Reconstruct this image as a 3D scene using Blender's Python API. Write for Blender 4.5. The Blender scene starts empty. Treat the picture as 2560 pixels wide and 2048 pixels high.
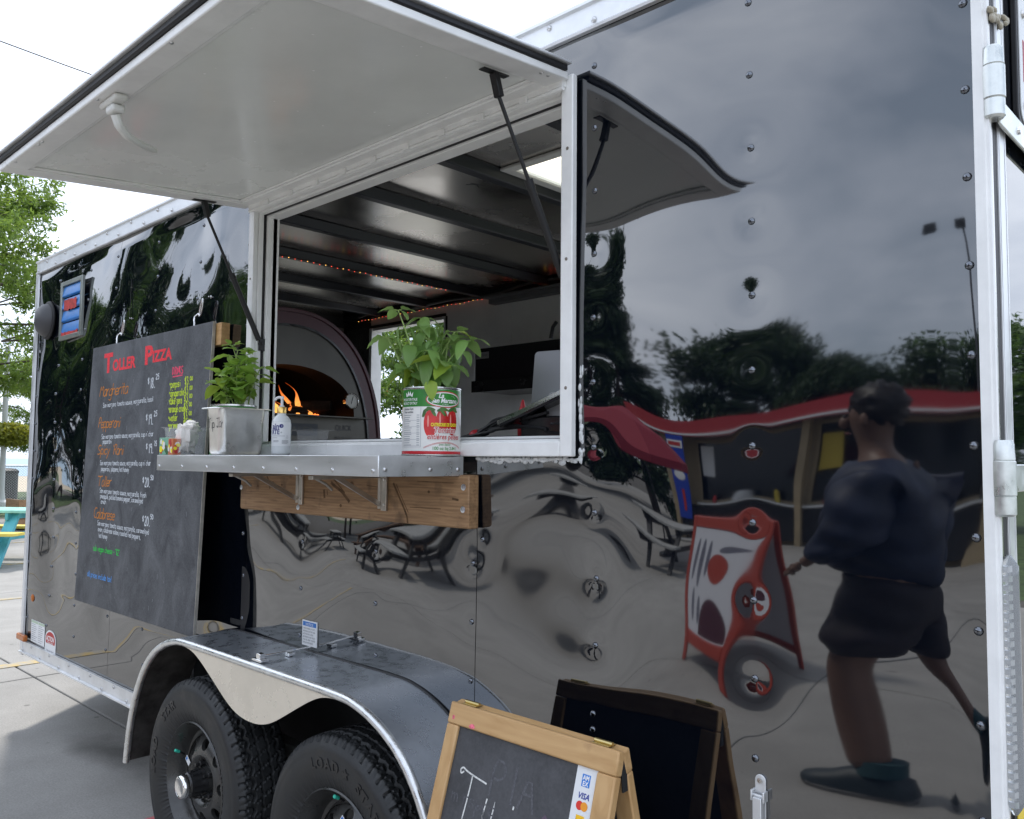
import bpy, bmesh, math, random
import numpy as np
from mathutils import Vector, Matrix
from math import pi, sin, cos, radians as R
random.seed(7); np.random.seed(7)
S = bpy.context.scene
C = S.collection

# ------------------------------------------------------------------ camera
cam = bpy.data.cameras.new('camera'); camo = bpy.data.objects.new('camera', cam); C.objects.link(camo); S.camera = camo
cam.sensor_fit = 'HORIZONTAL'; cam.sensor_width = 36.0; cam.lens = 36.0*2098.12/2560.0
cam.clip_start = 0.02; cam.clip_end = 3000
YAW, PITCH, ROLL = 0.763366, 0.0619911, 0.0087362
fw = Vector((-sin(YAW)*cos(PITCH), cos(YAW)*cos(PITCH), sin(PITCH)))
rt = Vector((cos(YAW), sin(YAW), 0)); up = rt.cross(fw)
rt2 = rt*cos(ROLL) + up*sin(ROLL); up2 = -rt*sin(ROLL) + up*cos(ROLL)
M = Matrix((rt2, up2, -fw)).transposed().to_4x4(); M.translation = Vector((0, -1.545, 1.4442))
camo.matrix_world = M

# ------------------------------------------------------------------ world, sun, exposure
SUN_EL, SUN_AZ = R(60), math.atan2(-0.914, 0.406)      # azimuth from +Y towards +X
w = bpy.data.worlds.new("World"); S.world = w; w.use_nodes = True
nt = w.node_tree; nt.nodes.clear()
def wn(t, **k):
    n = nt.nodes.new(t)
    for a, b in k.items(): setattr(n, a, b)
    return n
wo = wn('ShaderNodeOutputWorld'); b1 = wn('ShaderNodeBackground'); b2 = wn('ShaderNodeBackground'); mx = wn('ShaderNodeMixShader')
sky = wn('ShaderNodeTexSky', sky_type='NISHITA', sun_disc=False, sun_elevation=SUN_EL, sun_rotation=SUN_AZ % (2*pi), air_density=1.0, dust_density=2.0)
b1.inputs[1].default_value = 0.09
nt.links.new(sky.outputs[0], b1.inputs[0])
tc = wn('ShaderNodeTexCoord'); mp = wn('ShaderNodeMapping'); mp.inputs['Scale'].default_value = (1, 1, 2.6)
n1 = wn('ShaderNodeTexNoise'); n1.inputs['Scale'].default_value = 2.3; n1.inputs['Detail'].default_value = 7; n1.inputs['Roughness'].default_value = .55
n2 = wn('ShaderNodeTexNoise'); n2.inputs['Scale'].default_value = 1.1; n2.inputs['Detail'].default_value = 5
nt.links.new(tc.outputs['Generated'], mp.inputs[0]); nt.links.new(mp.outputs[0], n1.inputs[0]); nt.links.new(mp.outputs[0], n2.inputs[0])
r1 = wn('ShaderNodeValToRGB'); e = r1.color_ramp.elements; e[0].position = .36; e[0].color = (.47, .56, .70, 1); e[1].position = .66; e[1].color = (1.00, 1.07, 1.20, 1); e2 = e.new(.49); e2.color = (.72, .80, .95, 1)
nt.links.new(n1.outputs[0], r1.inputs[0]); nt.links.new(r1.outputs[0], b2.inputs[0]); b2.inputs[1].default_value = 0.98
r2 = wn('ShaderNodeMapRange'); r2.inputs[1].default_value = .3; r2.inputs[2].default_value = .6; r2.inputs[3].default_value = .62; r2.inputs[4].default_value = 1.0
nt.links.new(n2.outputs[0], r2.inputs[0]); nt.links.new(r2.outputs[0], mx.inputs[0])
nt.links.new(b1.outputs[0], mx.inputs[1]); nt.links.new(b2.outputs[0], mx.inputs[2]); nt.links.new(mx.outputs[0], wo.inputs[0])
sl = bpy.data.lights.new('sun', 'SUN'); sl.energy = 2.0; sl.angle = R(6.0); sl.color = (1, .955, .89)
so = bpy.data.objects.new('sun', sl); C.objects.link(so); so.location = (-10, 5, 20)
so.rotation_euler = Vector((.914*cos(SUN_EL), -.406*cos(SUN_EL), -sin(SUN_EL))).to_track_quat('-Z', 'Y').to_euler()
S.view_settings.view_transform = 'Standard'; S.view_settings.look = 'None'; S.view_settings.gamma = 1
S.view_settings.use_curve_mapping = False; S.view_settings.exposure = 1.02
S.render.engine = 'CYCLES'
S.cycles.use_denoising = True
S.cycles.max_bounces = 10; S.cycles.diffuse_bounces = 5; S.cycles.glossy_bounces = 6; S.cycles.transparent_max_bounces = 12
S.cycles.caustics_reflective = False; S.cycles.caustics_refractive = False
S.cycles.sample_clamp_indirect = 4.0

# ------------------------------------------------------------------ materials
MATS = {}
def mat(name, col, rough=.5, metal=0., ior=1.45, var=.0, vscale=8., bump=0., bscale=60., rvar=0., emit=None, es=0., alpha=1., trans=0., stretch=None, col2=None, coat=0., contrast=(.35, .65)):
    if name in MATS: return MATS[name]
    m = bpy.data.materials.new(name); m.use_nodes = True; t = m.node_tree; p = t.nodes['Principled BSDF']
    c4 = (*col, 1); p.inputs['Base Color'].default_value = c4
    p.inputs['Roughness'].default_value = rough; p.inputs['Metallic'].default_value = metal; p.inputs['IOR'].default_value = ior
    p.inputs['Alpha'].default_value = alpha; p.inputs['Transmission Weight'].default_value = trans; p.inputs['Coat Weight'].default_value = coat
    co = t.nodes.new('ShaderNodeTexCoord'); src = co.outputs['Object']
    if stretch:
        mpn = t.nodes.new('ShaderNodeMapping'); mpn.inputs['Scale'].default_value = stretch; t.links.new(src, mpn.inputs[0]); src = mpn.outputs[0]
    if var or col2 or rvar:
        n = t.nodes.new('ShaderNodeTexNoise'); n.inputs['Scale'].default_value = vscale; n.inputs['Detail'].default_value = 8; n.inputs['Roughness'].default_value = .6
        t.links.new(src, n.inputs[0])
        mr = t.nodes.new('ShaderNodeMapRange'); mr.inputs[1].default_value = contrast[0]; mr.inputs[2].default_value = contrast[1]; t.links.new(n.outputs[0], mr.inputs[0])
        if var or col2:
            mxn = t.nodes.new('ShaderNodeMix'); mxn.data_type = 'RGBA'
            a = col2 if col2 else tuple(min(1, x*(1+var)) for x in col)
            bcol = col if col2 else tuple(x*(1-var) for x in col)
            mxn.inputs[6].default_value = (*bcol, 1); mxn.inputs[7].default_value = (*a, 1)
            t.links.new(mr.outputs[0], mxn.inputs[0]); t.links.new(mxn.outputs[2], p.inputs['Base Color'])
        if rvar:
            m2 = t.nodes.new('ShaderNodeMapRange'); m2.inputs[3].default_value = max(0, rough-rvar); m2.inputs[4].default_value = min(1, rough+rvar)
            t.links.new(mr.outputs[0], m2.inputs[0]); t.links.new(m2.outputs[0], p.inputs['Roughness'])
    if bump:
        nb = t.nodes.new('ShaderNodeTexNoise'); nb.inputs['Scale'].default_value = bscale; nb.inputs['Detail'].default_value = 6; t.links.new(src, nb.inputs[0])
        b = t.nodes.new('ShaderNodeBump'); b.inputs['Strength'].default_value = bump; b.inputs['Distance'].default_value = .004
        t.links.new(nb.outputs[0], b.inputs['Height']); t.links.new(b.outputs[0], p.inputs['Normal'])
    if emit: p.inputs['Emission Color'].default_value = (*emit, 1); p.inputs['Emission Strength'].default_value = es
    MATS[name] = m; return m

BLACKP = mat('black_gloss_paint', (.002, .0032, .0062), .027, 0, 2.4, rvar=.016, vscale=2.2, contrast=(.3, .7))
WHITE = mat('white_painted_aluminium', (.84, .84, .83), .32, 0, 1.5, var=.05, vscale=14, bump=.02, bscale=30)
WHITEP = mat('white_underside_sheet', (.80, .815, .79), .2, 0, 1.5, var=.06, vscale=1.7, rvar=.12, bump=.05, bscale=5)
ALU = mat('brushed_aluminium', (.72, .73, .74), .33, .9, 1.5, var=.12, vscale=10, rvar=.1, bump=.03, bscale=90, stretch=(.15, 1, 1))
ALUT = mat('anodised_trim', (.74, .75, .76), .38, .55, 1.5, var=.1, vscale=9, rvar=.08)
STEEL = mat('stainless_steel', (.62, .61, .59), .27, 1., 1.5, var=.08, vscale=12, rvar=.07, bump=.02, bscale=40)
CHROME = mat('bright_chrome', (.82, .82, .82), .08, 1.)
GALV = mat('fender_aluminium', (.50, .53, .57), .3, .85, 1.5, var=.05, vscale=22, rvar=.07, bump=.05, bscale=80)
FLIP = mat('fender_lip_aluminium', (.70, .71, .71), .33, .9, 1.5, var=.12, vscale=30, rvar=.12, bump=.12, bscale=70)
APRON = mat('fender_cream_face', (.66, .60, .50), .28, .25, 1.5, var=.08, vscale=7, rvar=.08)
FINNER = mat('fender_inside', (.05, .048, .045), .55, .3, var=.5, vscale=14)
RUBBER = mat('tyre_rubber', (.014, .015, .016), .55, 0, 1.5, var=.35, vscale=10, bump=.12, bscale=120, rvar=.12)
RUBBER2 = mat('raised_rubber', (.012, .012, .013), .38)
GASKET = mat('black_rubber_seal', (.012, .012, .014), .5)
BLKMET = mat('black_enamel', (.018, .018, .019), .2, 0, 1.5, rvar=.1, vscale=20)
BLKMAT = mat('black_matt', (.012, .012, .013), .6, var=.3)
DARKU = mat('underbody_black', (.018, .018, .018), .8, var=.4)
WOOD = None
CHALK = None

def wood_mat(name, c1, c2, axis=(1, 9, 9), scale=7., rough=.62, dark=(.05, .028, .014)):
    m = bpy.data.materials.new(name); m.use_nodes = True; t = m.node_tree; p = t.nodes['Principled BSDF']
    co = t.nodes.new('ShaderNodeTexCoord'); mpn = t.nodes.new('ShaderNodeMapping'); mpn.inputs['Scale'].default_value = axis
    t.links.new(co.outputs['Object'], mpn.inputs[0])
    n = t.nodes.new('ShaderNodeTexNoise'); n.inputs['Scale'].default_value = scale; n.inputs['Detail'].default_value = 9; n.inputs['Distortion'].default_value = 1.2
    t.links.new(mpn.outputs[0], n.inputs[0])
    wv = t.nodes.new('ShaderNodeTexWave'); wv.bands_direction = 'Z'; wv.inputs['Scale'].default_value = scale*.55; wv.inputs['Distortion'].default_value = 5; wv.inputs['Detail'].default_value = 3
    t.links.new(mpn.outputs[0], wv.inputs[0])
    mx1 = t.nodes.new('ShaderNodeMix'); mx1.data_type = 'FLOAT'; mx1.inputs[0].default_value = .10
    t.links.new(n.outputs[0], mx1.inputs[2]); t.links.new(wv.outputs[1], mx1.inputs[3])
    r = t.nodes.new('ShaderNodeValToRGB'); e = r.color_ramp.elements
    e[0].position = .22; e[0].color = (*c2, 1); e[1].position = .66; e[1].color = (*c1, 1)
    t.links.new(mx1.outputs[0], r.inputs[0])
    n2 = t.nodes.new('ShaderNodeTexNoise'); n2.inputs['Scale'].default_value = 14; n2.inputs['Detail'].default_value = 6
    t.links.new(co.outputs['Object'], n2.inputs[0])
    mr = t.nodes.new('ShaderNodeMapRange'); mr.inputs[1].default_value = .58; mr.inputs[2].default_value = .78; mr.inputs[4].default_value = .75
    t.links.new(n2.outputs[0], mr.inputs[0])
    mx2 = t.nodes.new('ShaderNodeMix'); mx2.data_type = 'RGBA'; mx2.inputs[7].default_value = (*dark, 1)
    t.links.new(mr.outputs[0], mx2.inputs[0]); t.links.new(r.outputs[0], mx2.inputs[6]); t.links.new(mx2.outputs[2], p.inputs['Base Color'])
    p.inputs['Roughness'].default_value = rough
    b = t.nodes.new('ShaderNodeBump'); b.inputs['Strength'].default_value = .25; b.inputs['Distance'].default_value = .003
    t.links.new(n.outputs[0], b.inputs['Height']); t.links.new(b.outputs[0], p.inputs['Normal'])
    MATS[name] = m; return m
PLANKW = wood_mat('weathered_fir', (.37, .22, .11), (.17, .09, .04), (.9, 9, 9), 7)
PINE = wood_mat('oiled_pine', (.56, .35, .16), (.42, .235, .09), (1, 7, 7), 5, .5, (.22, .11, .045))
PINEV = wood_mat('oiled_pine_upright', (.56, .35, .16), (.42, .235, .09), (7, 7, 1), 5, .5, (.30, .17, .075))

def chalk_mat(name, base, smear, sc=(3, 3, 1.1)):
    m = bpy.data.materials.new(name); m.use_nodes = True; t = m.node_tree; p = t.nodes['Principled BSDF']
    co = t.nodes.new('ShaderNodeTexCoord'); mpn = t.nodes.new('ShaderNodeMapping'); mpn.inputs['Scale'].default_value = sc
    t.links.new(co.outputs['Object'], mpn.inputs[0])
    n = t.nodes.new('ShaderNodeTexNoise'); n.inputs['Scale'].default_value = 3.2; n.inputs['Detail'].default_value = 10; n.inputs['Roughness'].default_value = .68; n.inputs['Distortion'].default_value = .8
    t.links.new(mpn.outputs[0], n.inputs[0])
    n2 = t.nodes.new('ShaderNodeTexNoise'); n2.inputs['Scale'].default_value = 160; n2.inputs['Detail'].default_value = 3
    t.links.new(co.outputs['Object'], n2.inputs[0])
    ad = t.nodes.new('ShaderNodeMath'); ad.operation = 'MULTIPLY_ADD'; ad.inputs[1].default_value = .35; t.links.new(n2.outputs[0], ad.inputs[0]); t.links.new(n.outputs[0], ad.inputs[2])
    r = t.nodes.new('ShaderNodeValToRGB'); e = r.color_ramp.elements; e[0].position = .52; e[0].color = (*base, 1); e[1].position = .92; e[1].color = (*smear, 1)
    t.links.new(ad.outputs[0], r.inputs[0]); t.links.new(r.outputs[0], p.inputs['Base Color']); p.inputs['Roughness'].default_value = .6
    MATS[name] = m; return m
CHALK = chalk_mat('chalkboard', (.034, .037, .044), (.125, .13, .14), (2.4, 2.4, 1.6))
CHALK2 = chalk_mat('small_chalkboard', (.040, .041, .045), (.082, .083, .09), (2, 2, 2))

# ------------------------------------------------------------------ mesh builder
class MB:
    def __init__(s): s.v = []; s.f = []; s.flat = set()
    def add(s, V, F, flat=False):
        o = len(s.v); s.v += [tuple(p) for p in V]
        for f in F:
            if flat: s.flat.add(len(s.f))
            s.f.append(tuple(i+o for i in f))
        return s
    def box(s, x0, x1, y0, y1, z0, z1, m=None):
        V = [Vector(p) for p in ((x0, y0, z0), (x1, y0, z0), (x1, y1, z0), (x0, y1, z0), (x0, y0, z1), (x1, y0, z1), (x1, y1, z1), (x0, y1, z1))]
        if m is not None: V = [m @ p for p in V]
        return s.add(V, [(0, 3, 2, 1), (4, 5, 6, 7), (0, 1, 5, 4), (1, 2, 6, 5), (2, 3, 7, 6), (3, 0, 4, 7)])
    def bar(s, a, b, wd, h, upv=(0, 0, 1)):
        a, b = Vector(a), Vector(b); d = b-a; L = d.length; d.normalize(); u = Vector(upv)
        sd = d.cross(u); sd = sd.normalized() if sd.length > 1e-5 else Vector((1, 0, 0)); u = sd.cross(d)
        m = Matrix((d, sd, u)).transposed().to_4x4(); m.translation = a
        return s.box(0, L, -wd/2, wd/2, -h/2, h/2, m)
    def tube(s, pts, r, n=8, cap=True):
        pts = [Vector(p) for p in pts]; rs = r if isinstance(r, (list, tuple)) else [r]*len(pts); V = []; F = []
        ref = None
        for i, p in enumerate(pts):
            d = (pts[min(i+1, len(pts)-1)]-pts[max(i-1, 0)]).normalized()
            if ref is None:
                ref = d.cross(Vector((0, 0, 1)))
                if ref.length < 1e-3: ref = d.cross(Vector((1, 0, 0)))
            ref = (ref - d*ref.dot(d)).normalized(); bb = d.cross(ref)
            for k in range(n):
                a = 2*pi*k/n; V.append(p + (ref*cos(a)+bb*sin(a))*rs[i])
        for i in range(len(pts)-1):
            for k in range(n): F.append((i*n+k, i*n+(k+1) % n, (i+1)*n+(k+1) % n, (i+1)*n+k))
        if cap: F.append(tuple(range(n-1, -1, -1))); F.append(tuple(range((len(pts)-1)*n, len(pts)*n)))
        return s.add(V, F)
    def lathe(s, prof, n=24, m=None, cap=False):   # prof: (radius, height) about Z
        V = []; F = []
        for (r, z) in prof:
            for k in range(n):
                a = 2*pi*k/n; p = Vector((r*cos(a), r*sin(a), z)); V.append(m @ p if m is not None else p)
        for i in range(len(prof)-1):
            for k in range(n): F.append((i*n+k, i*n+(k+1) % n, (i+1)*n+(k+1) % n, (i+1)*n+k))
        if cap: F.append(tuple(range(n-1, -1, -1))); F.append(tuple(range((len(prof)-1)*n, len(prof)*n)))
        return s.add(V, F)
    def prism(s, poly, fn, t0, t1):              # poly 2D list, fn(u,v,t)->xyz
        n = len(poly); V = [fn(u, v, t0) for u, v in poly]+[fn(u, v, t1) for u, v in poly]
        F = [tuple(range(n)), tuple(range(2*n-1, n-1, -1))]+[(i, i+n, (i+1) % n+n, (i+1) % n) for i in range(n)]
        return s.add(V, F)
    def sph(s, c, r, n=10, sc=(1, 1, 1)):
        pr = [(r*sin(pi*i/n)+1e-5, -r*cos(pi*i/n)) for i in range(n+1)]
        m = Matrix.Translation(Vector(c)) @ Matrix.Diagonal((*sc, 1)); return s.lathe(pr, max(6, n+2), m)
def new_mesh(name, mb, org=(0, 0, 0), smooth=35, m=None):
    me = bpy.data.meshes.new(name)
    V = mb.v if org == (0, 0, 0) else [(p[0]-org[0], p[1]-org[1], p[2]-org[2]) for p in mb.v]
    me.from_pydata(V, [], mb.f); bm = bmesh.new(); bm.from_mesh(me); bmesh.ops.recalc_face_normals(bm, faces=bm.faces); bm.to_mesh(me); bm.free()
    if smooth:
        me.polygons.foreach_set('use_smooth', [True]*len(me.polygons)); me.set_sharp_from_angle(angle=R(smooth))
    if m: me.materials.append(m)
    me.update(); return me
def link(name, me, parent=None, loc=(0, 0, 0)):
    o = bpy.data.objects.new(name, me); C.objects.link(o)
    if parent is not None:
        o.parent = parent
    o.location = loc; return o
def tag(o, label=None, cat=None, group=None, kind=None):
    if label: o['label'] = label
    if cat: o['category'] = cat
    if group: o['group'] = group
    if kind: o['kind'] = kind
    return o
def thing(name, label, cat, loc=(0, 0, 0), group=None, rz=0.):
    o = bpy.data.objects.new(name, None); C.objects.link(o); o.location = loc; o.rotation_euler = (0, 0, rz); o.empty_display_size = .1
    return tag(o, label, cat, group)
def obj(name, mb, m, parent=None, bevel=0., smooth=35, org=None, world=True):
    """one mesh object. world=True: vertices are world coordinates (parent is at its final place, unrotated)"""
    o_ = org or (0, 0, 0); me = new_mesh(name, mb, tuple(o_), smooth, m)
    loc = Vector(o_)
    if parent is not None and world and parent.type == 'EMPTY' and parent.parent is None: loc = Vector(o_)-Vector(parent.location)
    o = link(name, me, parent, loc)
    if bevel:
        b = o.modifiers.new('bevel', 'BEVEL'); b.width = bevel; b.segments = 2; b.limit_method = 'ANGLE'; b.angle_limit = R(40)
    return o
def dup(root, loc=None, rz=None, label=None, group=None, scale=None):
    r = root.copy(); C.objects.link(r)
    if loc is not None: r.location = loc
    if rz is not None: r.rotation_euler = (0, 0, rz)
    if scale: r.scale = scale
    if label: r['label'] = label
    if group: r['group'] = group
    for ch in list(root.children):
        c = ch.copy(); C.objects.link(c); c.parent = r
        for g in list(ch.children):
            d = g.copy(); C.objects.link(d); d.parent = c
    return r
def grid_mb(us, vs, fn):
    b = MB(); nu, nv = len(us), len(vs)
    b.v = [tuple(fn(u, v)) for v in vs for u in us]
    b.f = [(j*nu+i, j*nu+i+1, (j+1)*nu+i+1, (j+1)*nu+i) for j in range(nv-1) for i in range(nu-1)]
    return b
def rowwall(b, axis, t0, t1, a0, a1, z0, z1, hole):      # a slab with one rectangular hole, axis 'x' (runs along X) or 'y'
    h0, h1, g0, g1 = hole
    for (p, q, r_, s_) in ((a0, h0, z0, z1), (h1, a1, z0, z1), (h0, h1, z0, g0), (h0, h1, g1, z1)):
        if q-p > 1e-4 and s_-r_ > 1e-4:
            if axis == 'x': b.box(p, q, t0, t1, r_, s_)
            else: b.box(t0, t1, p, q, r_, s_)
    return b

# ---------------------------------------------------------------- lettering: a single stroke hand and the built-in type
G = {'a': "5,6 2,6 0,4 0,1 2,0 4,1 5,3|5,6 5,0", 'b': "0,10 0,0 3,0 5,2 5,4 3,6 0,5", 'c': "5,5 3,6 0,4 0,2 2,0 5,1", 'd': "5,10 5,0|5,5 3,6 0,4 0,1 2,0 5,1",
 'e': "0,3 5,3 5,5 3,6 0,5 0,1 2,0 5,1", 'f': "5,9 3,10 2,8 2,0|0,6 4,6", 'g': "5,5 3,6 0,4 0,1 2,0 5,1|5,6 5,-3 3,-4 0,-3", 'h': "0,10 0,0|0,4 3,6 5,4 5,0",
 'i': "1,6 1,0|1,8 1,9", 'j': "3,6 3,-3 1,-4|3,8 3,9", 'k': "0,10 0,0|4,6 0,3 5,0", 'l': "1,10 1,0 2,0", 'm': "0,6 0,0|0,4 2,6 3,4 3,0|3,4 5,6 6,4 6,0",
 'n': "0,6 0,0|0,4 3,6 5,4 5,0", 'o': "2,6 0,4 0,1 2,0 4,0 5,2 5,4 4,6 2,6", 'p': "0,6 0,-4|0,5 3,6 5,4 5,1 3,0 0,1", 'r': "0,6 0,0|0,4 2,6 4,6",
 's': "5,5 3,6 0,5 1,3 4,3 5,1 3,0 0,1", 't': "2,9 2,1 4,0|0,6 4,6", 'u': "0,6 0,1 2,0 4,1 5,3|5,6 5,0", 'v': "0,6 2,0 5,6", 'w': "0,6 1,0 3,4 5,0 6,6",
 'x': "0,6 5,0|5,6 0,0", 'y': "0,6 2,1|5,6 2,0 1,-3 0,-4", 'z': "0,6 5,6 1,2 4,1 4,-2 1,-4", 'M': "0,0 1,10 3,4 6,10 7,0", 'P': "1,0 1,10 5,10 6,7 4,5 1,5",
 'S': "6,9 3,10 0,8 2,5 5,4 6,2 3,0 0,1", 'R': "1,0 1,10 5,10 6,8 4,5 1,5|3,5 6,0", 'T': "-2,9 -1,10 3,9 8,10|3,9 3,0", 'C': "6,9 3,10 0,7 0,3 3,0 6,1", 'D': "0,0 0,10 4,9 6,6 5,2 0,0",
 'N': "0,0 0,10 6,0 6,10", 'I': "1,0 1,10", 'K': "0,0 0,10|5,10 0,5 5,0", 'F': "0,0 0,10 5,10|0,5 4,5", 'J': "0,10 6,10|4,10 4,2 2,0 0,2", 'A': "0,0 3,10 6,0|1,4 5,4",
 '0': "3,10 0,7 0,3 3,0 6,3 6,7 3,10", '1': "2,8 3,10 3,0", '2': "0,8 2,10 5,9 5,6 2,3 0,1 1,0 3,1 6,0", '3': "0,10 5,10 2,6 5,5 5,2 3,0 0,1", '5': "5,10 1,10 0,6 4,6 5,3 3,0 0,1",
 '7': "0,10 5,10 2,0", '8': "3,5 0,8 3,10 5,8 3,5 0,2 3,0 6,2 3,5", '9': "5,7 2,6 0,8 3,10 5,8 5,0", '$': "5,8 3,9 0,8 1,5 4,4 5,2 3,1 0,2|3,11 3,-1",
 '.': "1,0 2,1", ',': "1,1 0,-2", "'": "1,10 1,8", '-': "0,4 4,4", '!': "1,10 1,3|1,0 1,1", '*': "1,4 3,4 3,6 1,6 1,4 3,6", '"': "0,10 0,8|2,10 2,8"}
def strokes(txt, size, jit=.03, slant=0., gap=2., wide=1.):
    out = []; x = 0.; s = size/10.
    for ch in txt:
        if ch == ' ': x += 4.5*wide; continue
        if ch not in G: continue
        mxx = 0; dy = random.uniform(-1, 1)*jit*8
        for st in G[ch].split('|'):
            P = [tuple(map(float, q.split(','))) for q in st.split()]
            mxx = max(mxx, max(p[0] for p in P))
            P = [(p[0]+random.uniform(-1, 1)*jit*8, p[1]+dy+random.uniform(-1, 1)*jit*6) for p in P]
            if len(P) > 2:
                Q = [P[0]]
                for a, b in zip(P[:-1], P[1:]): Q += [(a[0]*.75+b[0]*.25, a[1]*.75+b[1]*.25), (a[0]*.25+b[0]*.75, a[1]*.25+b[1]*.75)]
                P = Q+[P[-1]]
            out.append([((x+p[0]*wide+p[1]*slant)*s, p[1]*s) for p in P])
        x += mxx*wide+gap
    return out, x*s
def ribbon(b, P, wd, fn, k):
    n = len(P); L = []
    for i in range(n):
        a = P[max(i-1, 0)]; c = P[min(i+1, n-1)]; dx, dy = c[0]-a[0], c[1]-a[1]; l = math.hypot(dx, dy) or 1
        L.append((-dy/l*wd/2, dx/l*wd/2))
    off = (k % 9)*2.5e-5
    V = [fn(P[i][0]+L[i][0], P[i][1]+L[i][1], off) for i in range(n)]+[fn(P[i][0]-L[i][0], P[i][1]-L[i][1], off) for i in range(n)]
    b.add(V, [(i, i+1, n+i+1, n+i) for i in range(n-1)])
CHALKS = {}
def chalk_colour(name, c):
    return mat('chalk_'+name, c, .9, 0, 1.3, var=.25, vscale=220)
def hand(txt, x, z, size, fn, m, parent, wd=.0035, width=None, rot=0., **k):
    st, L = strokes(txt, size, **k); b = MB(); f = (width/L) if width else 1.
    cr, sr = cos(rot), sin(rot)
    for i, P in enumerate(st):
        P = [(p[0]*f, p[1]) for p in P]
        ribbon(b, [(x+p[0]*cr-p[1]*sr, z+p[0]*sr+p[1]*cr) for p in P], wd, fn, i)
    return obj('lettering', b, m, parent, smooth=0)
def type_mb(txt, size, bold=0., width=None, align='LEFT', shear=0., extrude=0., res=3, space=1.):
    cu = bpy.data.curves.new('type', 'FONT'); cu.body = txt; cu.size = size; cu.offset = bold; cu.align_x = align; cu.shear = shear; cu.extrude = extrude; cu.resolution_u = res; cu.space_character = space
    o = bpy.data.objects.new('type', cu); C.objects.link(o); dg = bpy.context.evaluated_depsgraph_get()
    me = bpy.data.meshes.new_from_object(o.evaluated_get(dg)); b = MB(); b.v = [tuple(v.co) for v in me.vertices]; b.f = [tuple(p.vertices) for p in me.polygons]
    bpy.data.objects.remove(o); bpy.data.curves.remove(cu); bpy.data.meshes.remove(me)
    if width and b.v:
        x0 = min(v[0] for v in b.v); x1 = max(v[0] for v in b.v); f = width/max(1e-6, x1-x0)
        b.v = [(v[0]*f, v[1], v[2]) for v in b.v]
    return b
def typed(txt, size, fn, m, parent, name='lettering', subdiv=0, **k):
    b = type_mb(txt, size, **k)
    if subdiv:
        me = bpy.data.meshes.new('t'); me.from_pydata(b.v, [], b.f); bm = bmesh.new(); bm.from_mesh(me)
        bmesh.ops.triangulate(bm, faces=bm.faces)
        bmesh.ops.subdivide_edges(bm, edges=[e for e in bm.edges if e.calc_length() > subdiv], cuts=2, use_grid_fill=False); bmesh.ops.triangulate(bm, faces=bm.faces)
        b = MB(); bm.verts.index_update(); b.v = [tuple(v.co) for v in bm.verts]; b.f = [tuple(v.index for v in f.verts) for f in bm.faces]; bm.free(); bpy.data.meshes.remove(me)
    b.v = [tuple(fn(*v)) for v in b.v]
    return obj(name, b, m, parent, smooth=0)

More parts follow.
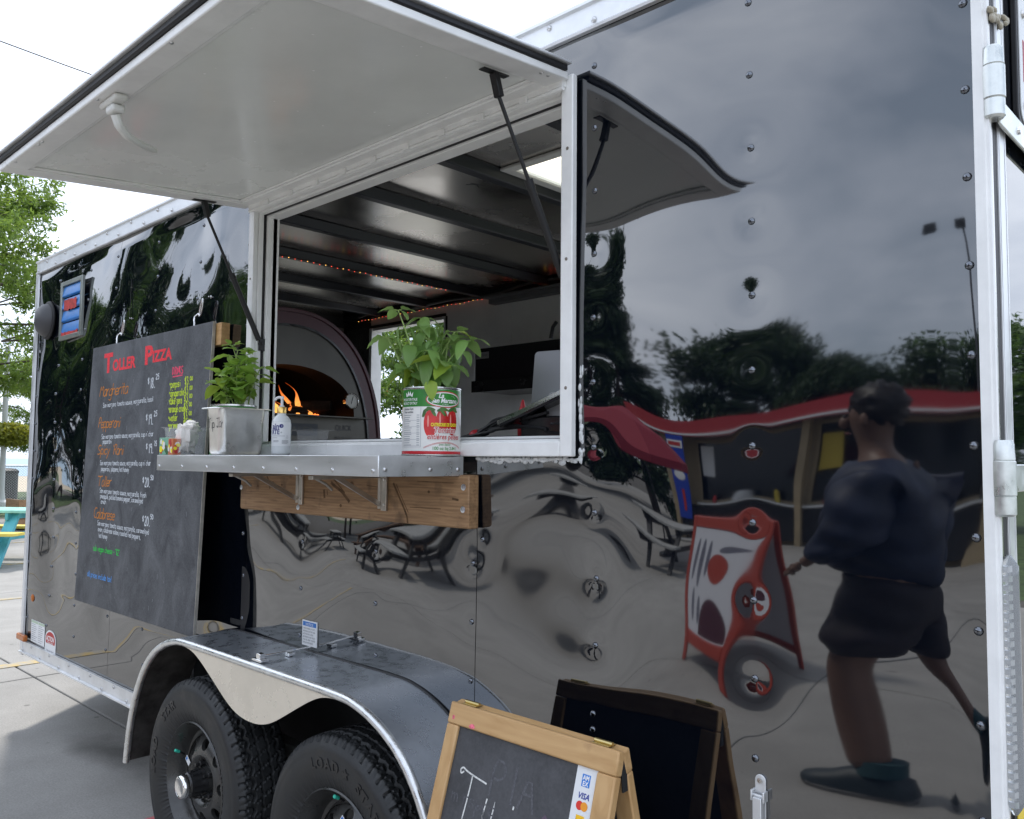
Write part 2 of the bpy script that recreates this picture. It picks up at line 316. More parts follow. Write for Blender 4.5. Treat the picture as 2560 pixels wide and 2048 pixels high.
# ================================================================== GROUND
def concrete_mat():
    m = bpy.data.materials.new('concrete'); m.use_nodes = True; t = m.node_tree; p = t.nodes['Principled BSDF']
    g = t.nodes.new('ShaderNodeNewGeometry')
    def noise(sc, d=8, ro=.6):
        n = t.nodes.new('ShaderNodeTexNoise'); n.inputs['Scale'].default_value = sc; n.inputs['Detail'].default_value = d; n.inputs['Roughness'].default_value = ro
        t.links.new(g.outputs['Position'], n.inputs[0]); return n
    a, b, f = noise(.55), noise(3.2), noise(120, 3)
    r = t.nodes.new('ShaderNodeValToRGB'); e = r.color_ramp.elements; e[0].position = .3; e[0].color = (.20, .193, .180, 1); e[1].position = .7; e[1].color = (.325, .314, .295, 1)
    ad = t.nodes.new('ShaderNodeMath'); ad.operation = 'MULTIPLY_ADD'; ad.inputs[1].default_value = .45; t.links.new(b.outputs[0], ad.inputs[0])
    sb = t.nodes.new('ShaderNodeMath'); sb.operation = 'MULTIPLY_ADD'; sb.inputs[1].default_value = .55; t.links.new(a.outputs[0], sb.inputs[0]); t.links.new(ad.outputs[0], sb.inputs[2]); ad.inputs[2].default_value = 0
    t.links.new(sb.outputs[0], r.inputs[0])
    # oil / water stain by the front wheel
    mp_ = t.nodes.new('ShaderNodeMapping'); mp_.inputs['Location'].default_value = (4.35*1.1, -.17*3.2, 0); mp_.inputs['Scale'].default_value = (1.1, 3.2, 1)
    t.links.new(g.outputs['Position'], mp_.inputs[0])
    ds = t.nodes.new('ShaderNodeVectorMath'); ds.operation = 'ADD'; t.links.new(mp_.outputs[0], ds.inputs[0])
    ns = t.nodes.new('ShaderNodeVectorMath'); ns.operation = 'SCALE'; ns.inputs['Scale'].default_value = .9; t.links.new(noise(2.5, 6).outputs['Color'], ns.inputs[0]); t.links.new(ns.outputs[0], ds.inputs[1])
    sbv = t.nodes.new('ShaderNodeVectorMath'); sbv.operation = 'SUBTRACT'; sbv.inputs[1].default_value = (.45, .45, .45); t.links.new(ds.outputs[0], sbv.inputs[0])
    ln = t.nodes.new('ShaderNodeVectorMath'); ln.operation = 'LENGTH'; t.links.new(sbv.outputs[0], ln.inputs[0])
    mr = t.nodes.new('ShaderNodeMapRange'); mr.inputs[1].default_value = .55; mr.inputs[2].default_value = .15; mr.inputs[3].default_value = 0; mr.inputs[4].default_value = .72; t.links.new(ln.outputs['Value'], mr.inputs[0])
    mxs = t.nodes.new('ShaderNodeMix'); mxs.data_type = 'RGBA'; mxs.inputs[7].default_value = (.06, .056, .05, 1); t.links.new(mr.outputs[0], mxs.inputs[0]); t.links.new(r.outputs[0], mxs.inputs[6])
    # small dark spots
    vo = t.nodes.new('ShaderNodeTexVoronoi'); vo.inputs['Scale'].default_value = 3.6; t.links.new(g.outputs['Position'], vo.inputs[0])
    m2 = t.nodes.new('ShaderNodeMapRange'); m2.inputs[1].default_value = .07; m2.inputs[2].default_value = .05; m2.inputs[4].default_value = .6; t.links.new(vo.outputs[0], m2.inputs[0])
    mx3 = t.nodes.new('ShaderNodeMix'); mx3.data_type = 'RGBA'; mx3.inputs[7].default_value = (.07, .065, .06, 1); t.links.new(m2.outputs[0], mx3.inputs[0]); t.links.new(mxs.outputs[2], mx3.inputs[6])
    mu = t.nodes.new('ShaderNodeMix'); mu.data_type = 'RGBA'; mu.blend_type = 'MULTIPLY'; mu.inputs[0].default_value = .5
    t.links.new(mx3.outputs[2], mu.inputs[6]); fr = t.nodes.new('ShaderNodeMapRange'); fr.inputs[1].default_value = .3; fr.inputs[2].default_value = .7; fr.inputs[3].default_value = .6; fr.inputs[4].default_value = 1.25
    t.links.new(f.outputs[0], fr.inputs[0]); t.links.new(fr.outputs[0], mu.inputs[7]); t.links.new(mu.outputs[2], p.inputs['Base Color'])
    p.inputs['Roughness'].default_value = .85
    bp = t.nodes.new('ShaderNodeBump'); bp.inputs['Strength'].default_value = .3; bp.inputs['Distance'].default_value = .003; t.links.new(f.outputs[0], bp.inputs['Height']); t.links.new(bp.outputs[0], p.inputs['Normal'])
    return m
CONC = concrete_mat()
JOINT = mat('joint_dirt', (.085, .078, .068), .95, var=.4, vscale=3)
GRASSM = mat('lawn_green', (.045, .075, .02), .9, var=.5, vscale=5, bump=.6, bscale=40)
SANDM = mat('beach_sand', (.42, .36, .27), .95, var=.12, vscale=2)
LAKEM = mat('lake_water', (.10, .22, .32), .28, 0, 1.33, bump=.6, bscale=1.5)
YEL = mat('yellow_line_paint', (.42, .31, .13), .85, vscale=9, contrast=(.40, .58), col2=(.30, .285, .25))

b = MB(); b.box(-1500, 1500, -1500, 1500, -.5, -.035); ground = tag(obj('ground', b, GRASSM, smooth=0), kind='structure')
dv = Vector((-.80, .60, 0)); pv = Vector((.60, .80, 0))
def strip(d0, d1, z, wdt): return [tuple(dv*d+pv*s_+Vector((0, 0, z))) for d, s_ in ((d0, -wdt), (d1, -wdt), (d1, wdt), (d0, wdt))]
b = MB(); b.add(strip(38, 72, -.025, 500), [(0, 1, 2, 3)]); tag(obj('beach_sand', b, SANDM, smooth=0), kind='structure')
b = MB(); b.add(strip(70, 1400, -.015, 1400), [(0, 1, 2, 3)]); tag(obj('lake_water', b, LAKEM, smooth=0), kind='structure')
b = MB(); b.box(-23, 14.2, -24, 9, -.09, -.02); b.box(-60, 14.2, -60, -24.001, -.09, -.022); b.box(-60, -23.001, -24, -6.5, -.09, -.022); pavement = tag(obj('pavement', b, JOINT, smooth=0), kind='structure')
sb = MB(); sb.box(.006, 3.994, .006, 3.994, -.08, 0)
slab_me = new_mesh('concrete_slab', sb, smooth=0, m=CONC)
xs = [-6.16+4*k for k in range(-4, 5)]; ys = [.36+4*k for k in range(-6, 2)]
for x in xs:
    for y in ys:
        o = link('concrete_slab', slab_me, pavement, (x, y, random.uniform(-.002, 0)))
        bv = o.modifiers.new('bevel', 'BEVEL'); bv.width = .007; bv.segments = 2
for k, xx in enumerate((-6.6, -9.7, -12.8, -16.0)):
    b = MB(); b.box(xx-.055, xx+.055, -3.4 if k == 0 else -5.2, 7, .0005, .004)
    o = tag(obj('road_marking', b, YEL, smooth=0), kind='structure')
# ================================================================== TRAILER
T = thing('food_trailer', 'glossy black enclosed food trailer with open serving hatch, rivets and silver trim', 'food trailer', (-2.8, 1.05, 0))
STUDS = [-.408-.4045*k for k in range(1, 13)]
RZ = [2.394-.1524*k for k in range(14)]
OPEN = (-2.775, -1.285, 1.48, 2.355)          # hole in the skin
rng = np.random.RandomState(11)
RIV = []
for i, sx in enumerate([-.411]+STUDS[:-1]+[-4.845, -5.165]):
    dz = -.15 if i == 0 else 0.
    for z in RZ:
        zz = z-dz if i == 0 else z
        if zz > 2.46 or zz < .47: continue
        if OPEN[0]-.05 < sx < OPEN[1]+.05 and zz > OPEN[2]-.06: continue
        if -3.25 < sx < -1.5 and zz < .86: continue
        RIV.append((sx, zz))
RIV += [(-1.2165, .835), (-1.606+.02, 1.44-.2)]
waves = []
for _ in range(60):
    L = rng.uniform(.16, 1.2); th = rng.uniform(0, pi); waves.append((2*pi/L*cos(th), 2*pi/L*sin(th), rng.uniform(0, 2*pi), L))
pn = np.array([p[0] for p in RIV]); pz = np.array([p[1] for p in RIV]); pa = rng.uniform(.45, 1.7, len(RIV)); ps = rng.uniform(.045, .095, len(RIV))
for i_, (x_, z_) in enumerate(RIV):
    if x_ > -1.3 and .9 < z_ < 1.6: ps[i_] = .075+.035*(i_ % 2)
def skin_h(X, Z):
    h = np.zeros_like(X)
    left = 1/(1+np.exp((X+2.85)/.12)); rgt = 1/(1+np.exp(-(X+1.05)/.10)); mid = np.exp(-((Z-1.12)/.26)**2); low = 1/(1+np.exp((Z-.95)/.08)); up_ = 1/(1+np.exp(-(Z-1.75)/.2))
    amp = .00020 + .00070*left + .00042*mid*(1-.3*left)*(1-.75*rgt)
    amp = amp*(1-.25*low*(1-left))*(1-.5*rgt)
    for kx, kz, ph, L in waves:
        h += amp*(L/.6)**1.5*np.sin(kx*X+kz*Z+ph)
    s = (X+.408)/.4045
    bay = (X > -.8125).astype(float)*(1/(1+np.exp((Z-1.60)/.07)))
    h += ((.0007+.0007*left)*(.5+.6*mid*(1-rgt)+.3*low)*(1-bay)-.0013*bay)*np.sin(pi*s)**2
    tb_ = np.clip((X+.8125)/.4215, 0, 1); h -= .0019*4*tb_**2*(1-tb_)*bay
    # the sheet is pulled about by the frame and the trims
    h += -.004*np.exp(-((X+1.27)/.10)**2)*up_
    for a, s_, x, z in zip(pa, ps, pn, pz):
        m = (np.abs(X-x) < .26) & (np.abs(Z-z) < .26)
        r2 = (X[m]-x)**2+(Z[m]-z)**2
        h[m] -= a*(.0008*np.exp(-r2/(s_*s_))+.0004*np.exp(-r2/.022**2))*((1+1.6*math.exp(-((z-1.22)/.26)**2)+1.0*math.exp(-((z-1.85)/.2)**2)) if -1.3 < x < -.7 else 1)*(.35 if z < 1.02 else 1)*(.12 if x > -.5 else 1)*(.3 if z > 2.15 and x > -1.3 else 1)
    q_ = np.clip((-.396-X)/.075, 0, 1); edge = q_*q_*(3-2*q_)*np.clip((X+5.175)/.03, 0, 1)
    edge = edge*np.clip((Z-.57)/.16, 0, 1)*np.clip((2.478-Z)/.05, 0, 1)
    return h*edge
def skin_panel(x0, x1, z0=.40, z1=2.495):
    nx = max(2, int((x1-x0)/.0085)); nz = int((z1-z0)/.0085)
    xs_ = np.linspace(x0, x1, nx); zs_ = np.linspace(z0, z1, nz); X, Z = np.meshgrid(xs_, zs_); H = skin_h(X, Z)
    V = np.stack([X, -H, Z], -1).reshape(-1, 3); idx = np.arange(nx*nz).reshape(nz, nx)
    q = np.stack([idx[:-1, :-1], idx[:-1, 1:], idx[1:, 1:], idx[1:, :-1]], -1)
    cx = (X[:-1, :-1]+X[1:, 1:])/2; cz = (Z[:-1, :-1]+Z[1:, 1:])/2
    keep = ~((cx > OPEN[0]) & (cx < OPEN[1]) & (cz > OPEN[2]) & (cz < OPEN[3])) & ~((cx > -3.22) & (cx < -1.53) & (cz < .765))
    F = q[keep].reshape(-1, 4)
    me = bpy.data.meshes.new('side_panel'); me.from_pydata(V.tolist(), [], F.tolist())
    me.polygons.foreach_set('use_smooth', [True]*len(me.polygons)); me.materials.append(BLACKP); me.update()
    o = link('side_panel', me, T, -Vector(T.location)); return o
SEAMS = [-5.19, -4.0195, -2.8145, -1.6055, -.391]
for a, b_ in zip(SEAMS[:-1], SEAMS[1:]): skin_panel(a+.0012, b_-.0012)
# backing behind the seams
b = MB()
for sx in SEAMS[1:-1]:
    pass
for x0, x1, z0, z1 in ((-4.05, -3.99, .42, 2.49), (-2.845, -2.785, .80, 1.45), (-1.636, -1.576, .80, 1.45), (-2.845, -2.785, 2.37, 2.49), (-1.636, -1.576, 2.37, 2.49)):
    b = MB(); b.box(x0, x1, .011, .014, z0, z1); obj('seam_backing', b, GASKET, T, smooth=0)
def yh(x, z): return -float(skin_h(np.array([[x]]), np.array([[z]]))[0, 0])
rv = MB(); rv.lathe([(.0078, -.003), (.0078, .0005), (.0068, .0026), (.0042, .0042), (.0012, .0046)], 10, Matrix.Rotation(pi/2, 4, 'X')); rv.lathe([(.0012, .0030), (.0001, .0032)], 10, Matrix.Rotation(pi/2, 4, 'X'))
RIVM = mat('black_rivet', (.16, .17, .19), .12, 1., 2.0); rivme = new_mesh('rivet', rv, m=RIVM, smooth=60)
RIVS = mat('silver_rivet', (.6, .6, .6), .3, 1.); rivsil = new_mesh('rivet', rv, m=RIVS, smooth=60)
def put(name, me, x, y, z, parent=T):
    return link(name, me, parent, Vector((x, y, z))-(Vector(parent.location) if parent.type == 'EMPTY' else Vector()))
for x, z in RIV: put('rivet', rivme, x, yh(x, z), z)
# trims
b = MB(); prof = [(-.002, 2.478), (-.014, 2.478), (-.016, 2.484), (-.010, 2.490), (-.010, 2.540), (-.018, 2.544), (-.018, 2.552), (.05, 2.575), (.05, 2.50), (-.002, 2.50)]
b.prism(prof, lambda u, v, t: (t, u, v), -5.215, -.385); roof_trim = obj('roof_trim', b, ALUT, T, smooth=30)
for k in range(34):
    x = -5.19+k*.1422
    put('rivet', rivsil, x, -.011, 2.530 if k % 2 else 2.500)
b = MB(); b.prism([(-.002, .374), (-.020, .374), (-.020, .381), (-.010, .384), (-.010, .432), (-.016, .436), (-.016, .441), (-.002, .441)], lambda u, v, t: (t, u, v), -5.215, -3.24); obj('bottom_trim', b, ALUT, T, smooth=30)
b = MB(); b.prism([(-.002, .374), (-.020, .374), (-.020, .381), (-.010, .384), (-.010, .432), (-.016, .436), (-.016, .441), (-.002, .441)], lambda u, v, t: (t, u, v), -1.50, -.39); obj('bottom_trim', b, ALUT, T, smooth=30)
for k in range(14): put('rivet', rivsil, -5.17+k*.14, -.011, .425 if k % 2 else .392)
b = MB(); b.prism([(-5.215, -.013), (-5.178, -.013), (-5.176, -.003), (-5.19, -.001), (-5.19, .05), (-5.215, .05)], lambda u, v, t: (u, v, t), .36, 2.478); obj('corner_trim', b, ALUT, T, smooth=30)
b = MB(); b.prism([(-.397, -.003), (-.396, -.013), (-.380, -.013), (-.3775, -.009), (-.3735, -.009), (-.3725, -.005), (-.3725, -.001), (-.39, -.001)], lambda u, v, t: (u, v, t), .36, 2.50); obj('corner_trim', b, WHITE, T, smooth=30)
b = MB(); b.box(-5.186, -5.181, -.006, -.0025, .42, 2.47); obj('corner_seal', b, GASKET, T, smooth=0)
PRINT_ = mat('marker_ink', (.03, .03, .035), .6)
# shell of the body
ROOFHOLE = (-2.065, -1.70, .58, .94)
IN = mat('interior_white_board', (.86, .85, .83), .45, 0, 1.5, var=.06, vscale=4)
CEIL = mat('ceiling_aluminium', (.72, .69, .64), .23, 1., 1.5, var=.10, vscale=1.6, rvar=.07)
RIBM = mat('ceiling_bow_dark', (.018, .02, .026), .35, .2)
b = MB(); h = ROOFHOLE
for (x0, x1, y0, y1) in ((-5.18, h[0], .03, 2.1), (h[1], -.42, .03, 2.1), (h[0], h[1], .03, h[2]), (h[0], h[1], h[3], 2.1)):
    b.box(x0, x1, y0, y1, 2.50, 2.506)
obj('ceiling', b, CEIL, T, smooth=0)
b = MB()
for (x0, x1, y0, y1) in ((-5.21, h[0], .051, 2.13), (h[1], -.39, .051, 2.13), (h[0], h[1], .051, h[2]), (h[0], h[1], h[3], 2.13)):
    b.box(x0, x1, y0, y1, 2.555, 2.575)
obj('roof', b, ALUT, T, smooth=0)
for x in (-1.16, -1.62, -2.115, -2.62, -3.165, -3.70, -4.22, -4.74):
    b = MB(); b.prism([(-.034, .0), (-.022, -.042), (.022, -.042), (.034, .0)], lambda u, v, t: (x+u, t, 2.4995+v), .035, 2.06); obj('ceiling_bow', b, RIBM, T, bevel=.004)
b = MB(); rowwall(b, 'x', .045, .06, -5.18, -.42, .87, 2.5, (-2.745, -1.31, 1.505, 2.335)); obj('inner_wall', b, IN, T, smooth=0)
FW = (-4.86, -4.06, 1.585, 2.385)
b = MB(); rowwall(b, 'x', 2.08, 2.13, -5.21, -3.0, .36, 2.5, FW); rowwall(b, 'x', 2.08, 2.13, -3.0, -.39, .36, 2.5, (-2.85, -.75, .5, 2.38)); obj('far_wall', b, BLKMAT, T, smooth=0)  # second hole is an unseen side door, added to let daylight inside
b = MB(); b.box(-4.055, -3.47, 2.068, 2.079, .5, 2.456); b.box(-3.468, -2.86, 2.068, 2.079, .5, 2.456); b.box(-4.865, -4.056, 2.069, 2.079, 2.405, 2.456)
obj('wall_liner', b, IN, T, smooth=0)
b = MB(); b.box(-5.21, -5.18, .05, 2.08, .36, 2.55); obj('end_wall', b, BLKMAT, T, smooth=0); b = MB(); b.box(-.425, -.40, .45, 1.06, .36, 2.55); obj('end_wall', b, IN, T, smooth=0)  # far half of the rear left open, out of view, to brighten the interior
b = MB(); b.box(-5.18, -3.22, .01, 2.08, .44, .50); b.box(-1.53, -.42, .01, 2.08, .44, .5); b.box(-3.22, -1.53, .32, 2.08, .44, .5); obj('floor', b, mat('floor_grey', (.55, .54, .52), .6, var=.15), T, smooth=0)
b = MB(); b.box(-3.215, -1.535, .30, .32, .30, .86); b.box(-3.215, -1.535, .012, .30, .84, .86); b.box(-3.22, -3.20, .012, .30, .3, .84); b.box(-1.55, -1.53, .012, .30, .3, .84); obj('wheel_well', b, DARKU, T, smooth=0)
b = MB(); b.box(-3.2, -1.55, .05, .10, .395, .475); obj('chassis_rail', b, mat('dull_steel', (.22, .22, .21), .5, .6, var=.3), T, smooth=0)
b = MB(); b.box(-2.80, -2.78, .0, 1.0, .3, .34); obj('axle', b, DARKU, T); b = MB(); b.box(-1.975, -1.955, 0, 1.0, .3, .34); obj('axle', b, DARKU, T)
# nose of the trailer (V shape)
b = MB(); b.prism([(-5.212, .052), (-6.0, 1.04), (-6.0, 1.14), (-5.212, 2.12)], lambda u, v, t: (u, v, t), .36, 2.55); obj('nose', b, BLACKP, T, smooth=20)
# far window frame and track
b = MB(); x0, x1, z0, z1 = FW
b.box(x0, x0+.03, 2.05, 2.14, z0, z1); b.box(x1-.012, x1, 2.06, 2.14, z0, z1); b.box(x0+.03, x1-.012, 2.06, 2.14, z1-.02, z1); b.box(x0+.03, x1-.012, 2.06, 2.14, z0, z0+.012); obj('far_window_frame', b, WHITE, T, bevel=.002)
b = MB(); b.box(x0-.02, x0-.003, 2.062, 2.068, z0, z1+.03); b.box(x1+.003, x1+.016, 2.062, 2.068, z0, z1); b.box(x0-.003, x1+.003, 2.062, 2.068, z1+.003, z1+.02); obj('window_seal', b, GASKET, T, smooth=0)
st, L = strokes('A K', .055, slant=.3); b = MB()
for i, P in enumerate(st): ribbon(b, [(-2.20-p[0], .66-p[1]) for p in P], .004, lambda u, v, o=0: (u, v, 2.4992-o), i)
obj('lettering', b, PRINT_, T, smooth=0)
# roof vent
b = MB(); h = ROOFHOLE
b.box(h[0]-.02, h[0]+.02, h[2]-.02, h[3]+.02, 2.488, 2.4985); b.box(h[1]-.02, h[1]+.02, h[2]-.02, h[3]+.02, 2.488, 2.4985); b.box(h[0]+.02, h[1]-.02, h[2]-.02, h[2]+.02, 2.488, 2.4985); b.box(h[0]+.02, h[1]-.02, h[3]-.02, h[3]+.02, 2.488, 2.4985)
vent = obj('roof_vent', b, mat('vent_grey', (.55, .55, .52), .5), T, bevel=.002)
m = bpy.data.materials.new('translucent_lid'); m.use_nodes = True; t_ = m.node_tree; t_.nodes.remove(t_.nodes['Principled BSDF']); tb = t_.nodes.new('ShaderNodeBsdfTranslucent'); tb.inputs[0].default_value = (.96, .90, .70, 1)
t_.links.new(tb.outputs[0], t_.nodes['Material Output'].inputs[0])
b = MB(); b.add([(h[0]+.019, h[2]+.019, 2.496), (h[1]-.019, h[2]+.019, 2.496), (h[1]-.019, h[3]-.019, 2.496), (h[0]+.019, h[3]-.019, 2.496)], [(0, 1, 2, 3)]); obj('vent_lid', b, m, vent, smooth=0)

# ---------------------------------------------------------------- serving opening: frame, seal, hatch
fx0, fx1, fz0, fz1 = -2.800, -1.262, 1.457, 2.382
def ring(b, x0, x1, z0, z1, wx, wz, y0, y1):
    b.box(x0, x0+wx, y0, y1, z0, z1); b.box(x1-wx, x1, y0, y1, z0, z1); b.box(x0+wx, x1-wx, y0, y1, z0, z0+wz); b.box(x0+wx, x1-wx, y0, y1, z1-wz, z1); return b
b = MB(); ring(b, fx0, fx1, fz0, fz1, .037, .037, -.024, -.006); frame = obj('window_frame', b, WHITE, T, bevel=.003)
b = MB(); ring(b, fx0+.030, fx1-.030, fz0+.030, fz1-.030, .013, .013, -.0055, .012); obj('jamb', b, WHITE, frame, bevel=.001)
frame_loc = -Vector(T.location)
b = MB(); ring(b, fx0+.029, fx1-.029, fz0+.029, fz1-.029, .016, .016, .0125, .022); obj('gasket', b, GASKET, frame, bevel=.002)
b = MB(); ring(b, fx0+.030, fx1-.030, fz0+.030, fz1-.030, .025, .022, .0225, .07); obj('inner_jamb', b, WHITE, frame, bevel=.002)
b = MB(); b.box(fx0+.06, fx1-.06, .071, .085, fz0+.045, fz0+.056); obj('sill_track', b, GASKET, frame, smooth=0)
for x, z in ((fx1-.016, 2.2), (fx1-.018, 1.93), (fx1-.018, 1.62), (fx0+.02, 1.75), (fx0+.02, 2.1)):
    sm = MB(); sm.lathe([(.0045, 0), (.0035, .0015), (.0005, .002)], 8, Matrix.Translation((x, -.0242, z)) @ Matrix.Rotation(pi/2, 4, 'X')); obj('screw', sm, mat('dull_screw', (.25, .22, .19), .4, .8), frame)
# smeared silicone round the lower right corner and under the sill
SIL = mat('white_silicone', (.62, .63, .63), .35, var=.2, vscale=60)
b = MB()
for k in range(110):
    t = k/109
    if k < 70: x = -1.60+t*110/70*.345; z = 1.453-abs(random.gauss(0, .004)); sx, sz = random.uniform(.005, .014), random.uniform(.003, .007)
    else: x = -1.254+random.gauss(0, .003); z = 1.45+(t-.63)*.75*random.random(); sx, sz = random.uniform(.002, .005), random.uniform(.005, .015)
    b.sph((x, yh(x, z)-.001, z), 1, 5, (sx, random.uniform(.002, .005), sz))
obj('sealant', b, SIL, T, smooth=80)
# hatch: an upward opening awning door
hx0, hx1 = -2.822, -1.272
sl_ = (2.364-2.296)/.802
HO = Vector((0, -.028, 2.366)); hv = Vector((0, -1, -sl_)).normalized(); hn = Vector((0, -sl_, 1)).normalized()
HL = .805
def hp(u, v, t): return tuple(HO + Vector((u, 0, 0)) + hv*v + hn*t)      # u along X, v outwards, t up
def hbox(b, u0, u1, v0, v1, t0, t1):
    V = [hp(u, v, t) for t in (t0, t1) for (u, v) in ((u0, v0), (u1, v0), (u1, v1), (u0, v1))]
    return b.add(V, [(0, 3, 2, 1), (4, 5, 6, 7), (0, 1, 5, 4), (1, 2, 6, 5), (2, 3, 7, 6), (3, 0, 4, 7)])
b = MB(); wv = .062
hbox(b, hx0, hx0+wv, 0, HL, 0, .020); hbox(b, hx1-wv, hx1, 0, HL, 0, .020); hbox(b, hx0+wv, hx1-wv, 0, .05, 0, .020); hbox(b, hx0+wv, hx1-wv, HL-wv, HL, 0, .020)
hatch = obj('service_hatch', b, WHITE, T, bevel=.003)
b = MB(); hbox(b, hx0+wv-.004, hx1-wv+.004, .046, HL-wv+.004, .012, .0195); obj('hatch_lining', b, WHITEP, hatch, smooth=0)
b = MB()
for (u0, u1, v0, v1) in ((hx0+wv, hx0+wv+.012, .05, HL-wv), (hx1-wv-.012, hx1-wv, .05, HL-wv), (hx0+wv+.012, hx1-wv-.012, .05, .062), (hx0+wv+.012, hx1-wv-.012, HL-wv-.012, HL-wv)): hbox(b, u0, u1, v0, v1, .005, .0118)
obj('lining_bead', b, WHITE, hatch, bevel=.003)
b = MB(); hbox(b, hx0-.012, hx1+.012, -.002, HL+.016, .0355, .043); obj('outer_skin', b, ALUT, hatch, bevel=.002)
b = MB(); hbox(b, hx0-.004, hx1+.004, .004, HL+.008, .0205, .035); obj('edge_seal', b, GASKET, hatch, bevel=.003)
for (u, v) in ((hx0+.13, HL-.008), (hx0+.33, HL-.008), (hx0+.36, HL-.008), (hx0+.75, HL-.008), (hx1-.4, HL-.008), (hx1-.013, .06), (hx1-.013, .085)):
    s_ = MB(); mm = Matrix.Translation(hp(u, v, .0)) @ Matrix.Rotation(pi, 4, 'X'); s_.lathe([(.0055, 0), (.0045, .0022), (.0006, .003)], 8, mm); obj('screw', s_, RIVS, hatch)
b = MB(); rs = random.Random(3)
for k in range(26):
    u, v, r_ = rs.uniform(hx0+.1, hx1-.1), rs.uniform(.08, HL-.1), rs.uniform(.0012, .0035); b.add([hp(u+r_*cos(a)*rs.uniform(.6, 1.3), v+r_*sin(a), .0117) for a in np.linspace(0, 2*pi, 7, endpoint=False)], [tuple(range(7))])
o = obj('paint_fleck', b, mat('white_fleck', (.85, .85, .85), .5), hatch, smooth=0); o['kind'] = 'stuff'
# lever handle in the middle of the outer edge
HAND = mat('white_plastic', (.72, .72, .69), .35)
b = MB(); u0 = -2.045; v0 = HL-.035
hbox(b, u0-.05, u0+.05, v0-.016, v0+.016, -.016, -.0005); hbox(b, u0-.022, u0+.022, v0-.02, v0+.012, -.036, -.0165); hd = obj('handle', b, HAND, hatch, bevel=.006)
b = MB(); P = [hp(u0, v0-.004, -.037), hp(u0-.004, v0-.012, -.06), hp(u0-.02, v0-.035, -.075), hp(u0-.05, v0-.075, -.078), hp(u0-.085, v0-.115, -.074), hp(u0-.115, v0-.145, -.068)]
Q = []
for i in range(len(P)-1):
    for s_ in range(4): Q.append(Vector(P[i]).lerp(Vector(P[i+1]), s_/4))
Q.append(Vector(P[-1]))
b.tube(Q, [.0115-.004*i/len(Q) for i in range(len(Q))], 10); obj('lever', b, HAND, hatch)
# hinge rail
b = MB(); b.box(fx0+.02, fx1-.02, -.040, -.0245, 2.352, 2.368); b.tube([(fx0+.02, -.035, 2.347), (fx1-.02, -.035, 2.347)], .0055, 8)
for k in range(9): b.box(fx0+.14+k*.155, fx0+.165+k*.155, -.046, -.0395, 2.342, 2.360)
obj('hatch_hinge', b, WHITE, T, bevel=.001)
# gas struts
for xs_, xb, yb, zb, nm in ((-1.352, -1.315, .010, 1.885, 'r'), (-2.792, -2.752, .008, 1.862, 'l')):
    vt = .175; top = Vector(hp(xs_, vt, -.03)); bot = Vector((xb, yb, zb)); d = (bot-top).normalized(); kn = top.lerp(bot, .47)
    b = MB(); b.tube([top, kn], .0048, 10); b.tube([kn, kn+d*.022], .0115, 12); b.tube([kn+d*.022, bot-d*.015], .0098, 12); b.sph(bot, .009, 8)
    st = obj('gas_strut', b, mat('strut_black', (.008, .008, .009), .45, 0), T)
    b = MB(); hbox(b, xs_-.01, xs_+.01, vt-.042, vt+.042, -.004, -.0004); b.bar(Vector(hp(xs_, vt, -.003)), top+d*.03, .016, .02, (1, 0, 0)); obj('strut_bracket', b, mat('bracket_black', (.008, .008, .009), .35), st, bevel=.002)
    b = MB(); b.box(xb-.008, xb+.006, yb-.006, yb+.016, zb-.025, zb+.02); obj('strut_bracket', b, MATS['bracket_black'], st, bevel=.002)

# ---------------------------------------------------------------- fender
FX = -2.374; FH = .914
half = [(-FH, .305), (-.895, .42), (-.865, .52), (-.825, .605), (-.77, .685), (-.70, .748), (-.62, .79), (-.535, .815), (-.45, .8235), (-.2, .8245), (0, .8245)]
def smoothline(P, n=4):
    Q = []
    for i in range(len(P)-1):
        p0 = P[max(i-1, 0)]; p1 = P[i]; p2 = P[i+1]; p3 = P[min(i+2, len(P)-1)]
        for k in range(n):
            t = k/n; Q.append(tuple(.5*((2*p1[j])+(-p0[j]+p2[j])*t+(2*p0[j]-5*p1[j]+4*p2[j]-p3[j])*t*t+(-p0[j]+3*p1[j]-3*p2[j]+p3[j])*t**3) for j in range(len(p1))))
    return Q+[P[-1]]
full = smoothline(half+[(-x, z) for x, z in half[-2::-1]], 4)
FP = [(FX+x, z) for x, z in full]
ys_ = [.0, -.05, -.11, -.17, -.203]
b = MB(); n = len(FP)
b.v = [(x, y, z+.004*max(0, (y+.2)/.2)) for y in ys_ for (x, z) in FP]; b.f = [(j*n+i, j*n+i+1, (j+1)*n+i+1, (j+1)*n+i) for j in range(len(ys_)-1) for i in range(n-1)]
fender = obj('fender', b, GALV, T, smooth=60)
def inset(P, d):
    out = []
    for i, (x, z) in enumerate(P):
        a = P[max(i-1, 0)]; c = P[min(i+1, len(P)-1)]; tx, tz = c[0]-a[0], c[1]-a[1]; l = math.hypot(tx, tz); out.append((x+tz/l*d, z-tx/l*d))
    return out
FI = inset(FP, .004)
b = MB(); b.v = [(x, y, z) for y in (.0, -.203) for (x, z) in FI]; b.f = [(i, i+1, n+i+1, n+i) for i in range(n-1)]; obj('fender_lining', b, FINNER, fender, smooth=60)
b = MB(); lip = inset(FP, .010); b.tube([(x, -.203, z) for x, z in lip], .0125, 10); obj('fender_lip', b, FLIP, fender, smooth=60)
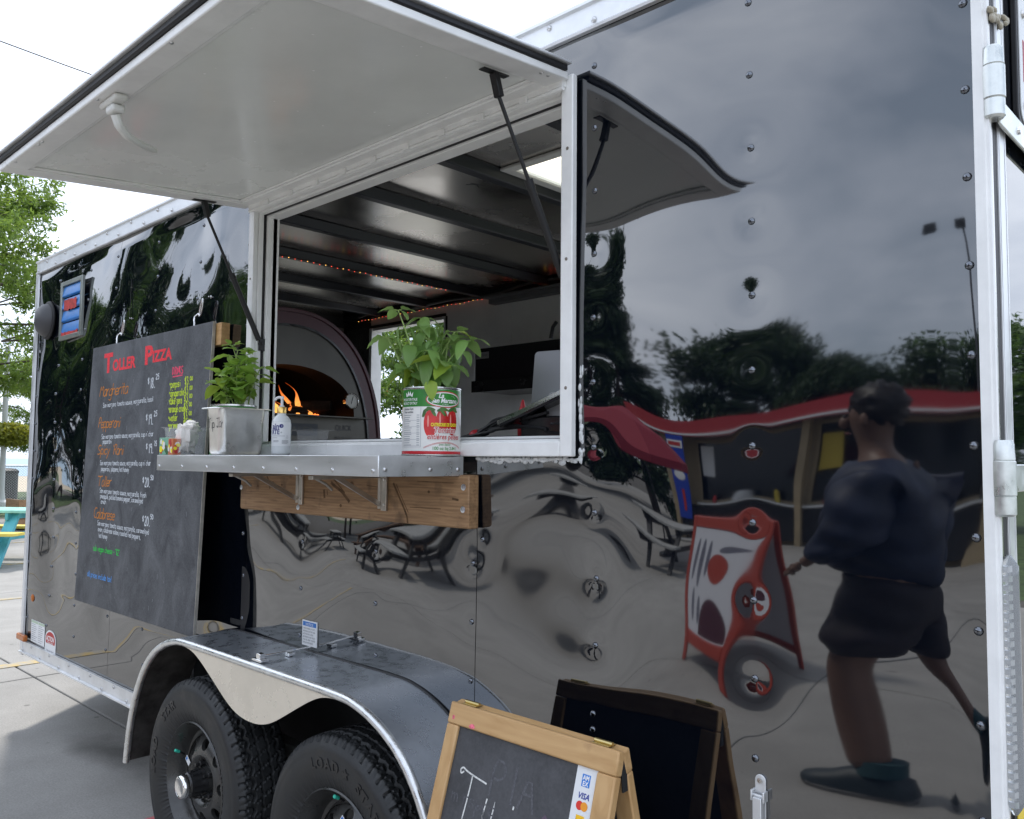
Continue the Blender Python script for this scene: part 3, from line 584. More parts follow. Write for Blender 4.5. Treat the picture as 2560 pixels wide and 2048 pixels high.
# cream face with two arches and a dip between them
low = [(-FH, .305), (-.89, .42), (-.858, .515), (-.815, .60), (-.76, .675), (-.69, .735), (-.61, .775), (-.53, .797), (-.45, .803), (-.385, .795), (-.33, .775), (-.27, .745), (-.21, .713), (-.15, .682), (-.10, .662), (-.05, .651), (0, .648)]
lf = smoothline(low+[(-x, z) for x, z in low[-2::-1]], 4)
top = inset(FP, .012)
def resamp(P, xs_):
    px = [p[0] for p in P]; pz_ = [p[1] for p in P]; return np.interp(xs_, px, pz_)
tt = np.linspace(0, 1, 160)
def arc(P):
    d = [0]
    for a, c in zip(P[:-1], P[1:]): d.append(d[-1]+math.hypot(c[0]-a[0], c[1]-a[1]))
    d = np.array(d)/d[-1]; return np.interp(tt, d, [p[0] for p in P]), np.interp(tt, d, [p[1] for p in P])
tx_, tz_ = arc(top); xr = np.array([FX+p[0] for p in lf]); 
lx = np.where(np.abs(tx_-FX) > .70, tx_, tx_)
lz = np.interp(tx_, xr, [p[1] for p in lf])
# on the steep ends the face is only a narrow flange
b = MB(); K = len(tx_); steep = np.clip((np.abs(tx_-FX)-.55)/.2, 0, 1)
ins = inset(FP, .022); ix, iz = arc(ins)
bx = tx_*(1-steep)+ix*steep; bz = np.minimum(lz, tz_-.003)*(1-steep)+iz*steep
for y in (-.2055, -.2085):
    b.v += [(tx_[i], y, tz_[i]) for i in range(K)]+[(bx[i], y, bz[i]) for i in range(K)]
for i in range(K-1):
    b.f += [(i, i+1, K+i+1, K+i), (2*K+i, 3*K+i, 3*K+i+1, 2*K+i+1), (K+i, K+i+1, 3*K+i+1, 3*K+i)]
obj('fender_face', b, APRON, fender, smooth=30)
b = MB(); b.tube([(x, -.0035, z+.004) for x, z in FP], .0042, 6); obj('fender_seal', b, GASKET, fender)
b = MB(); b.tube([(-2.357, -.186, .842), (-2.36, -.004, .842)], .004, 8)
b.box(-2.385, -2.33, -.200, -.17, .8285, .836); b.box(-2.368, -2.346, -.195, -.176, .836, .852); b.box(-2.37, -2.345, -.095, -.07, .8285, .838); obj('brace_rod', b, CHROME, T, bevel=.002)
# notice sticker at the fender
def wallf(o=.0016):
    return lambda u, v, t=0: (u, -o-t, v)
def flat_xz(b, x0, x1, z0, z1, y): return b.add([(x0, y, z0), (x1, y, z0), (x1, y, z1), (x0, y, z1)], [(0, 1, 2, 3)])
PAPER = mat('sticker_white', (.74, .75, .76), .45); PRINT = mat('print_dark', (.05, .05, .06), .6); PRINTB = mat('print_blue', (.03, .16, .48), .5); PRINTR = mat('print_red', (.45, .03, .03), .5)
PRINTG = mat('print_green', (.05, .27, .05), .4); PRINTW = mat('print_white', (.85, .85, .85), .45); PRINTY = mat('print_yellow', (.85, .75, .03), .45); PRINTGR = mat('print_grey', (.35, .36, .38), .5)
yo = yh(-2.366, .885)-.004
b = MB(); b.box(-2.408, -2.324, yo, yo+.003, .845, .925); nt_ = obj('notice_sticker', b, PAPER, T, smooth=0)
b = MB(); flat_xz(b, -2.404, -2.328, .907, .921, yo-.0004); obj('header', b, PRINTB, nt_, smooth=0)
typed('NOTICE', .012, lambda u, v, t: (-2.366+u, yo-.0008, .9095+v), PRINTW, nt_, align='CENTER')
for i, tx in enumerate(('CHECK WHEEL LUG NUTS', 'BEFORE EACH TRIP AND', 'AFTER THE FIRST 50 MILES', 'SEE MANUAL FOR TORQUE', 'VALUES AND ORDER', 'RETORQUE AFTER SERVICE')):
    typed(tx, .0075, lambda u, v, t, i=i: (-2.402+u, yo-.0006, .897-.009*i+v), PRINT, nt_, width=.07-.012*(i % 3 == 2), res=1)

# ---------------------------------------------------------------- wheels
TR, TW = .345, .205
def tyre_mesh():
    prof = [(.192, .062), (.200, .078), (.215, .086), (.235, .0955), (.255, .1005), (.275, .1025), (.290, .1020), (.298, .1005), (.303, .1012), (.312, .0990), (.318, .0955)]
    shoulder = [(.325, .091), (.332, .086), (.3385, .080)]
    side = prof+shoulder
    tread = [(TR-.0004*(k/10)**2*0-(abs(t)/.078)**4*.004, t) for k, t in enumerate(np.linspace(.077, -.077, 45))]
    P = side+tread+[(r, -t) for r, t in side[::-1]]
    N = 416; NB = 52
    th = np.arange(N)*2*pi/N; rr = np.array([p[0] for p in P]); tt_ = np.array([p[1] for p in P])
    TH, T_ = np.meshgrid(th, tt_); RR = np.repeat(rr[:, None], N, 1)
    ph = (TH*NB/(2*pi)) % 1.
    zig = .0035*np.where(ph < .5, 4*ph-1, 3-4*ph)
    dep = np.zeros_like(RR); inT = np.abs(T_) < .0775
    for gpos in (-.049, -.018, .018, .049):
        wv_ = zig*(1.6 if abs(gpos) > .03 else .5)*(1 if gpos > 0 else -1)
        dep = np.maximum(dep, np.where(np.abs(T_-gpos-wv_) < (.0045 if abs(gpos) > .03 else .0032), .0085, 0)*inT)
    ph2 = (TH*NB/(2*pi)+.25*np.sign(T_)+T_*9) % 1.
    dep = np.maximum(dep, np.where((ph2 < .16) & (np.abs(T_) > .049) & (np.abs(T_) < .0905), .007, 0))
    dep = np.maximum(dep, np.where((np.abs(ph2-.58) < .06) & (np.abs(T_) > .062) & (np.abs(T_) < .0885), .004, 0))
    ph3 = (TH*NB/(2*pi)+T_*14) % 1.
    dep = np.maximum(dep, np.where((ph3 < .13) & (np.abs(T_) < .044), .004, 0))
    RR = RR-dep
    b = MB(); X = RR*np.cos(TH); Z = RR*np.sin(TH)
    V = np.stack([X, -T_, Z], -1).reshape(-1, 3); b.v = V.tolist(); np_ = len(P)
    b.f = [(i*N+k, i*N+(k+1) % N, (i+1)*N+(k+1) % N, (i+1)*N+k) for i in range(np_-1) for k in range(N)]
    return new_mesh('tyre', b, smooth=32, m=RUBBER)
TYRE = tyre_mesh()
RX = Matrix.Rotation(pi/2, 4, 'X')          # lathe height -> -Y (outwards)
RIMM = mat('black_wheel_enamel', (.045, .045, .044), .3, .35, 1.7, rvar=.1, vscale=16)
def rim_mb():
    b = MB(); N = 64
    prof = [(.1925, -.07), (.178, -.05), (.176, .03), (.182, .058), (.1935, .066), (.2015, .073), (.2035, .083), (.199, .086), (.1945, .080), (.188, .068), (.181, .058), (.1735, .040), (.172, .034), (.168, .026), (.158, .022), (.149, .026)]
    b.lathe(prof, N, RX)
    # disc with eight round holes
    def disc_y(r): return -(.026+.026*max(0, 1-((r-.092)/.055)**2)) if r > .05 else -.046
    nh = 8; M_ = 16; hr = .0205; rc = .121
    for k in range(nh):
        a0 = 2*pi*k/nh
        def pt(r, a): return (r*cos(a), disc_y(r), r*sin(a))
        hole = [(rc+hr*cos(2*pi*j/M_)*.95, a0+hr*sin(2*pi*j/M_)/rc) for j in range(M_)]
        outer = []
        for j in range(M_):
            t = 2*pi*j/M_; cx_, cy_ = cos(t), sin(t); s_ = 1/max(abs(cx_), abs(cy_)); outer.append((rc+.028*cx_*s_, a0+(pi/nh)*cy_*s_))
        mid = [((o[0]+h_[0])/2, (o[1]+h_[1])/2) for o, h_ in zip(outer, hole)]
        V = [pt(*p) for p in outer]+[pt(*p) for p in mid]+[pt(*p) for p in hole]+[(hole[j][0]*cos(hole[j][1]), disc_y(hole[j][0])+.012, hole[j][0]*sin(hole[j][1])) for j in range(M_)]
        F = [(r_*M_+j, r_*M_+(j+1) % M_, (r_+1)*M_+(j+1) % M_, (r_+1)*M_+j) for r_ in range(3) for j in range(M_)]
        b.add(V, F)
    b.lathe([(.149, .034), (.149, .026)], N, RX); 
    b.lathe([(.093, .052), (.086, .054), (.074, .048), (.066, .036), (.048, .036), (.046, .05)], N, RX)
    return b
def hub_mb():
    b = MB(); b.lathe([(.046, .0), (.045, .05), (.042, .056), (.041, .098), (.037, .102)], 32, RX)
    for k in range(12):
        a = 2*pi*k/12; b.box(-.003, .003, -.09, -.058, .0405, .0445, Matrix.Rotation(a, 4, 'Y'))
    return b
def cap_mb():
    b = MB(); b.lathe([(.0365, .098), (.0385, .104), (.0385, .118), (.035, .1255), (.030, .127), (.028, .1255), (.001, .1262)], 32, RX); return b
def nut_mb():
    b = MB(); b.lathe([(.0105, .0), (.0105, .018), (.0065, .020), (.0062, .034), (.0005, .035)], 6, RX); return b
def polar(rad, ang): return (rad*cos(ang), rad*sin(ang))
RIMME = new_mesh('wheel', rim_mb(), m=RIMM, smooth=40); HUBME = new_mesh('hub', hub_mb(), m=BLKMET, smooth=40); CAPME = new_mesh('hub_cap', cap_mb(), m=CHROME, smooth=50); NUTME = new_mesh('lug_nut', nut_mb(), m=BLKMET, smooth=30)
GRN = mat('green_valve_cap', (.04, .50, .36), .4)
vb = MB(); vb.tube([(0, 0, 0), (.004, -.012, .01), (.006, -.022, .016)], .0035, 8); VSTEM = new_mesh('valve_stem', vb, m=GASKET)
vb = MB(); vb.tube([(.006, -.022, .016), (.009, -.036, .024)], [.0052, .0056], 8); vb.sph((.009, -.036, .024), .0056, 6); VCAP = new_mesh('valve_cap', vb, m=GRN)
vb = MB(); vb.box(-.016, .016, -.0012, 0, -.0095, .0095); LABEL = new_mesh('balance_label', vb, m=PAPER, smooth=0)
vb = MB(); vb.box(-.014, -.004, -.0016, -.0013, -.006, .007); LABEL2 = new_mesh('label_mark', vb, m=PRINTB, smooth=0)
WY = -.093; WZ = .345
WHEELS = []
for x, words, va in ((-2.79, [('STAR', 128), ('LOAD', 172), ('ST 205/75R15', 330)], 161), (-1.957, [('LOAD', 97), ('STAR', 53), ('ST 205/75R15', 260)], 97)):
    wh = link('wheel', RIMME, T, Vector((x, WY, WZ))-Vector(T.location)); WHEELS.append(wh)
    link('tyre', TYRE, wh); link('hub', HUBME, wh, (0, -.006, 0)); link('hub_cap', CAPME, wh, (0, -.006, 0))
    for k in range(5):
        px, pz_ = polar(.057, 2*pi*k/5+.6); link('lug_nut', NUTME, wh, (px, -.036, pz_))
    px, pz_ = polar(.160, R(va)); vs = link('valve_stem', VSTEM, wh, (px, -.045, pz_)); vc = link('valve_cap', VCAP, wh, (px, -.045, pz_))
    px, pz_ = polar(.110, R(va)-.10); lb_ = link('balance_label', LABEL, wh, (px, -.0555, pz_)); lb_.rotation_euler = (0, R(38), 0)
    lk = link('label_mark', LABEL2, wh, (px, -.0555, pz_)); lk.rotation_euler = (0, R(38), 0)
    for wd_, ac in words:
        tb_ = type_mb(wd_, .044 if len(wd_) < 6 else .026, bold=.0013, align='CENTER', extrude=.0014, space=1.2); rb = .259
        V = []
        for (u, v, t) in tb_.v:
            a = R(ac)-u/(rb+.012); r_ = rb+v*.92
            yb = -np.interp(r_, [.235, .255, .275, .290, .298], [.0955, .1005, .1025, .1020, .1005]); V.append((r_*cos(a), yb-.0009-t, r_*sin(a)))
        tb_.v = V; obj('lettering', tb_, RUBBER2, wh, smooth=0)
    if words[0][0] == 'LOAD':
        st_ = MB(); a = R(76); cx_, cz_ = polar(.274, a)
        star = [(.015*(1 if k % 2 == 0 else .42)*cos(pi/2+k*pi/5), .015*(1 if k % 2 == 0 else .42)*sin(pi/2+k*pi/5)) for k in range(10)]
        st_.prism(star, lambda u, v, t: (cx_+u, -.1025-t, cz_+v), 0, .002); obj('star_mark', st_, RUBBER2, wh, smooth=0)

# ---------------------------------------------------------------- serving shelf, plank, brackets
sx0, sx1, sy, sz = -2.868, -1.632, -.302, 1.4565
b = MB(); b.box(sx0, sx1, sy, -.0255, sz-.016, sz); b.box(sx0, sx1, sy-.0022, sy-.0002, sz-.052, sz-.0005); b.box(sx1+.0002, sx1+.0022, sy-.002, -.0255, sz-.052, sz-.0005); b.box(sx0-.0022, sx0-.0002, sy, -.0255, sz-.052, sz-.0005)
shelf = obj('serving_shelf', b, ALU, T, bevel=.0012)
sv = MB(); sv.lathe([(.0062, 0), (.0058, .0018), (.0035, .003), (.0008, .0031)], 10, RX); SVM = new_mesh('rivet', sv, m=RIVS, smooth=60)
for k in range(8):
    o = link('rivet', SVM, shelf, (sx0+.02+k*(sx1-sx0-.04)/7, sy-.0022, sz-.038))
for y in (sy+.018, -.14, -.045):
    o = link('rivet', SVM, shelf, (sx1+.0022, y, sz-.034)); o.rotation_euler = (0, 0, pi/2)
b = MB(); b.prism([(-.041, 1.274), (-.041, 1.402), (-.036, 1.408), (-.004, 1.408), (-.004, 1.268), (-.036, 1.268)], lambda u, v, t: (t, u, v), -2.775, -1.592); plank = obj('wood_plank', b, PLANKW, T, bevel=.003)
sc_ = MB(); sc_.lathe([(.0088, 0), (.0085, .0012), (.004, .0018)], 12, RX); sc_.lathe([(.004, .0012), (.0001, .0010)], 6, RX); SCR = new_mesh('screw', sc_, m=mat('zinc_screw', (.68, .72, .78), .28, 1.), smooth=40)
for x, z in ((-1.612, 1.376), (-1.613, 1.318), (-2.398, 1.290), (-2.77, 1.345)): link('screw', SCR, plank, (x, -.0412, z))
SCAR = mat('wood_scar', (.115, .062, .028), .8, var=.4, vscale=60); PF = lambda u, v, o=0: (u, -.0414-o, v)
for P, w_ in (([(-1.905, 1.380), (-1.880, 1.345), (-1.845, 1.295), (-1.838, 1.270)], .007), ([(-1.892, 1.378), (-1.868, 1.343), (-1.836, 1.300)], .0025), ([(-2.215, 1.375), (-2.19, 1.362), (-2.160, 1.350), (-2.135, 1.333), (-2.115, 1.318)], .010), ([(-2.20, 1.385), (-2.165, 1.362), (-2.14, 1.345)], .004), ([(-2.60, 1.392), (-2.585, 1.372), (-2.575, 1.345)], .006), ([(-2.63, 1.370), (-2.55, 1.368)], .003), ([(-2.252, 1.352), (-2.248, 1.325)], .010), ([(-2.235, 1.350), (-2.232, 1.335)], .004), ([(-1.655, 1.345), (-1.63, 1.342)], .006), ([(-2.03, 1.37), (-1.96, 1.366)], .002), ([(-2.45, 1.325), (-2.30, 1.322)], .0018), ([(-1.80, 1.388), (-1.65, 1.386)], .0018), ([(-1.83, 1.315), (-1.70, 1.316)], .002)):
    b = MB(); ribbon(b, smoothline(P, 4) if len(P) > 2 else P, w_, PF, 1); obj('wood_scar', b, SCAR, plank, smooth=0)
for (kx, kz, kr) in ((-2.105, 1.372, .008), (-2.655, 1.352, .005), (-2.16, 1.305, .005), (-2.50, 1.36, .004), (-1.75, 1.36, .004)):
    b = MB(); b.add([PF(kx+kr*1.3*cos(a), kz+kr*sin(a), .0001) for a in np.linspace(0, 2*pi, 12, endpoint=False)], [tuple(range(12))]); obj('knot', b, SCAR, plank, smooth=0)
b = MB()
BRK = mat('nickel_bracket', (.50, .46, .41), .35, 1., var=.15, vscale=20)
def bracket(x):
    b = MB(); b.box(x-.022, x-.010, -.047, -.0415, 1.305, 1.400); b.box(x+.004, x+.020, -.049, -.0415, 1.300, 1.400); b.box(x-.010, x+.004, -.0445, -.0415, 1.30, 1.4)
    br = obj('shelf_bracket', b, BRK, T, bevel=.001)
    b = MB(); b.bar((x-.004, -.052, 1.318), (x-.004, -.205, 1.398), .014, .006, (1, 0, 0)); obj('brace_arm', b, BRK, br, bevel=.001)
    b = MB(); b.bar((x-.004, -.285, 1.396), (x-.004, -.05, 1.399), .022, .010, (0, 0, 1)); b.tube([(x-.004, -.27, 1.394), (x-.004, -.235, 1.378), (x-.004, -.215, 1.362)], .004, 6); obj('top_arm', b, BRK, br, bevel=.001)
    b = MB()
    for z in (1.318, 1.39):
        b.lathe([(.004, .049), (.0035, .052), (.0005, .0525)], 8, Matrix.Translation((x+.012, 0, z)) @ RX)
    obj('bolt', b, STEEL, br)
bracket(-2.385); bracket(-1.948)

# ---------------------------------------------------------------- small fittings on the skin
b = MB(); vy = -.012
VENTF = mat('vent_frame_aluminium', (.30, .32, .30), .35, .7, var=.15)
ring(b, -4.80, -4.485, 2.062, 2.372, .026, .022, -.016, -.001); vf = obj('side_vent', b, VENTF, T, bevel=.002)
BLUE = mat('blue_plastic', (.012, .17, .52), .3, var=.12, vscale=20)
for k in range(4):
    z0 = 2.090+k*.066; b = MB(); b.prism([(-.002, 0), (-.013, .006), (-.013, .012), (-.004, .060), (-.002, .060)], lambda u, v, t: (t, u, z0+v), -4.774, -4.511); obj('louvre', b, BLUE, vf, bevel=.001)
b = MB(); b.box(-4.76, -4.53, -.0155, -.0135, 2.24, 2.262)
RT = mat('red_tape', (.42, .035, .03), .5, var=.4, vscale=40)
b = MB()
for (x0, x1, z0, z1) in ((-4.74, -4.56, 2.216, 2.268), (-4.765, -4.53, 2.066, 2.10)):
    n = 9; V = [(x0+(x1-x0)*i/n, -.0145, z1+random.uniform(-.005, .005)) for i in range(n+1)]+[(x0+(x1-x0)*i/n, -.0140, z0+random.uniform(-.006, .006)) for i in range(n+1)]
    b.add(V, [(i, i+1, n+2+i, n+1+i) for i in range(n)])
obj('tape', b, RT, vf, smooth=0)
b = MB(); b.lathe([(.106, 0), (.106, .006), (.100, .010), (.093, .012)], 40, Matrix.Translation((-5.018, 0, 2.197)) @ RX); kc = obj('inlet_cover', b, BLKMAT, T)
b = MB(); b.lathe([(.092, .010), (.086, .032), (.065, .052), (.035, .062), (.001, .065)], 40, Matrix.Translation((-5.018, 0, 2.197)) @ RX); obj('dome', b, mat('grey_plastic', (.06, .06, .065), .45), kc)
AMB = mat('amber_lens', (.42, .12, .02), .2, 0, 1.5, bump=.3, bscale=200)
b = MB(); b.lathe([(.021, 0), (.020, .008), (.012, .013), (.001, .014)], 16, Matrix.Translation((-5.06, 0, .683)) @ RX); obj('marker_light', b, AMB, T)
b = MB(); b.box(-5.212, -5.085, -.036, -.0135, .447, .480); obj('marker_light', b, AMB, T, bevel=.006)
yo2 = -.0022
b = MB(); b.box(-5.075, -4.862, yo2, yo2+.001, .452, .568); st1 = obj('compliance_sticker', b, PAPER, T, smooth=0)
b = MB(); flat_xz(b, -5.07, -4.967, .553, .566, yo2-.0004); flat_xz(b, -4.96, -4.866, .553, .566, yo2-.0004); obj('header', b, mat('print_pale_green', (.45, .55, .42), .5), st1, smooth=0)
b = MB()
for r_ in range(9):
    z = .545-r_*.0105
    for c_ in range(2): flat_xz(b, -5.065+c_*.105, -5.065+c_*.105+random.uniform(.05, .09), z, z+.003, yo2-.0006)
obj('print_lines', b, PRINTGR, st1, smooth=0)
b = MB(); b.prism([(-4.85, .43), (-4.69, .43), (-4.69, .50)]+[(-4.77+.08*cos(a), .50+.05*sin(a)) for a in np.linspace(0, pi, 14)]+[(-4.85, .50)], lambda u, v, t: (u, yo2+.001-t, v), 0, .001); st2 = obj('maker_sticker', b, PAPER, T, smooth=0)
b = MB(); b.prism([(-4.77+.070*cos(a), .50+.041*sin(a)) for a in np.linspace(-.5, pi+.5, 22)], lambda u, v, t: (u, yo2-.0004-t, v), 0, .0002); obj('emblem', b, PRINTR, st2, smooth=0)
typed('ACTION', .034, lambda u, v, t: (-4.77+u, yo2-.0010, .495+v), PRINTW, st2, align='CENTER', width=.115, bold=.001)
typed('TRAILERS', .014, lambda u, v, t: (-4.77+u, yo2-.0010, .438+v), PRINTGR, st2, align='CENTER', width=.11)
typed('TRAILERS', .015, lambda u, v, t: (-4.77+u, yo2-.0010, .480+v), PRINTW, st2, align='CENTER', width=.09)
# latch low on the rear panel
LX = -.8005; ly = yh(LX, .78)
b = MB(); out = [(LX+.011*cos(a), .832+.011*sin(a)) for a in np.linspace(0, pi, 12)]+[(LX-.011, .66), (LX+.011, .66)]
b.prism(out, lambda u, v, t: (u, ly-.0005-t, v), 0, .004); lt = obj('latch', b, ALUT, T, bevel=.001)
b = MB(); b.lathe([(.006, .0), (.005, .003), (.0005, .0035)], 10, Matrix.Translation((LX, ly-.0045, .832)) @ RX); obj('bolt', b, STEEL, lt)
b = MB(); b.box(LX-.0145, LX-.0105, ly-.018, ly-.0005, .795, .815); b.box(LX+.0105, LX+.0145, ly-.018, ly-.0005, .795, .815); b.tube([(LX-.0145, ly-.012, .805), (LX+.0145, ly-.012, .805)], .003, 8); b.box(LX-.009, LX+.009, ly-.020, ly-.008, .66, .803); obj('latch_lever', b, ALUT, lt, bevel=.002)
# ---------------------------------------------------------------- rear face: hinges, door, lamp, plate
b = MB(); b.box(-.41, -.3728, .0005, .006, .36, 2.55); obj('rear_post', b, STEEL, T)
b = MB(); b.box(-.41, -.3745, .0065, .0375, .36, 2.55); obj('door_gap', b, GASKET, T, smooth=0)
b = MB(); b.box(-.42, -.378, .0885, 1.06, .40, 2.48); door = obj('rear_door', b, BLACKP, T, bevel=.002)
b = MB(); b.box(-.42, -.3722, .038, .088, .40, 2.48); b.box(-.3722, -.3712, .043, .047, .40, 2.48); b.box(-.3722, -.3712, .078, .082, .40, 2.48); obj('door_trim', b, ALUT, door, bevel=.002)
HSTEEL = mat('zinc_hinge', (.62, .64, .62), .34, .9, var=.15, vscale=30, rvar=.1)
for zc, zs in ((2.085, 2.040), (1.424, 1.424)):
    b = MB(); x, y = -.3685, .001
    b.lathe([(.0001, -.062), (.014, -.062), (.0175, -.058), (.0175, -.030), (.0165, -.029), (.0175, -.028), (.0185, -.027), (.0185, .027), (.0175, .028), (.0165, .029), (.0175, .030), (.0165, .056), (.014, .062), (.0001, .062)], 20, Matrix.Translation((x, y, zc))); hg = obj('door_hinge', b, HSTEEL, T, smooth=40)
    V0 = (-.364, .012, zs); V1 = (-.364, .55, zs)
    b = MB(); b.bar(V0, V1, .006, .046, (0, 0, 1)); obj('hinge_strap', b, HSTEEL, hg, bevel=.002)
    for t in (.22, .5, .8):
        p_ = Vector(V0).lerp(Vector(V1), t); s_ = MB(); s_.lathe([(.008, 0), (.007, .004), (.0005, .005)], 10, Matrix.Translation((-.361, p_.y, p_.z)) @ Matrix.Rotation(pi/2, 4, 'Y')); obj('bolt', s_, CHROME, hg)
b = MB(); pts = [(-.366, .006, .89+.41*t) for t in np.linspace(0, 1, 24)]
b.tube(pts, [.004]+[.0145]*22+[.004], 14); LENS = mat('clear_lens', (.85, .88, .9), .12, 0, 1.45, trans=.75)
lamp_ = obj('marker_lamp', b, LENS, T, smooth=60)
b = MB()
for k in range(26): b.box(-.372, -.365, -.001, .013, .902+k*.0148, .911+k*.0148)
o = obj('led_strip', b, mat('led_silver', (.6, .62, .66), .3, .9), lamp_, smooth=0); o['kind'] = 'stuff'
b = MB(); b.box(-.3695, -.368, .030, .085, .865, .905); obj('warning_tape', b, mat('yellow_tape', (.75, .55, .03), .5), T)
b = MB(); out = []
for (cy, cz, a0) in ((.50, 2.44, 0), (.165+.035, 2.44, pi/2), (.165+.035, 2.095, pi), (.50, 2.095, 1.5*pi)):
    out += [(cy+.035*cos(a0+a), cz+.035*sin(a0+a)) for a in np.linspace(0, pi/2, 6)]
b.prism(out, lambda u, v, t: (-.3775+t, u, v), 0, .010); pf = obj('plate_frame', b, GASKET, T, bevel=.002)
b = MB(); out = []
for (cy, cz, a0) in ((.49, 2.43, 0), (.178+.03, 2.43, pi/2), (.178+.03, 2.105, pi), (.49, 2.105, 1.5*pi)):
    out += [(cy+.03*cos(a0+a), cz+.03*sin(a0+a)) for a in np.linspace(0, pi/2, 6)]
b.prism(out, lambda u, v, t: (-.3672+t, u, v), 0, .0015); obj('licence_plate', b, PAPER, pf)
for y0, m_ in ((.200, PRINTR), (.212, PRINTB), (.232, PRINTB)):
    b = MB(); b.box(-.3655, -.3653, y0, y0+.009, 2.155, 2.235); obj('plate_print', b, m_, pf, smooth=0)
for z in (2.285, 2.11):
    b = MB(); b.lathe([(.008, 0), (.007, .004), (.0005, .005)], 10, Matrix.Translation((-.3655, .205, z)) @ Matrix.Rotation(pi/2, 4, 'Y')); obj('screw', b, STEEL, pf)
# caulk strings on the rear post
b = MB()
for k in range(14): 
    y = -.008+random.random()*.11; z = 2.205+random.uniform(-.010, .012)+y*.2; b.sph((-.368, y, z), 1, 5, (.005, random.uniform(.006, .016), random.uniform(.003, .007)))
obj('sealant', b, mat('old_silicone', (.42, .38, .30), .5), T, smooth=80)

# ================================================================== MENU BOARD
def by(z): return -.062-(1.96-z)*.034
MBD = thing('menu_board', 'big chalkboard pizza menu with coloured handwriting hanging on the trailer wall', 'menu board', (-3.57, -.09, .79))
bx0, bx1, bz0, bz1 = -4.170, -2.982, .79, 1.962
b = MB()
V = [(x, by(z)+dy, z) for dy in (0, .0125) for (x, z) in ((bx0, bz0), (bx1, bz0+.004), (bx1, bz1), (bx0, bz1))]
b.add(V, [(0, 1, 2, 3), (7, 6, 5, 4), (0, 4, 5, 1), (1, 5, 6, 2), (2, 6, 7, 3), (3, 7, 4, 0)])
obj('board', b, CHALK, MBD, bevel=.0015)
EDGE = mat('raw_board_edge', (.36, .34, .30), .8, var=.25, vscale=20)
b = MB(); V = [(x, by(z)+dy, z) for dy in (.0005, .012) for (x, z) in ((bx1+.0004, bz0), (bx1+.0034, bz0), (bx1+.0034, bz1), (bx1+.0004, bz1))]
b.add(V, [(0, 1, 2, 3), (7, 6, 5, 4), (0, 4, 5, 1), (1, 5, 6, 2), (2, 6, 7, 3), (3, 7, 4, 0)]); obj('edge', b, EDGE, MBD, smooth=0)
b = MB(); b.box(-3.10, -2.942, -.0475, -.012, 1.872, 1.956); obj('wood_block', b, PINE, MBD, bevel=.002)
def bfix(x, z):
    s = (1.545+by(z))/1.465; return x*s, 1.444+(z-1.444)*s
def bfn(x, z, off=0):
    x, z = bfix(x, z); return (x, by(z)-.0006-off, z)
PINK = chalk_colour('red', (.74, .06, .075)); ORG = chalk_colour('orange', (.56, .21, .045)); WHC = chalk_colour('white', (.60, .63, .66)); YLC = chalk_colour('yellow', (.52, .66, .06)); GRC = chalk_colour('green', (.05, .62, .10)); BLC = chalk_colour('blue', (.12, .35, .78)); RDC = chalk_colour('pink', (.78, .09, .16))
def block(txt, x, z, h, wd, rot=0.):
    cr, sr = cos(rot), sin(rot)
    tb_ = type_mb(txt, h/.72, bold=h*.055, width=wd); 
    tb_.v = [bfn(x+u*cr-v*sr, z+u*sr+v*cr) for u, v, t in tb_.v]; obj('lettering', tb_, PINK, MBD, smooth=0)
block('T', -3.975, 1.832, .086, .100); block('OLLER', -3.878, 1.834, .050, .250); block('P', -3.540, 1.838, .076, .078); block('IZZA', -3.462, 1.842, .046, .180)
def line(txt, x, z, size, m, **k): return hand(txt, x, z, size, bfn, m, MBD, **k)
def cursive(txt, x, z, h, width, **k): return line(txt, x, z, h, ORG, width=width, slant=.22, gap=.8, wd=.0046, jit=.025, **k)
cursive('Margherita', -4.018, 1.724, .052, .318); cursive('Pepperoni', -4.022, 1.580, .047, .25); cursive("Spicy 'Roni", -4.016, 1.460, .044, .29); cursive('Toller', -3.995, 1.318, .046, .15); cursive('Calabrese', -4.032, 1.172, .048, .24)
def price(d, c, x, z, h):
    line('$', x, z+h*.45, h*.55, WHC, wd=.005); line(d+'.', x+.022, z, h, WHC, wd=.0055, width=.052, jit=.015); line(c, x+.076, z+h*.75, h*.5, WHC, wd=.0045)
price('18', '25', -3.497, 1.733, .045); price('19', '25', -3.503, 1.583, .044); price('19', '75', -3.492, 1.465, .040); price('20', '50', -3.514, 1.326, .040); price('20', '50', -3.503, 1.168, .040)
def small(txt, x, z, width, rot=0., m=WHC, h=.0215): return line(txt, x, z, h, m, wd=.0030, width=width, rot=rot, jit=.02, gap=1.6)
small('San marzano tomato sauce, mozzarella, basil', -3.972, 1.672, .535, .012)
small("San marzano tomato sauce, mozzarella, cup n' char", -3.974, 1.530, .55, .010); small('pepperoni', -3.958, 1.509, .10)
small("San marzano tomato sauce, mozzarella, cup n' char", -3.980, 1.412, .54, .006); small('pepperoni, jalapeno, hot honey', -3.966, 1.386, .31)
small('San marzano tomato sauce, mozzarella, fresh', -3.972, 1.288, .50, -.010); small('pineapple, pickled banana pepper, caramelized', -3.964, 1.264, .46, -.012); small('onion', -3.953, 1.240, .062)
small('San marzano tomato sauce, mozzarella, caramelized', -3.985, 1.142, .55, -.012); small('onion, calabrese salami, roasted red peppers,', -3.975, 1.116, .46, -.012); small('hot honey', -3.962, 1.088, .10)
small('sub vegan cheese - "$2"', -4.022, 1.026, .30, 0, GRC, .026); small('all prices include tax!', -4.080, .905, .28, 0, BLC, .026)
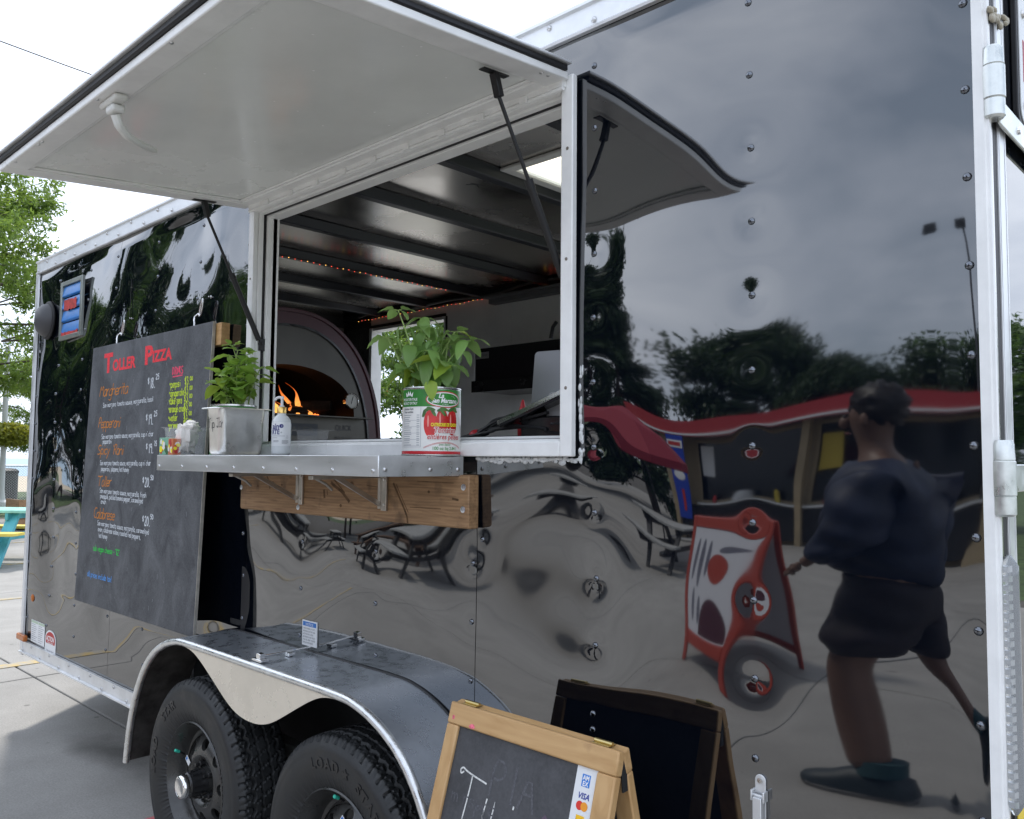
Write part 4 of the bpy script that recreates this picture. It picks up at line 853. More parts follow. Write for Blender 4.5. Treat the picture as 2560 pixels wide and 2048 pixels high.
line('DRINKS', -3.270, 1.776, .030, RDC, wd=.0048, width=.098); b = MB(); ribbon(b, [(-3.266, 1.768), (-3.225, 1.7685), (-3.180, 1.770)], .005, bfn, 1); obj('underline', b, RDC, MBD, smooth=0)
for t, p_, z, wdt in (('*pepsi', '$3.00', 1.726, .10), ('*gingerale', '$3.00', 1.690, .135), ('*coke zero', '$3.00', 1.659, .118), ('*orange crush', '$3.00', 1.627, .155), ('*water', '$3.00', 1.592, .085), ('*prime', '$5.00', 1.562, .092)):
    line(t, -3.293, z, .028, YLC, wd=.0046, width=wdt, jit=.02); line(p_[:3], -3.158, z+.004, .030, YLC, wd=.0046, width=.042, jit=.02); line(p_[3:], -3.115, z+.018, .016, YLC, wd=.004, width=.026)
# smudges of chalk
b = MB()
for k in range(40):
    x, z = random.uniform(-4.1, -3.05), random.uniform(.85, 1.9); l = random.uniform(.004, .02); ribbon(b, [(x, z), (x+random.uniform(-.003, .003), z-l)], random.uniform(.0015, .003), lambda u, v, o=0: (u, by(v)-.0005, v), 0)
obj('chalk_marks', b, mat('chalk_dust', (.26, .27, .28), .9), MBD, smooth=0)
HOOKM = mat('zinc_hook', (.66, .66, .66), .25, 1.)
for hx, cx_ in ((-3.905, -3.885), (-3.145, -3.120)):
    b = MB(); P = [(hx, by(1.96)+.006, 1.957), (hx, by(1.96)+.006, 1.975), (hx-.012, by(1.96)+.010, 1.985), (hx-.016, by(1.96)+.014, 2.000), (hx-.004, by(1.96)+.022, 2.012), (hx+.010, by(1.96)+.024, 2.003)]
    b.tube([Vector(p) for p in P], .0035, 8); obj('hook', b, HOOKM, MBD)
    b = MB(); L = [(hx+.008*sin(a)+.022*(cos(a)+1)*.5, -.036, 2.035+.033*cos(a)) for a in np.linspace(0, 2*pi, 18)]; b.tube(L, .0036, 8, cap=False); cb = obj('carabiner', b, HOOKM, MBD)
    b = MB(); b.tube([(hx+.022, -.034, 2.066), (hx+.026, -.014, 2.075), (hx+.027, -.012, 2.26 if hx < -3.5 else 2.085)], .0014, 5); obj('wire', b, GASKET, MBD)
    b = MB(); b.lathe([(.009, 0), (.008, .004), (.003, .006), (.003, .014), (.0005, .015)], 10, Matrix.Translation((hx+.027, -.001, 2.08)) @ RX); obj('screw_eye', b, HOOKM, MBD)

# ================================================================== SANDWICH BOARD
SBD = thing('sandwich_board', 'pine framed folding chalkboard standing on the ground with a card payment sticker', 'sandwich board', (-1.228, -.2, 0))
ax0, ax1, az = -1.468, -.988, .890
def leaf(sgn, ytop, ybot, nm):
    d = Vector((0, ybot-ytop, -az)).normalized(); nrm = Vector((0, -1, 0)) if sgn < 0 else Vector((0, 1, 0)); nrm = (nrm-d*nrm.dot(d)).normalized(); O = Vector((0, ytop, az)); L = az/abs(d.z)
    def f(u, v, t): return tuple(O+Vector((u, 0, 0))+d*v+nrm*t)
    def bx(b, u0, u1, v0, v1, t0, t1):
        V = [f(u, v, t) for t in (t0, t1) for (u, v) in ((u0, v0), (u1, v0), (u1, v1), (u0, v1))]; return b.add(V, [(0, 3, 2, 1), (4, 5, 6, 7), (0, 1, 5, 4), (1, 2, 6, 5), (2, 3, 7, 6), (3, 0, 4, 7)])
    st = .037
    b = MB(); bx(b, ax0, ax1, 0, .047, -.022, 0); obj('top_rail', b, PINE, SBD, bevel=.0035)
    for x0, x1 in ((ax0, ax0+st), (ax1-st-.008, ax1)):
        b = MB(); bx(b, x0, x1, .0475, L, -.022, -.0006); obj('stile', b, PINEV, SBD, bevel=.0035)
    b = MB(); bx(b, ax0+st, ax1-st-.008, L-.16, L-.115, -.022, -.001); obj('bottom_rail', b, PINE, SBD, bevel=.0035)
    b = MB(); bx(b, ax0+st-.001, ax1-st-.007, .046, L-.114, -.014, -.008); obj('chalk_panel', b, CHALK2, SBD, smooth=0)
    return f, bx, L
f1, bxf, LL = leaf(-1, -.205, -.47, 'front'); f2, bx2, _ = leaf(1, -.172, .06, 'rear')
BRASS = mat('brass_hinge', (.60, .48, .22), .3, 1.)
for x in (ax0+.055, ax1-.05):
    b = MB(); b.tube([(x-.022, -.189, az+.003), (x+.022, -.189, az+.003)], .004, 8); b.box(x-.021, x+.021, -.201, -.178, az-.0005, az+.0012); obj('hinge', b, BRASS, SBD)
b = MB(); b.bar((ax1-.004, -.1885, az-.012), (ax1-.002, -.185, az-.082), .016, .004, (1, 0, 0)); obj('hinge_strap', b, mat('black_leather', (.015, .015, .016), .6), SBD, bevel=.001)
b = MB(); b.bar(f1(ax0+.02, .5, -.012), f2(ax0+.02, .5, -.012), .003, .008); obj('stay_chain', b, STEEL, SBD)
tf = -.0075
def sfn(u, v, off=0): return f1(u, v, tf+off)
WH2 = chalk_colour('plain', (.62, .62, .60)); FAINT = chalk_colour('ghost', (.105, .105, .115)); MAUV = chalk_colour('mauve', (.13, .095, .13))
def sline(txt, x, v, size, m, wd, **k):
    st, L = strokes(txt, size, **{q: k[q] for q in k if q in ('jit', 'slant', 'gap', 'wide')}); b = MB()
    for i, P in enumerate(st): ribbon(b, [(x+p[0], v-p[1]) for p in P], wd, sfn, i)
    return obj('lettering', b, m, SBD, smooth=0)
def chalkpath(P, wd, m):
    b = MB(); Q = smoothline(P, 5); ribbon(b, Q, wd, sfn, 0); return obj('lettering', b, m, SBD, smooth=0)
cx0 = ax0+.037
chalkpath([(cx0+.042, .135), (cx0+.034, .140), (cx0+.031, .133), (cx0+.038, .128), (cx0+.050, .132), (cx0+.075, .137), (cx0+.115, .143)], .0036, WH2)
chalkpath([(cx0+.070, .137), (cx0+.068, .18), (cx0+.062, .25), (cx0+.060, .31)], .0036, WH2)
chalkpath([(cx0+.092, .225), (cx0+.080, .245), (cx0+.084, .275), (cx0+.10, .275), (cx0+.108, .25), (cx0+.092, .225)], .0036, WH2)
chalkpath([(cx0+.125, .170), (cx0+.120, .22), (cx0+.120, .285)], .0036, WH2)
chalkpath([(cx0+.150, .170), (cx0+.145, .22), (cx0+.146, .285)], .0036, WH2)
chalkpath([(cx0+.170, .262), (cx0+.192, .250), (cx0+.178, .238), (cx0+.166, .262), (cx0+.186, .285)], .0036, WH2)
chalkpath([(cx0+.202, .165), (cx0+.201, .172)], .004, WH2)
sline('PIZZA', cx0+.12, .165, .075, FAINT, .006, gap=2.5); sline('PEI ZZA', cx0+.09, .245, .055, FAINT, .005); sline('m rsurd', cx0+.02, .20, .03, FAINT, .003)
chalkpath([(cx0+.270, .24), (cx0+.288, .165), (cx0+.302, .235)], .016, MAUV)
b = MB(); PKM = mat('pink_chalk_stain', (.80, .16, .22), .9, var=.4, vscale=90)
def blob(u, v, r, sx_):
    n_ = 14; V = [f1(u+r*sx_*cos(2*pi*k/n_)*random.uniform(.7, 1.2), v+r*sin(2*pi*k/n_)*random.uniform(.7, 1.2), .0003) for k in range(n_)]; b.add(V, [tuple(range(n_))])
blob(ax0+.018, .033, .0055, .8); obj('chalk_stain', b, PKM, SBD, smooth=0); b = MB(); blob(ax0+.082, .040, .005, 1.9); obj('chalk_stain', b, PKM, SBD, smooth=0)
# payment sticker
su0, su1 = ax1-.045-.0515, ax1-.045
b = MB(); V = [f1(u, v, tf+.0005) for u, v in ((su0, .047), (su1, .047), (su1, .176), (su0, .176))]; b.add(V, [(3, 2, 1, 0)]); pk = obj('payment_sticker', b, PAPER, SBD, smooth=0)
def sq(u0, u1, v0, v1, m, o=.001, name='logo'):
    b = MB(); b.add([f1(u, v, tf+o) for u, v in ((u0, v0), (u1, v0), (u1, v1), (u0, v1))], [(3, 2, 1, 0)]); return obj(name, b, m, pk, smooth=0)
def dot(u, v, r, m, o=.001):
    b = MB(); b.add([f1(u+r*cos(a), v+r*sin(a), tf+o) for a in np.linspace(0, 2*pi, 20, endpoint=False)], [tuple(range(20))]); return obj('logo', b, m, pk, smooth=0)
um = (su0+su1)/2
sq(um-.010, um+.010, .060, .083, mat('card_blue', (.03, .20, .62), .4))
typed('AM', .0125, lambda u, v, t: f1(um+u, .0705-v, tf+.0014), PRINTW, pk, align='CENTER', bold=.0003, width=.016); typed('EX', .0125, lambda u, v, t: f1(um+u, .0815-v, tf+.0014), PRINTW, pk, align='CENTER', bold=.0003, width=.014)
typed('VISA', .0155, lambda u, v, t: f1(um+u, .1050-v, tf+.0010), mat('card_navy', (.04, .06, .30), .4), pk, align='CENTER', bold=.0004, shear=.25, width=.027)
dot(um-.0058, .118, .0085, mat('card_red', (.68, .04, .03), .4)); dot(um+.0058, .118, .0085, mat('card_orange', (.82, .32, .03), .4), .0012)
sq(um-.010, um+.010, .135, .158, mat('card_yellow', (.85, .50, .02), .4)); typed('Interac', .0070, lambda u, v, t: f1(um+u, .147-v, tf+.0014), PRINT, pk, align='CENTER', width=.018)
sq(su0, su1, .1762, .30, BLKMAT, .0006, 'black_strip'); dot(su0+.014, .190, .008, mat('pay_blue', (.25, .5, .8), .4)); sq(su0+.031, su0+.045, .183, .197, mat('pay_blue2', (.05, .2, .6), .4), .0011)
typed('pay', .012, lambda u, v, t: f1(um+u, .212-v, tf+.0014), PRINTW, pk, align='CENTER')

# ================================================================== THINGS ON THE SHELF
SZ = sz+.0006
def leaf_mesh(name, L, W, droop, fold, m, curl=.0):
    us = np.linspace(-1, 1, 5); vs = np.linspace(0, 1, 8); V = []
    b = MB()
    for v in vs:
        wdt = W*(sin(pi*min(1, v**.82))**.72)+.0005; x = L*v; z = -droop*L*v*v
        for u in us:
            V.append((x, u*wdt, z+abs(u)**1.3*wdt*fold-curl*(abs(u)**3)*wdt+.0035*L/.06*sin(v*22+u*2)*abs(u)*.35))
    b.v = V; b.f = [(j*5+i, j*5+i+1, (j+1)*5+i+1, (j+1)*5+i) for j in range(7) for i in range(4)]
    return new_mesh(name, b, smooth=80, m=m)
def leafmat(name, c, t):
    m = bpy.data.materials.new(name); m.use_nodes = True; nt_ = m.node_tree; p = nt_.nodes['Principled BSDF']; out = nt_.nodes['Material Output']
    co = nt_.nodes.new('ShaderNodeTexCoord'); n = nt_.nodes.new('ShaderNodeTexNoise'); n.inputs['Scale'].default_value = 30; nt_.links.new(co.outputs['Object'], n.inputs[0])
    oi = nt_.nodes.new('ShaderNodeObjectInfo'); hs = nt_.nodes.new('ShaderNodeHueSaturation'); hs.inputs['Color'].default_value = (*c, 1)
    mr = nt_.nodes.new('ShaderNodeMapRange'); mr.inputs[3].default_value = .72; mr.inputs[4].default_value = 1.35; nt_.links.new(oi.outputs['Random'], mr.inputs[0]); nt_.links.new(mr.outputs[0], hs.inputs['Value'])
    m2 = nt_.nodes.new('ShaderNodeMapRange'); m2.inputs[3].default_value = .485; m2.inputs[4].default_value = .515; nt_.links.new(n.outputs[0], m2.inputs[0]); nt_.links.new(m2.outputs[0], hs.inputs['Hue'])
    nt_.links.new(hs.outputs[0], p.inputs['Base Color']); p.inputs['Roughness'].default_value = .42
    tr = nt_.nodes.new('ShaderNodeBsdfTranslucent'); tr.inputs[0].default_value = (*t, 1); mx_ = nt_.nodes.new('ShaderNodeMixShader'); mx_.inputs[0].default_value = .36
    nt_.links.new(p.outputs[0], mx_.inputs[1]); nt_.links.new(tr.outputs[0], mx_.inputs[2]); nt_.links.new(mx_.outputs[0], out.inputs[0]); return m
BAS1 = leafmat('basil_leaf', (.18, .32, .085), (.42, .62, .18)); BAS2 = leafmat('basil_leaf_bright', (.20, .36, .06), (.46, .64, .11)); YLEAF = leafmat('basil_leaf_pale', (.26, .38, .05), (.45, .55, .08))
STEM = mat('basil_stem', (.30, .42, .13), .5)
SOIL = mat('potting_soil', (.03, .022, .015), .95, bump=1, bscale=90)
def plant(name, label, x, y, z, stems, lm, ym, up):
    t = thing(name, label, 'basil plant', (x, y, z))
    rs = random.Random(len(label))
    shapes = [leaf_mesh('leaf', .047 if not up else .054, .0165 if not up else .0205, d_, f_, lm, c_) for d_, f_, c_ in (((.35, .35, .2), (.9, .5, .3), (1.3, .3, .5)) if not up else ((.1, .45, .1), (.35, .4, .2), (.6, .35, .3)))]
    pale = leaf_mesh('leaf', .062, .021, .5, .3, ym)
    def put_leaf(me, p, az, el, roll, sc):
        o = link('leaf', me, t, p); o.rotation_euler = (Matrix.Rotation(az, 4, 'Z') @ Matrix.Rotation(-el, 4, 'Y') @ Matrix.Rotation(roll, 4, 'X')).to_euler(); o.scale = (sc,)*3
    for (dx, dy, h, lean) in stems:
        base = Vector((rs.uniform(-.035, .035), rs.uniform(-.035, .035), -.01)); tip = base*.6+Vector((dx, dy, h)); mid = base.lerp(tip, .5)+Vector((rs.uniform(-.01, .01), rs.uniform(-.01, .01), .012))
        P = [base, base.lerp(mid, .6), mid, mid.lerp(tip, .55)+Vector((0, 0, .004)), tip]
        sb_ = MB(); sb_.tube(P, [.0026, .0024, .0022, .0020, .0015], 6); obj('stem', sb_, STEM, t, world=False)
        nodes = 2 if h < .10 else (4 if h < .17 else 5)
        for k in range(nodes):
            f = 1-k*(.185 if up else .22); 
            if f < .25: continue
            q = P[-1] if k == 0 else base.lerp(tip, f)+Vector((0, 0, .006))
            a0 = rs.uniform(0, pi)+k*pi/2; np_ = 4 if k == 0 else 2
            for j in range(np_):
                az_ = a0+2*pi*j/np_+rs.uniform(-.3, .3); sc = rs.uniform(.75, 1.2)*(.72 if (k == 0 and up) else 1.)*(1.05 if k == 1 else 1)
                el = rs.uniform(-1.1, .0) if not up else rs.uniform(-.35, .5)
                if k == 0: el += .45
                pet = MB(); e_ = q+Vector((cos(az_), sin(az_), .1))*.014; pet.tube([q, e_], .0010, 4); obj('stalk', pet, STEM, t, world=False)
                put_leaf(pale if rs.random() < .05 else rs.choice(shapes), e_, az_, el, rs.uniform(-.5, .5), sc)
    return t, put_leaf, pale
# tomato can
CX, CY, CR, CH = -1.700, -.078, .0775, .178
CAN = thing('tomato_can', 'large tomato can with a green and white label at the right end of the shelf', 'tin can', (CX, CY, SZ))
TIN = mat('tin_plate', (.62, .62, .60), .25, 1., var=.1, vscale=30)
b = MB(); mm = Matrix.Translation((CX, CY, SZ))
pr = [(.001, .004), (.070, .004), (.0755, .0), (.0790, .0015), (.0790, .0035), (.0770, .005)]+[(.0766+(.0004 if (k % 2) else 0)*(1 if 6 < k < 24 else 0), .006+k*.0055) for k in range(31)]+[(.0770, .1745), (.0792, .176), (.0790, .1785), (.0772, .1785), (.0762, .176), (.0755, .160), (.001, .158)]
b.lathe(pr, 56, mm); obj('can_body', b, TIN, CAN)
b = MB(); b.lathe([(.0752, .1605), (.001, .163)], 24, mm); obj('soil', b, SOIL, CAN)
AC = math.atan2(-1.467, 1.70)
def cyl(u, v, o=0.): a = AC+u/CR; r = CR+.0002+o; return (CX+r*cos(a), CY+r*sin(a), SZ+v)
def patch(u0, u1, v0, v1, m, o, name='label_print', par=None):
    n_ = max(1, int(abs(u1-u0)/.006)); us = np.linspace(u0, u1, n_+1); b = grid_mb(us, [v0, v1], lambda u, v: cyl(u, v, o)); return obj(name, b, m, par or CAN, smooth=60)
LABW = mat('label_white', (.78, .77, .74), .28); LABG = mat('label_green', (.035, .23, .035), .25, var=.2, vscale=8); LABR = mat('label_red', (.55, .02, .03), .25)
lab = patch(-.17, .17, .0125, .127, LABW, 0, 'label')
patch(-.17, .17, .127, .172, LABG, 0, 'label'); patch(-.17, .17, .005, .0122, LABR, 0, 'label')
def fan(cu, cv, ru, rv_, m, o, name='label_print', pts=None, n_=36):
    b = MB(); P = pts or [(cu+ru*cos(2*pi*k/n_), cv+rv_*sin(2*pi*k/n_)) for k in range(n_)]; N = len(P); V = []
    for f in (1, .66, .33): V += [cyl(cu+(u-cu)*f, cv+(v-cv)*f, o) for u, v in P]
    V.append(cyl(cu, cv, o)); F = [(r_*N+k, r_*N+(k+1) % N, (r_+1)*N+(k+1) % N, (r_+1)*N+k) for r_ in range(2) for k in range(N)]+[(2*N+k, 2*N+(k+1) % N, 3*N) for k in range(N)]
    b.add(V, F); return obj(name, b, m, CAN, smooth=60)
fan(.036, .146, .052, .0215, LABR, .0003); fan(.036, .146, .0495, .0190, LABW, .0005); fan(.036, .146, .0465, .0162, LABG, .0007)
def ctext(txt, size, u0, v0, m, o, **k): return typed(txt, size, lambda u, v, t: cyl(u0+u, v0+v, o), m, CAN, name='label_lettering', **k)
ctext('La', .017, .024, .150, PRINTW, .0009, align='CENTER', bold=.0005, shear=.25, width=.015); ctext('San Marzano', .0165, .036, .1375, PRINTW, .0009, align='CENTER', bold=.0005, shear=.2, width=.074)
ctext('di S. Marzano', .0042, .036, .1318, PRINTW, .0009, align='CENTER', width=.018)
ctext('PRODUIT EN ITALIE', .0095, -.066, .1425, PRINTW, .0005, align='CENTER', bold=.0001, width=.054); ctext('PRODUCT OF ITALY', .0095, -.066, .1325, PRINTW, .0005, align='CENTER', bold=.0001, width=.054)
crown = [(-.078, .153), (-.054, .153), (-.052, .165), (-.059, .158), (-.062, .168), (-.066, .159), (-.070, .168), (-.073, .158), (-.080, .165)]
b = MB(); b.add([cyl(u, v, .0005) for u, v in crown], [(0, 1, 2, 3), (3, 4, 5, 0), (5, 6, 7, 0), (7, 8, 0)]); obj('crown_mark', b, PRINTW, CAN, smooth=0)
ctext('100%', .0075, -.066, .1535, PRINTGR, .0009, align='CENTER', width=.018)
b = MB()
for (u0, u1, v0, v1) in ((-.091, -.090, .022, .126), (-.029, -.028, .022, .126), (-.090, -.029, .1255, .126), (-.090, -.029, .022, .0226)):
    g_ = grid_mb(np.linspace(u0, u1, 8), [v0, v1], lambda u, v: cyl(u, v, .0004)); b.add(g_.v, g_.f)
for k in range(15):
    v = .104-k*.0055; 
    for (u0, u1) in ((-.088, -.088+random.uniform(.02, .034)), (-.040, -.032)):
        g_ = grid_mb(np.linspace(u0, u1, 5), [v, v+.0018], lambda u, v: cyl(u, v, .0004)); b.add(g_.v, g_.f)
    if k % 3 == 2:
        g_ = grid_mb(np.linspace(-.088, -.031, 8), [v-.002, v-.0012], lambda u, v: cyl(u, v, .0004)); b.add(g_.v, g_.f)
obj('label_print', b, PRINTGR, CAN, smooth=0)
ctext('Nutrition Facts', .0085, -.087, .1185, PRINT, .0005, bold=.0001, width=.036); ctext('Valeur nutritive', .0085, -.087, .1105, PRINT, .0005, bold=.0001, width=.036)
TOM = mat('printed_tomato', (.56, .022, .022), .22, var=.25, vscale=25); TOMD = mat('printed_tomato_shine', (.80, .30, .25), .22); LEAFP = mat('printed_leaf', (.06, .15, .03), .3, var=.4, vscale=60)
for k, (cu, cv, ru, rv_) in enumerate(((-.003, .083, .0175, .036), (.0275, .090, .0165, .032), (.058, .087, .017, .034))):
    fan(cu, cv, ru, rv_, TOM, .0004+.0002*k); fan(cu-.006, cv+.006, .0022, .015, TOMD, .0010)
for (cu, cv, an) in ((-.012, .119, .5), (-.002, .121, -.3), (.004, .112, -1.0), (-.019, .110, 1.2), (.024, .120, .4), (.033, .121, -.3), (.030, .112, -.9), (.054, .120, .4), (.066, .119, -.4), (.062, .123, 0)):
    P = [(cu+.012*cos(a)*cos(an)-.0042*sin(a)*sin(an), cv+.012*cos(a)*sin(an)+.0042*sin(a)*cos(an)) for a in np.linspace(0, 2*pi, 12, endpoint=False)]; fan(cu, cv, 0, 0, LEAFP, .0011, pts=P)
ctext('CATEGORIE DE CHOIX', .0115, .036, .0765, PRINTY, .0014, align='CENTER', bold=.0005, width=.076)
for o, bd, m_ in ((.0013, .0016, LABW), (.0017, .0002, LABR)):
    ctext('Tomates', .0200, .036, .0595, m_, o, align='CENTER', bold=bd, shear=.2, width=.060 if bd < .001 else .063); ctext('entières pelées', .0195, .036, .0430, m_, o+.0001, align='CENTER', bold=bd, shear=.2, width=.094 if bd < .001 else .097)
b = MB()
for dv_ in (0, .0022):
    P = [(.036+.056*t, .036-.014*t*t-dv_) for t in np.linspace(-1, 1, 16)]
    for i in range(15):
        g0, g1 = P[i], P[i+1]; b.add([cyl(g0[0], g0[1], .0006), cyl(g1[0], g1[1], .0006), cyl(g1[0], g1[1]-.0008, .0006), cyl(g0[0], g0[1]-.0008, .0006)], [(0, 1, 2, 3)])
obj('label_print', b, LABR, CAN, smooth=0)
ctext('avec basilic', .0100, .036, .0265, PRINTG, .0006, align='CENTER', shear=.3, width=.034); ctext('100 oz liq 2.84 l', .0120, .038, .0155, PRINTG, .0006, align='CENTER', bold=.0002, width=.070)
st1_ = [(-.075, -.05, .235, 0), (-.035, -.02, .215, 0), (-.105, -.04, .165, 0), (-.085, .0, .10, 0), (-.045, .03, .15, 0), (.0, -.02, .185, 0), (.03, .02, .16, 0), (.015, -.04, .12, 0), (.055, .035, .175, 0), (.075, .06, .15, 0), (.045, -.03, .09, 0), (-.03, -.05, .075, 0), (.07, .03, .08, 0), (-.03, .05, .12, 0)]
pl, pf_, pale = plant('basil_plant', 'drooping basil plant growing out of the tomato can', CX, CY, SZ+.163, st1_, BAS1, YLEAF, False)
pf_(pale, Vector((.050, -.050, .032)), AC+.15, -.9, .2, .8)
# steel pan used as tip jar
PX, PY = -2.530, -.195
PAN = thing('tip_jar_pan', 'deep stainless steel pan marked Tip Jar standing near the shelf edge', 'steel pan', (PX, PY, SZ))
def rrect(wx, wy, r, n_=6):
    P = []
    for (sx_, sy_, a0) in ((1, 1, 0), (-1, 1, pi/2), (-1, -1, pi), (1, -1, 1.5*pi)):
        P += [(sx_*(wx/2-r)+r*cos(a0+pi/2*k/n_), sy_*(wy/2-r)+r*sin(a0+pi/2*k/n_)) for k in range(n_+1)]
    return P
def shell(b, layers, x, y, z):
    rings = [[(x+u, y+v, z+h) for u, v in rrect(*l[:3])] for l in layers for h in [l[3]]]; N = len(rings[0]); V = [p for r_ in rings for p in r_]
    b.add(V, [(i*N+k, i*N+(k+1) % N, (i+1)*N+(k+1) % N, (i+1)*N+k) for i in range(len(rings)-1) for k in range(N)]); b.add(rings[0], [tuple(range(N-1, -1, -1))]); return b
b = MB(); shell(b, [(.060, .130, .015, .0), (.078, .146, .020, .003), (.086, .154, .024, .012), (.0905, .1605, .022, .120), (.0935, .1635, .022, .124), (.0945, .1645, .022, .146), (.100, .170, .022, .1485), (.124, .194, .020, .1490), (.125, .195, .020, .1470), (.1215, .1915, .019, .1505), (.098, .168, .021, .1505), (.0925, .1625, .021, .146), (.0885, .1585, .02, .118), (.075, .145, .02, .006)], PX, PY, SZ)
obj('pan_body', b, mat('satin_steel', (.76, .75, .72), .33, 1., var=.12, vscale=14, rvar=.07), PAN, smooth=50)
st, L = strokes('Tip Jar', .030, jit=.05); b = MB()
for i, P in enumerate(st): ribbon(b, [(PX-.032+p[0]*.75, SZ+.085+p[1]) for p in P], .0022, lambda u, v, o=0: (u, PY-.0800-(v-SZ-.09)*.04-o, v), i)
obj('lettering', b, PRINT, PAN, smooth=0)
# second basil in its own tin behind the pan
QX, QY = -2.735, -.098
POT = thing('plant_pot', 'green labelled tin holding the leafy basil behind the steel pan', 'plant pot', (QX, QY, SZ))
b = MB(); m2 = Matrix.Translation((QX, QY, SZ)); b.lathe([(.001, .002), (.0765, .0), (.0775, .003), (.0765, .006), (.0765, .168)], 40, m2); obj('pot_wall', b, LABG, POT)
b = MB(); b.lathe([(.0766, .1682), (.0785, .170), (.0785, .175), (.077, .1755), (.0755, .172), (.0755, .155), (.001, .157)], 40, m2); obj('pot_rim', b, TIN, POT)
st2_ = [(-.03, -.02, .235, 0), (.02, .02, .215, 0), (.05, .01, .20, 0), (-.06, .0, .16, 0), (-.02, .04, .18, 0), (.07, .03, .15, 0), (.0, -.05, .13, 0), (-.07, -.03, .10, 0), (.05, -.05, .11, 0), (.02, .05, .12, 0), (-.04, .03, .09, 0), (.08, .0, .09, 0), (.0, .0, .16, 0)]
plant('basil_plant', 'upright bright green basil plant growing in the tin at the left post', QX, QY, SZ+.160, st2_, BAS2, YLEAF, True)
# pump bottle
BX_, BY_ = -2.384, -.118
BOT = thing('pump_bottle', 'clear hand sanitizer pump bottle with gold collar and white pump', 'pump bottle', (BX_, BY_, SZ))
CLEAR = mat('clear_plastic', (.86, .89, .90), .12, 0, 1.4, trans=.55); GEL = mat('clear_gel', (.80, .82, .76), .3, 0, 1.35, trans=.5)
m3 = Matrix.Translation((BX_, BY_, SZ)); b = MB(); b.lathe([(.001, .001), (.024, .0), (.0295, .005), (.0305, .012), (.0305, .098), (.0285, .112), (.021, .124), (.0135, .130), (.0135, .134)], 40, m3); obj('bottle_body', b, mat('frosted_plastic', (.84, .87, .88), .25, 0, 1.45, trans=.12), BOT, smooth=50)
AB = math.atan2(-1.427, 2.384)
def bcyl(u, v, o=0.): a = AB+u/.0305; r = .0308+o; return (BX_+r*cos(a), BY_+r*sin(a), SZ+v)
b = grid_mb(np.linspace(-.034, .034, 20), [.030, .105], lambda u, v: bcyl(u, v)); obj('bottle_label', b, mat('bottle_label', (.84, .85, .86), .35), BOT, smooth=60)
NAVY = mat('print_navy', (.025, .03, .20), .45)
typed('ain', .026, lambda u, v, t: bcyl(-.030+u, .083+v, .0004), NAVY, BOT, bold=.0006, width=.023); typed('RTE', .021, lambda u, v, t: bcyl(-.032+u, .067+v, .0004), NAVY, BOT, bold=.0006, width=.026); typed('+', .013, lambda u, v, t: bcyl(-.004+u, .068+v, .0004), PRINTGR, BOT)
b = MB(); b.add([bcyl(.000+.0065*cos(a), .093+.0065*sin(a), .0004) for a in np.linspace(0, 2*pi, 18, endpoint=False)], [tuple(range(18))]); obj('emblem', b, NAVY, BOT, smooth=0)
typed('1', .010, lambda u, v, t: bcyl(-.0012+u, .0893+v, .0008), PRINTW, BOT)
b = MB()
for k, (u0, u1, v) in enumerate(((-.03, .012, .061), (.016, .022, .061), (-.03, -.012, .055), (.014, .024, .055), (-.026, -.008, .047), (-.026, -.006, .0445), (-.026, -.010, .042), (.002, .024, .047), (.002, .024, .0445), (.002, .024, .042), (.002, .024, .0395), (.002, .02, .037))):
    g_ = grid_mb(np.linspace(u0, u1, 6), [v, v+.0012], lambda u, v: bcyl(u, v, .0004)); b.add(g_.v, g_.f)
obj('label_print', b, PRINTGR, BOT, smooth=0)
GOLD = mat('gold_collar', (.72, .48, .16), .28, 1.)
b = MB(); b.lathe([(.0135, .1342), (.0145, .135), (.0145, .1535), (.0135, .155), (.001, .155)], 28, m3); obj('collar', b, GOLD, BOT)
b = MB(); b.lathe([(.009, .1551), (.009, .158), (.0045, .160), (.004, .178), (.006, .180), (.0065, .188), (.001, .190)], 16, m3); d_ = Vector((-.80, -.35, 0)).normalized(); c_ = Vector((BX_, BY_, SZ+.186)); b.tube([c_, c_+d_*.014, c_+d_*.022+Vector((0, 0, -.003)), c_+d_*.026+Vector((0, 0, -.008))], .0042, 8); obj('pump', b, mat('pump_white', (.80, .80, .80), .3), BOT)
# napkin tub
NX, NY = -2.785, -.245
TUB = thing('plastic_tub', 'clear plastic tub with crumpled white napkins left of the steel pan', 'plastic tub', (NX, NY, SZ))
PLAS = mat('thin_clear_plastic', (.85, .87, .88), .15, 0, 1.3, alpha=.2)
b = MB(); shell(b, [(.105, .075, .015, .0), (.118, .086, .018, .006), (.135, .098, .018, .090), (.165, .112, .016, .092), (.165, .112, .016, .0935)], NX, NY, SZ); obj('tub_wall', b, PLAS, TUB, smooth=40)
PAPN = mat('napkin_paper', (.74, .72, .69), .8, bump=.6, bscale=25)
NAP = thing('napkins', 'crumpled white paper napkins stuffed into the clear tub', 'napkins', (NX, NY, SZ+.003))
def crumple(c, sx_, sy_, sz_, seed):
    b = MB(); b.sph((0, 0, 0), 1, 16); rr_ = np.random.RandomState(seed); D = rr_.normal(size=(14, 3)); D /= np.linalg.norm(D, axis=1)[:, None]; V = np.array(b.v)
    f = 1+.55*(np.min(np.abs(np.sin((V @ D.T)*3.1+np.arange(14)*1.7))[:, :6], axis=1))-.22*np.max(np.abs((V @ D.T)[:, 6:]), axis=1); V = V*f[:, None]*np.array([sx_, sy_, sz_])+np.array(c); b.v = V.tolist(); return b
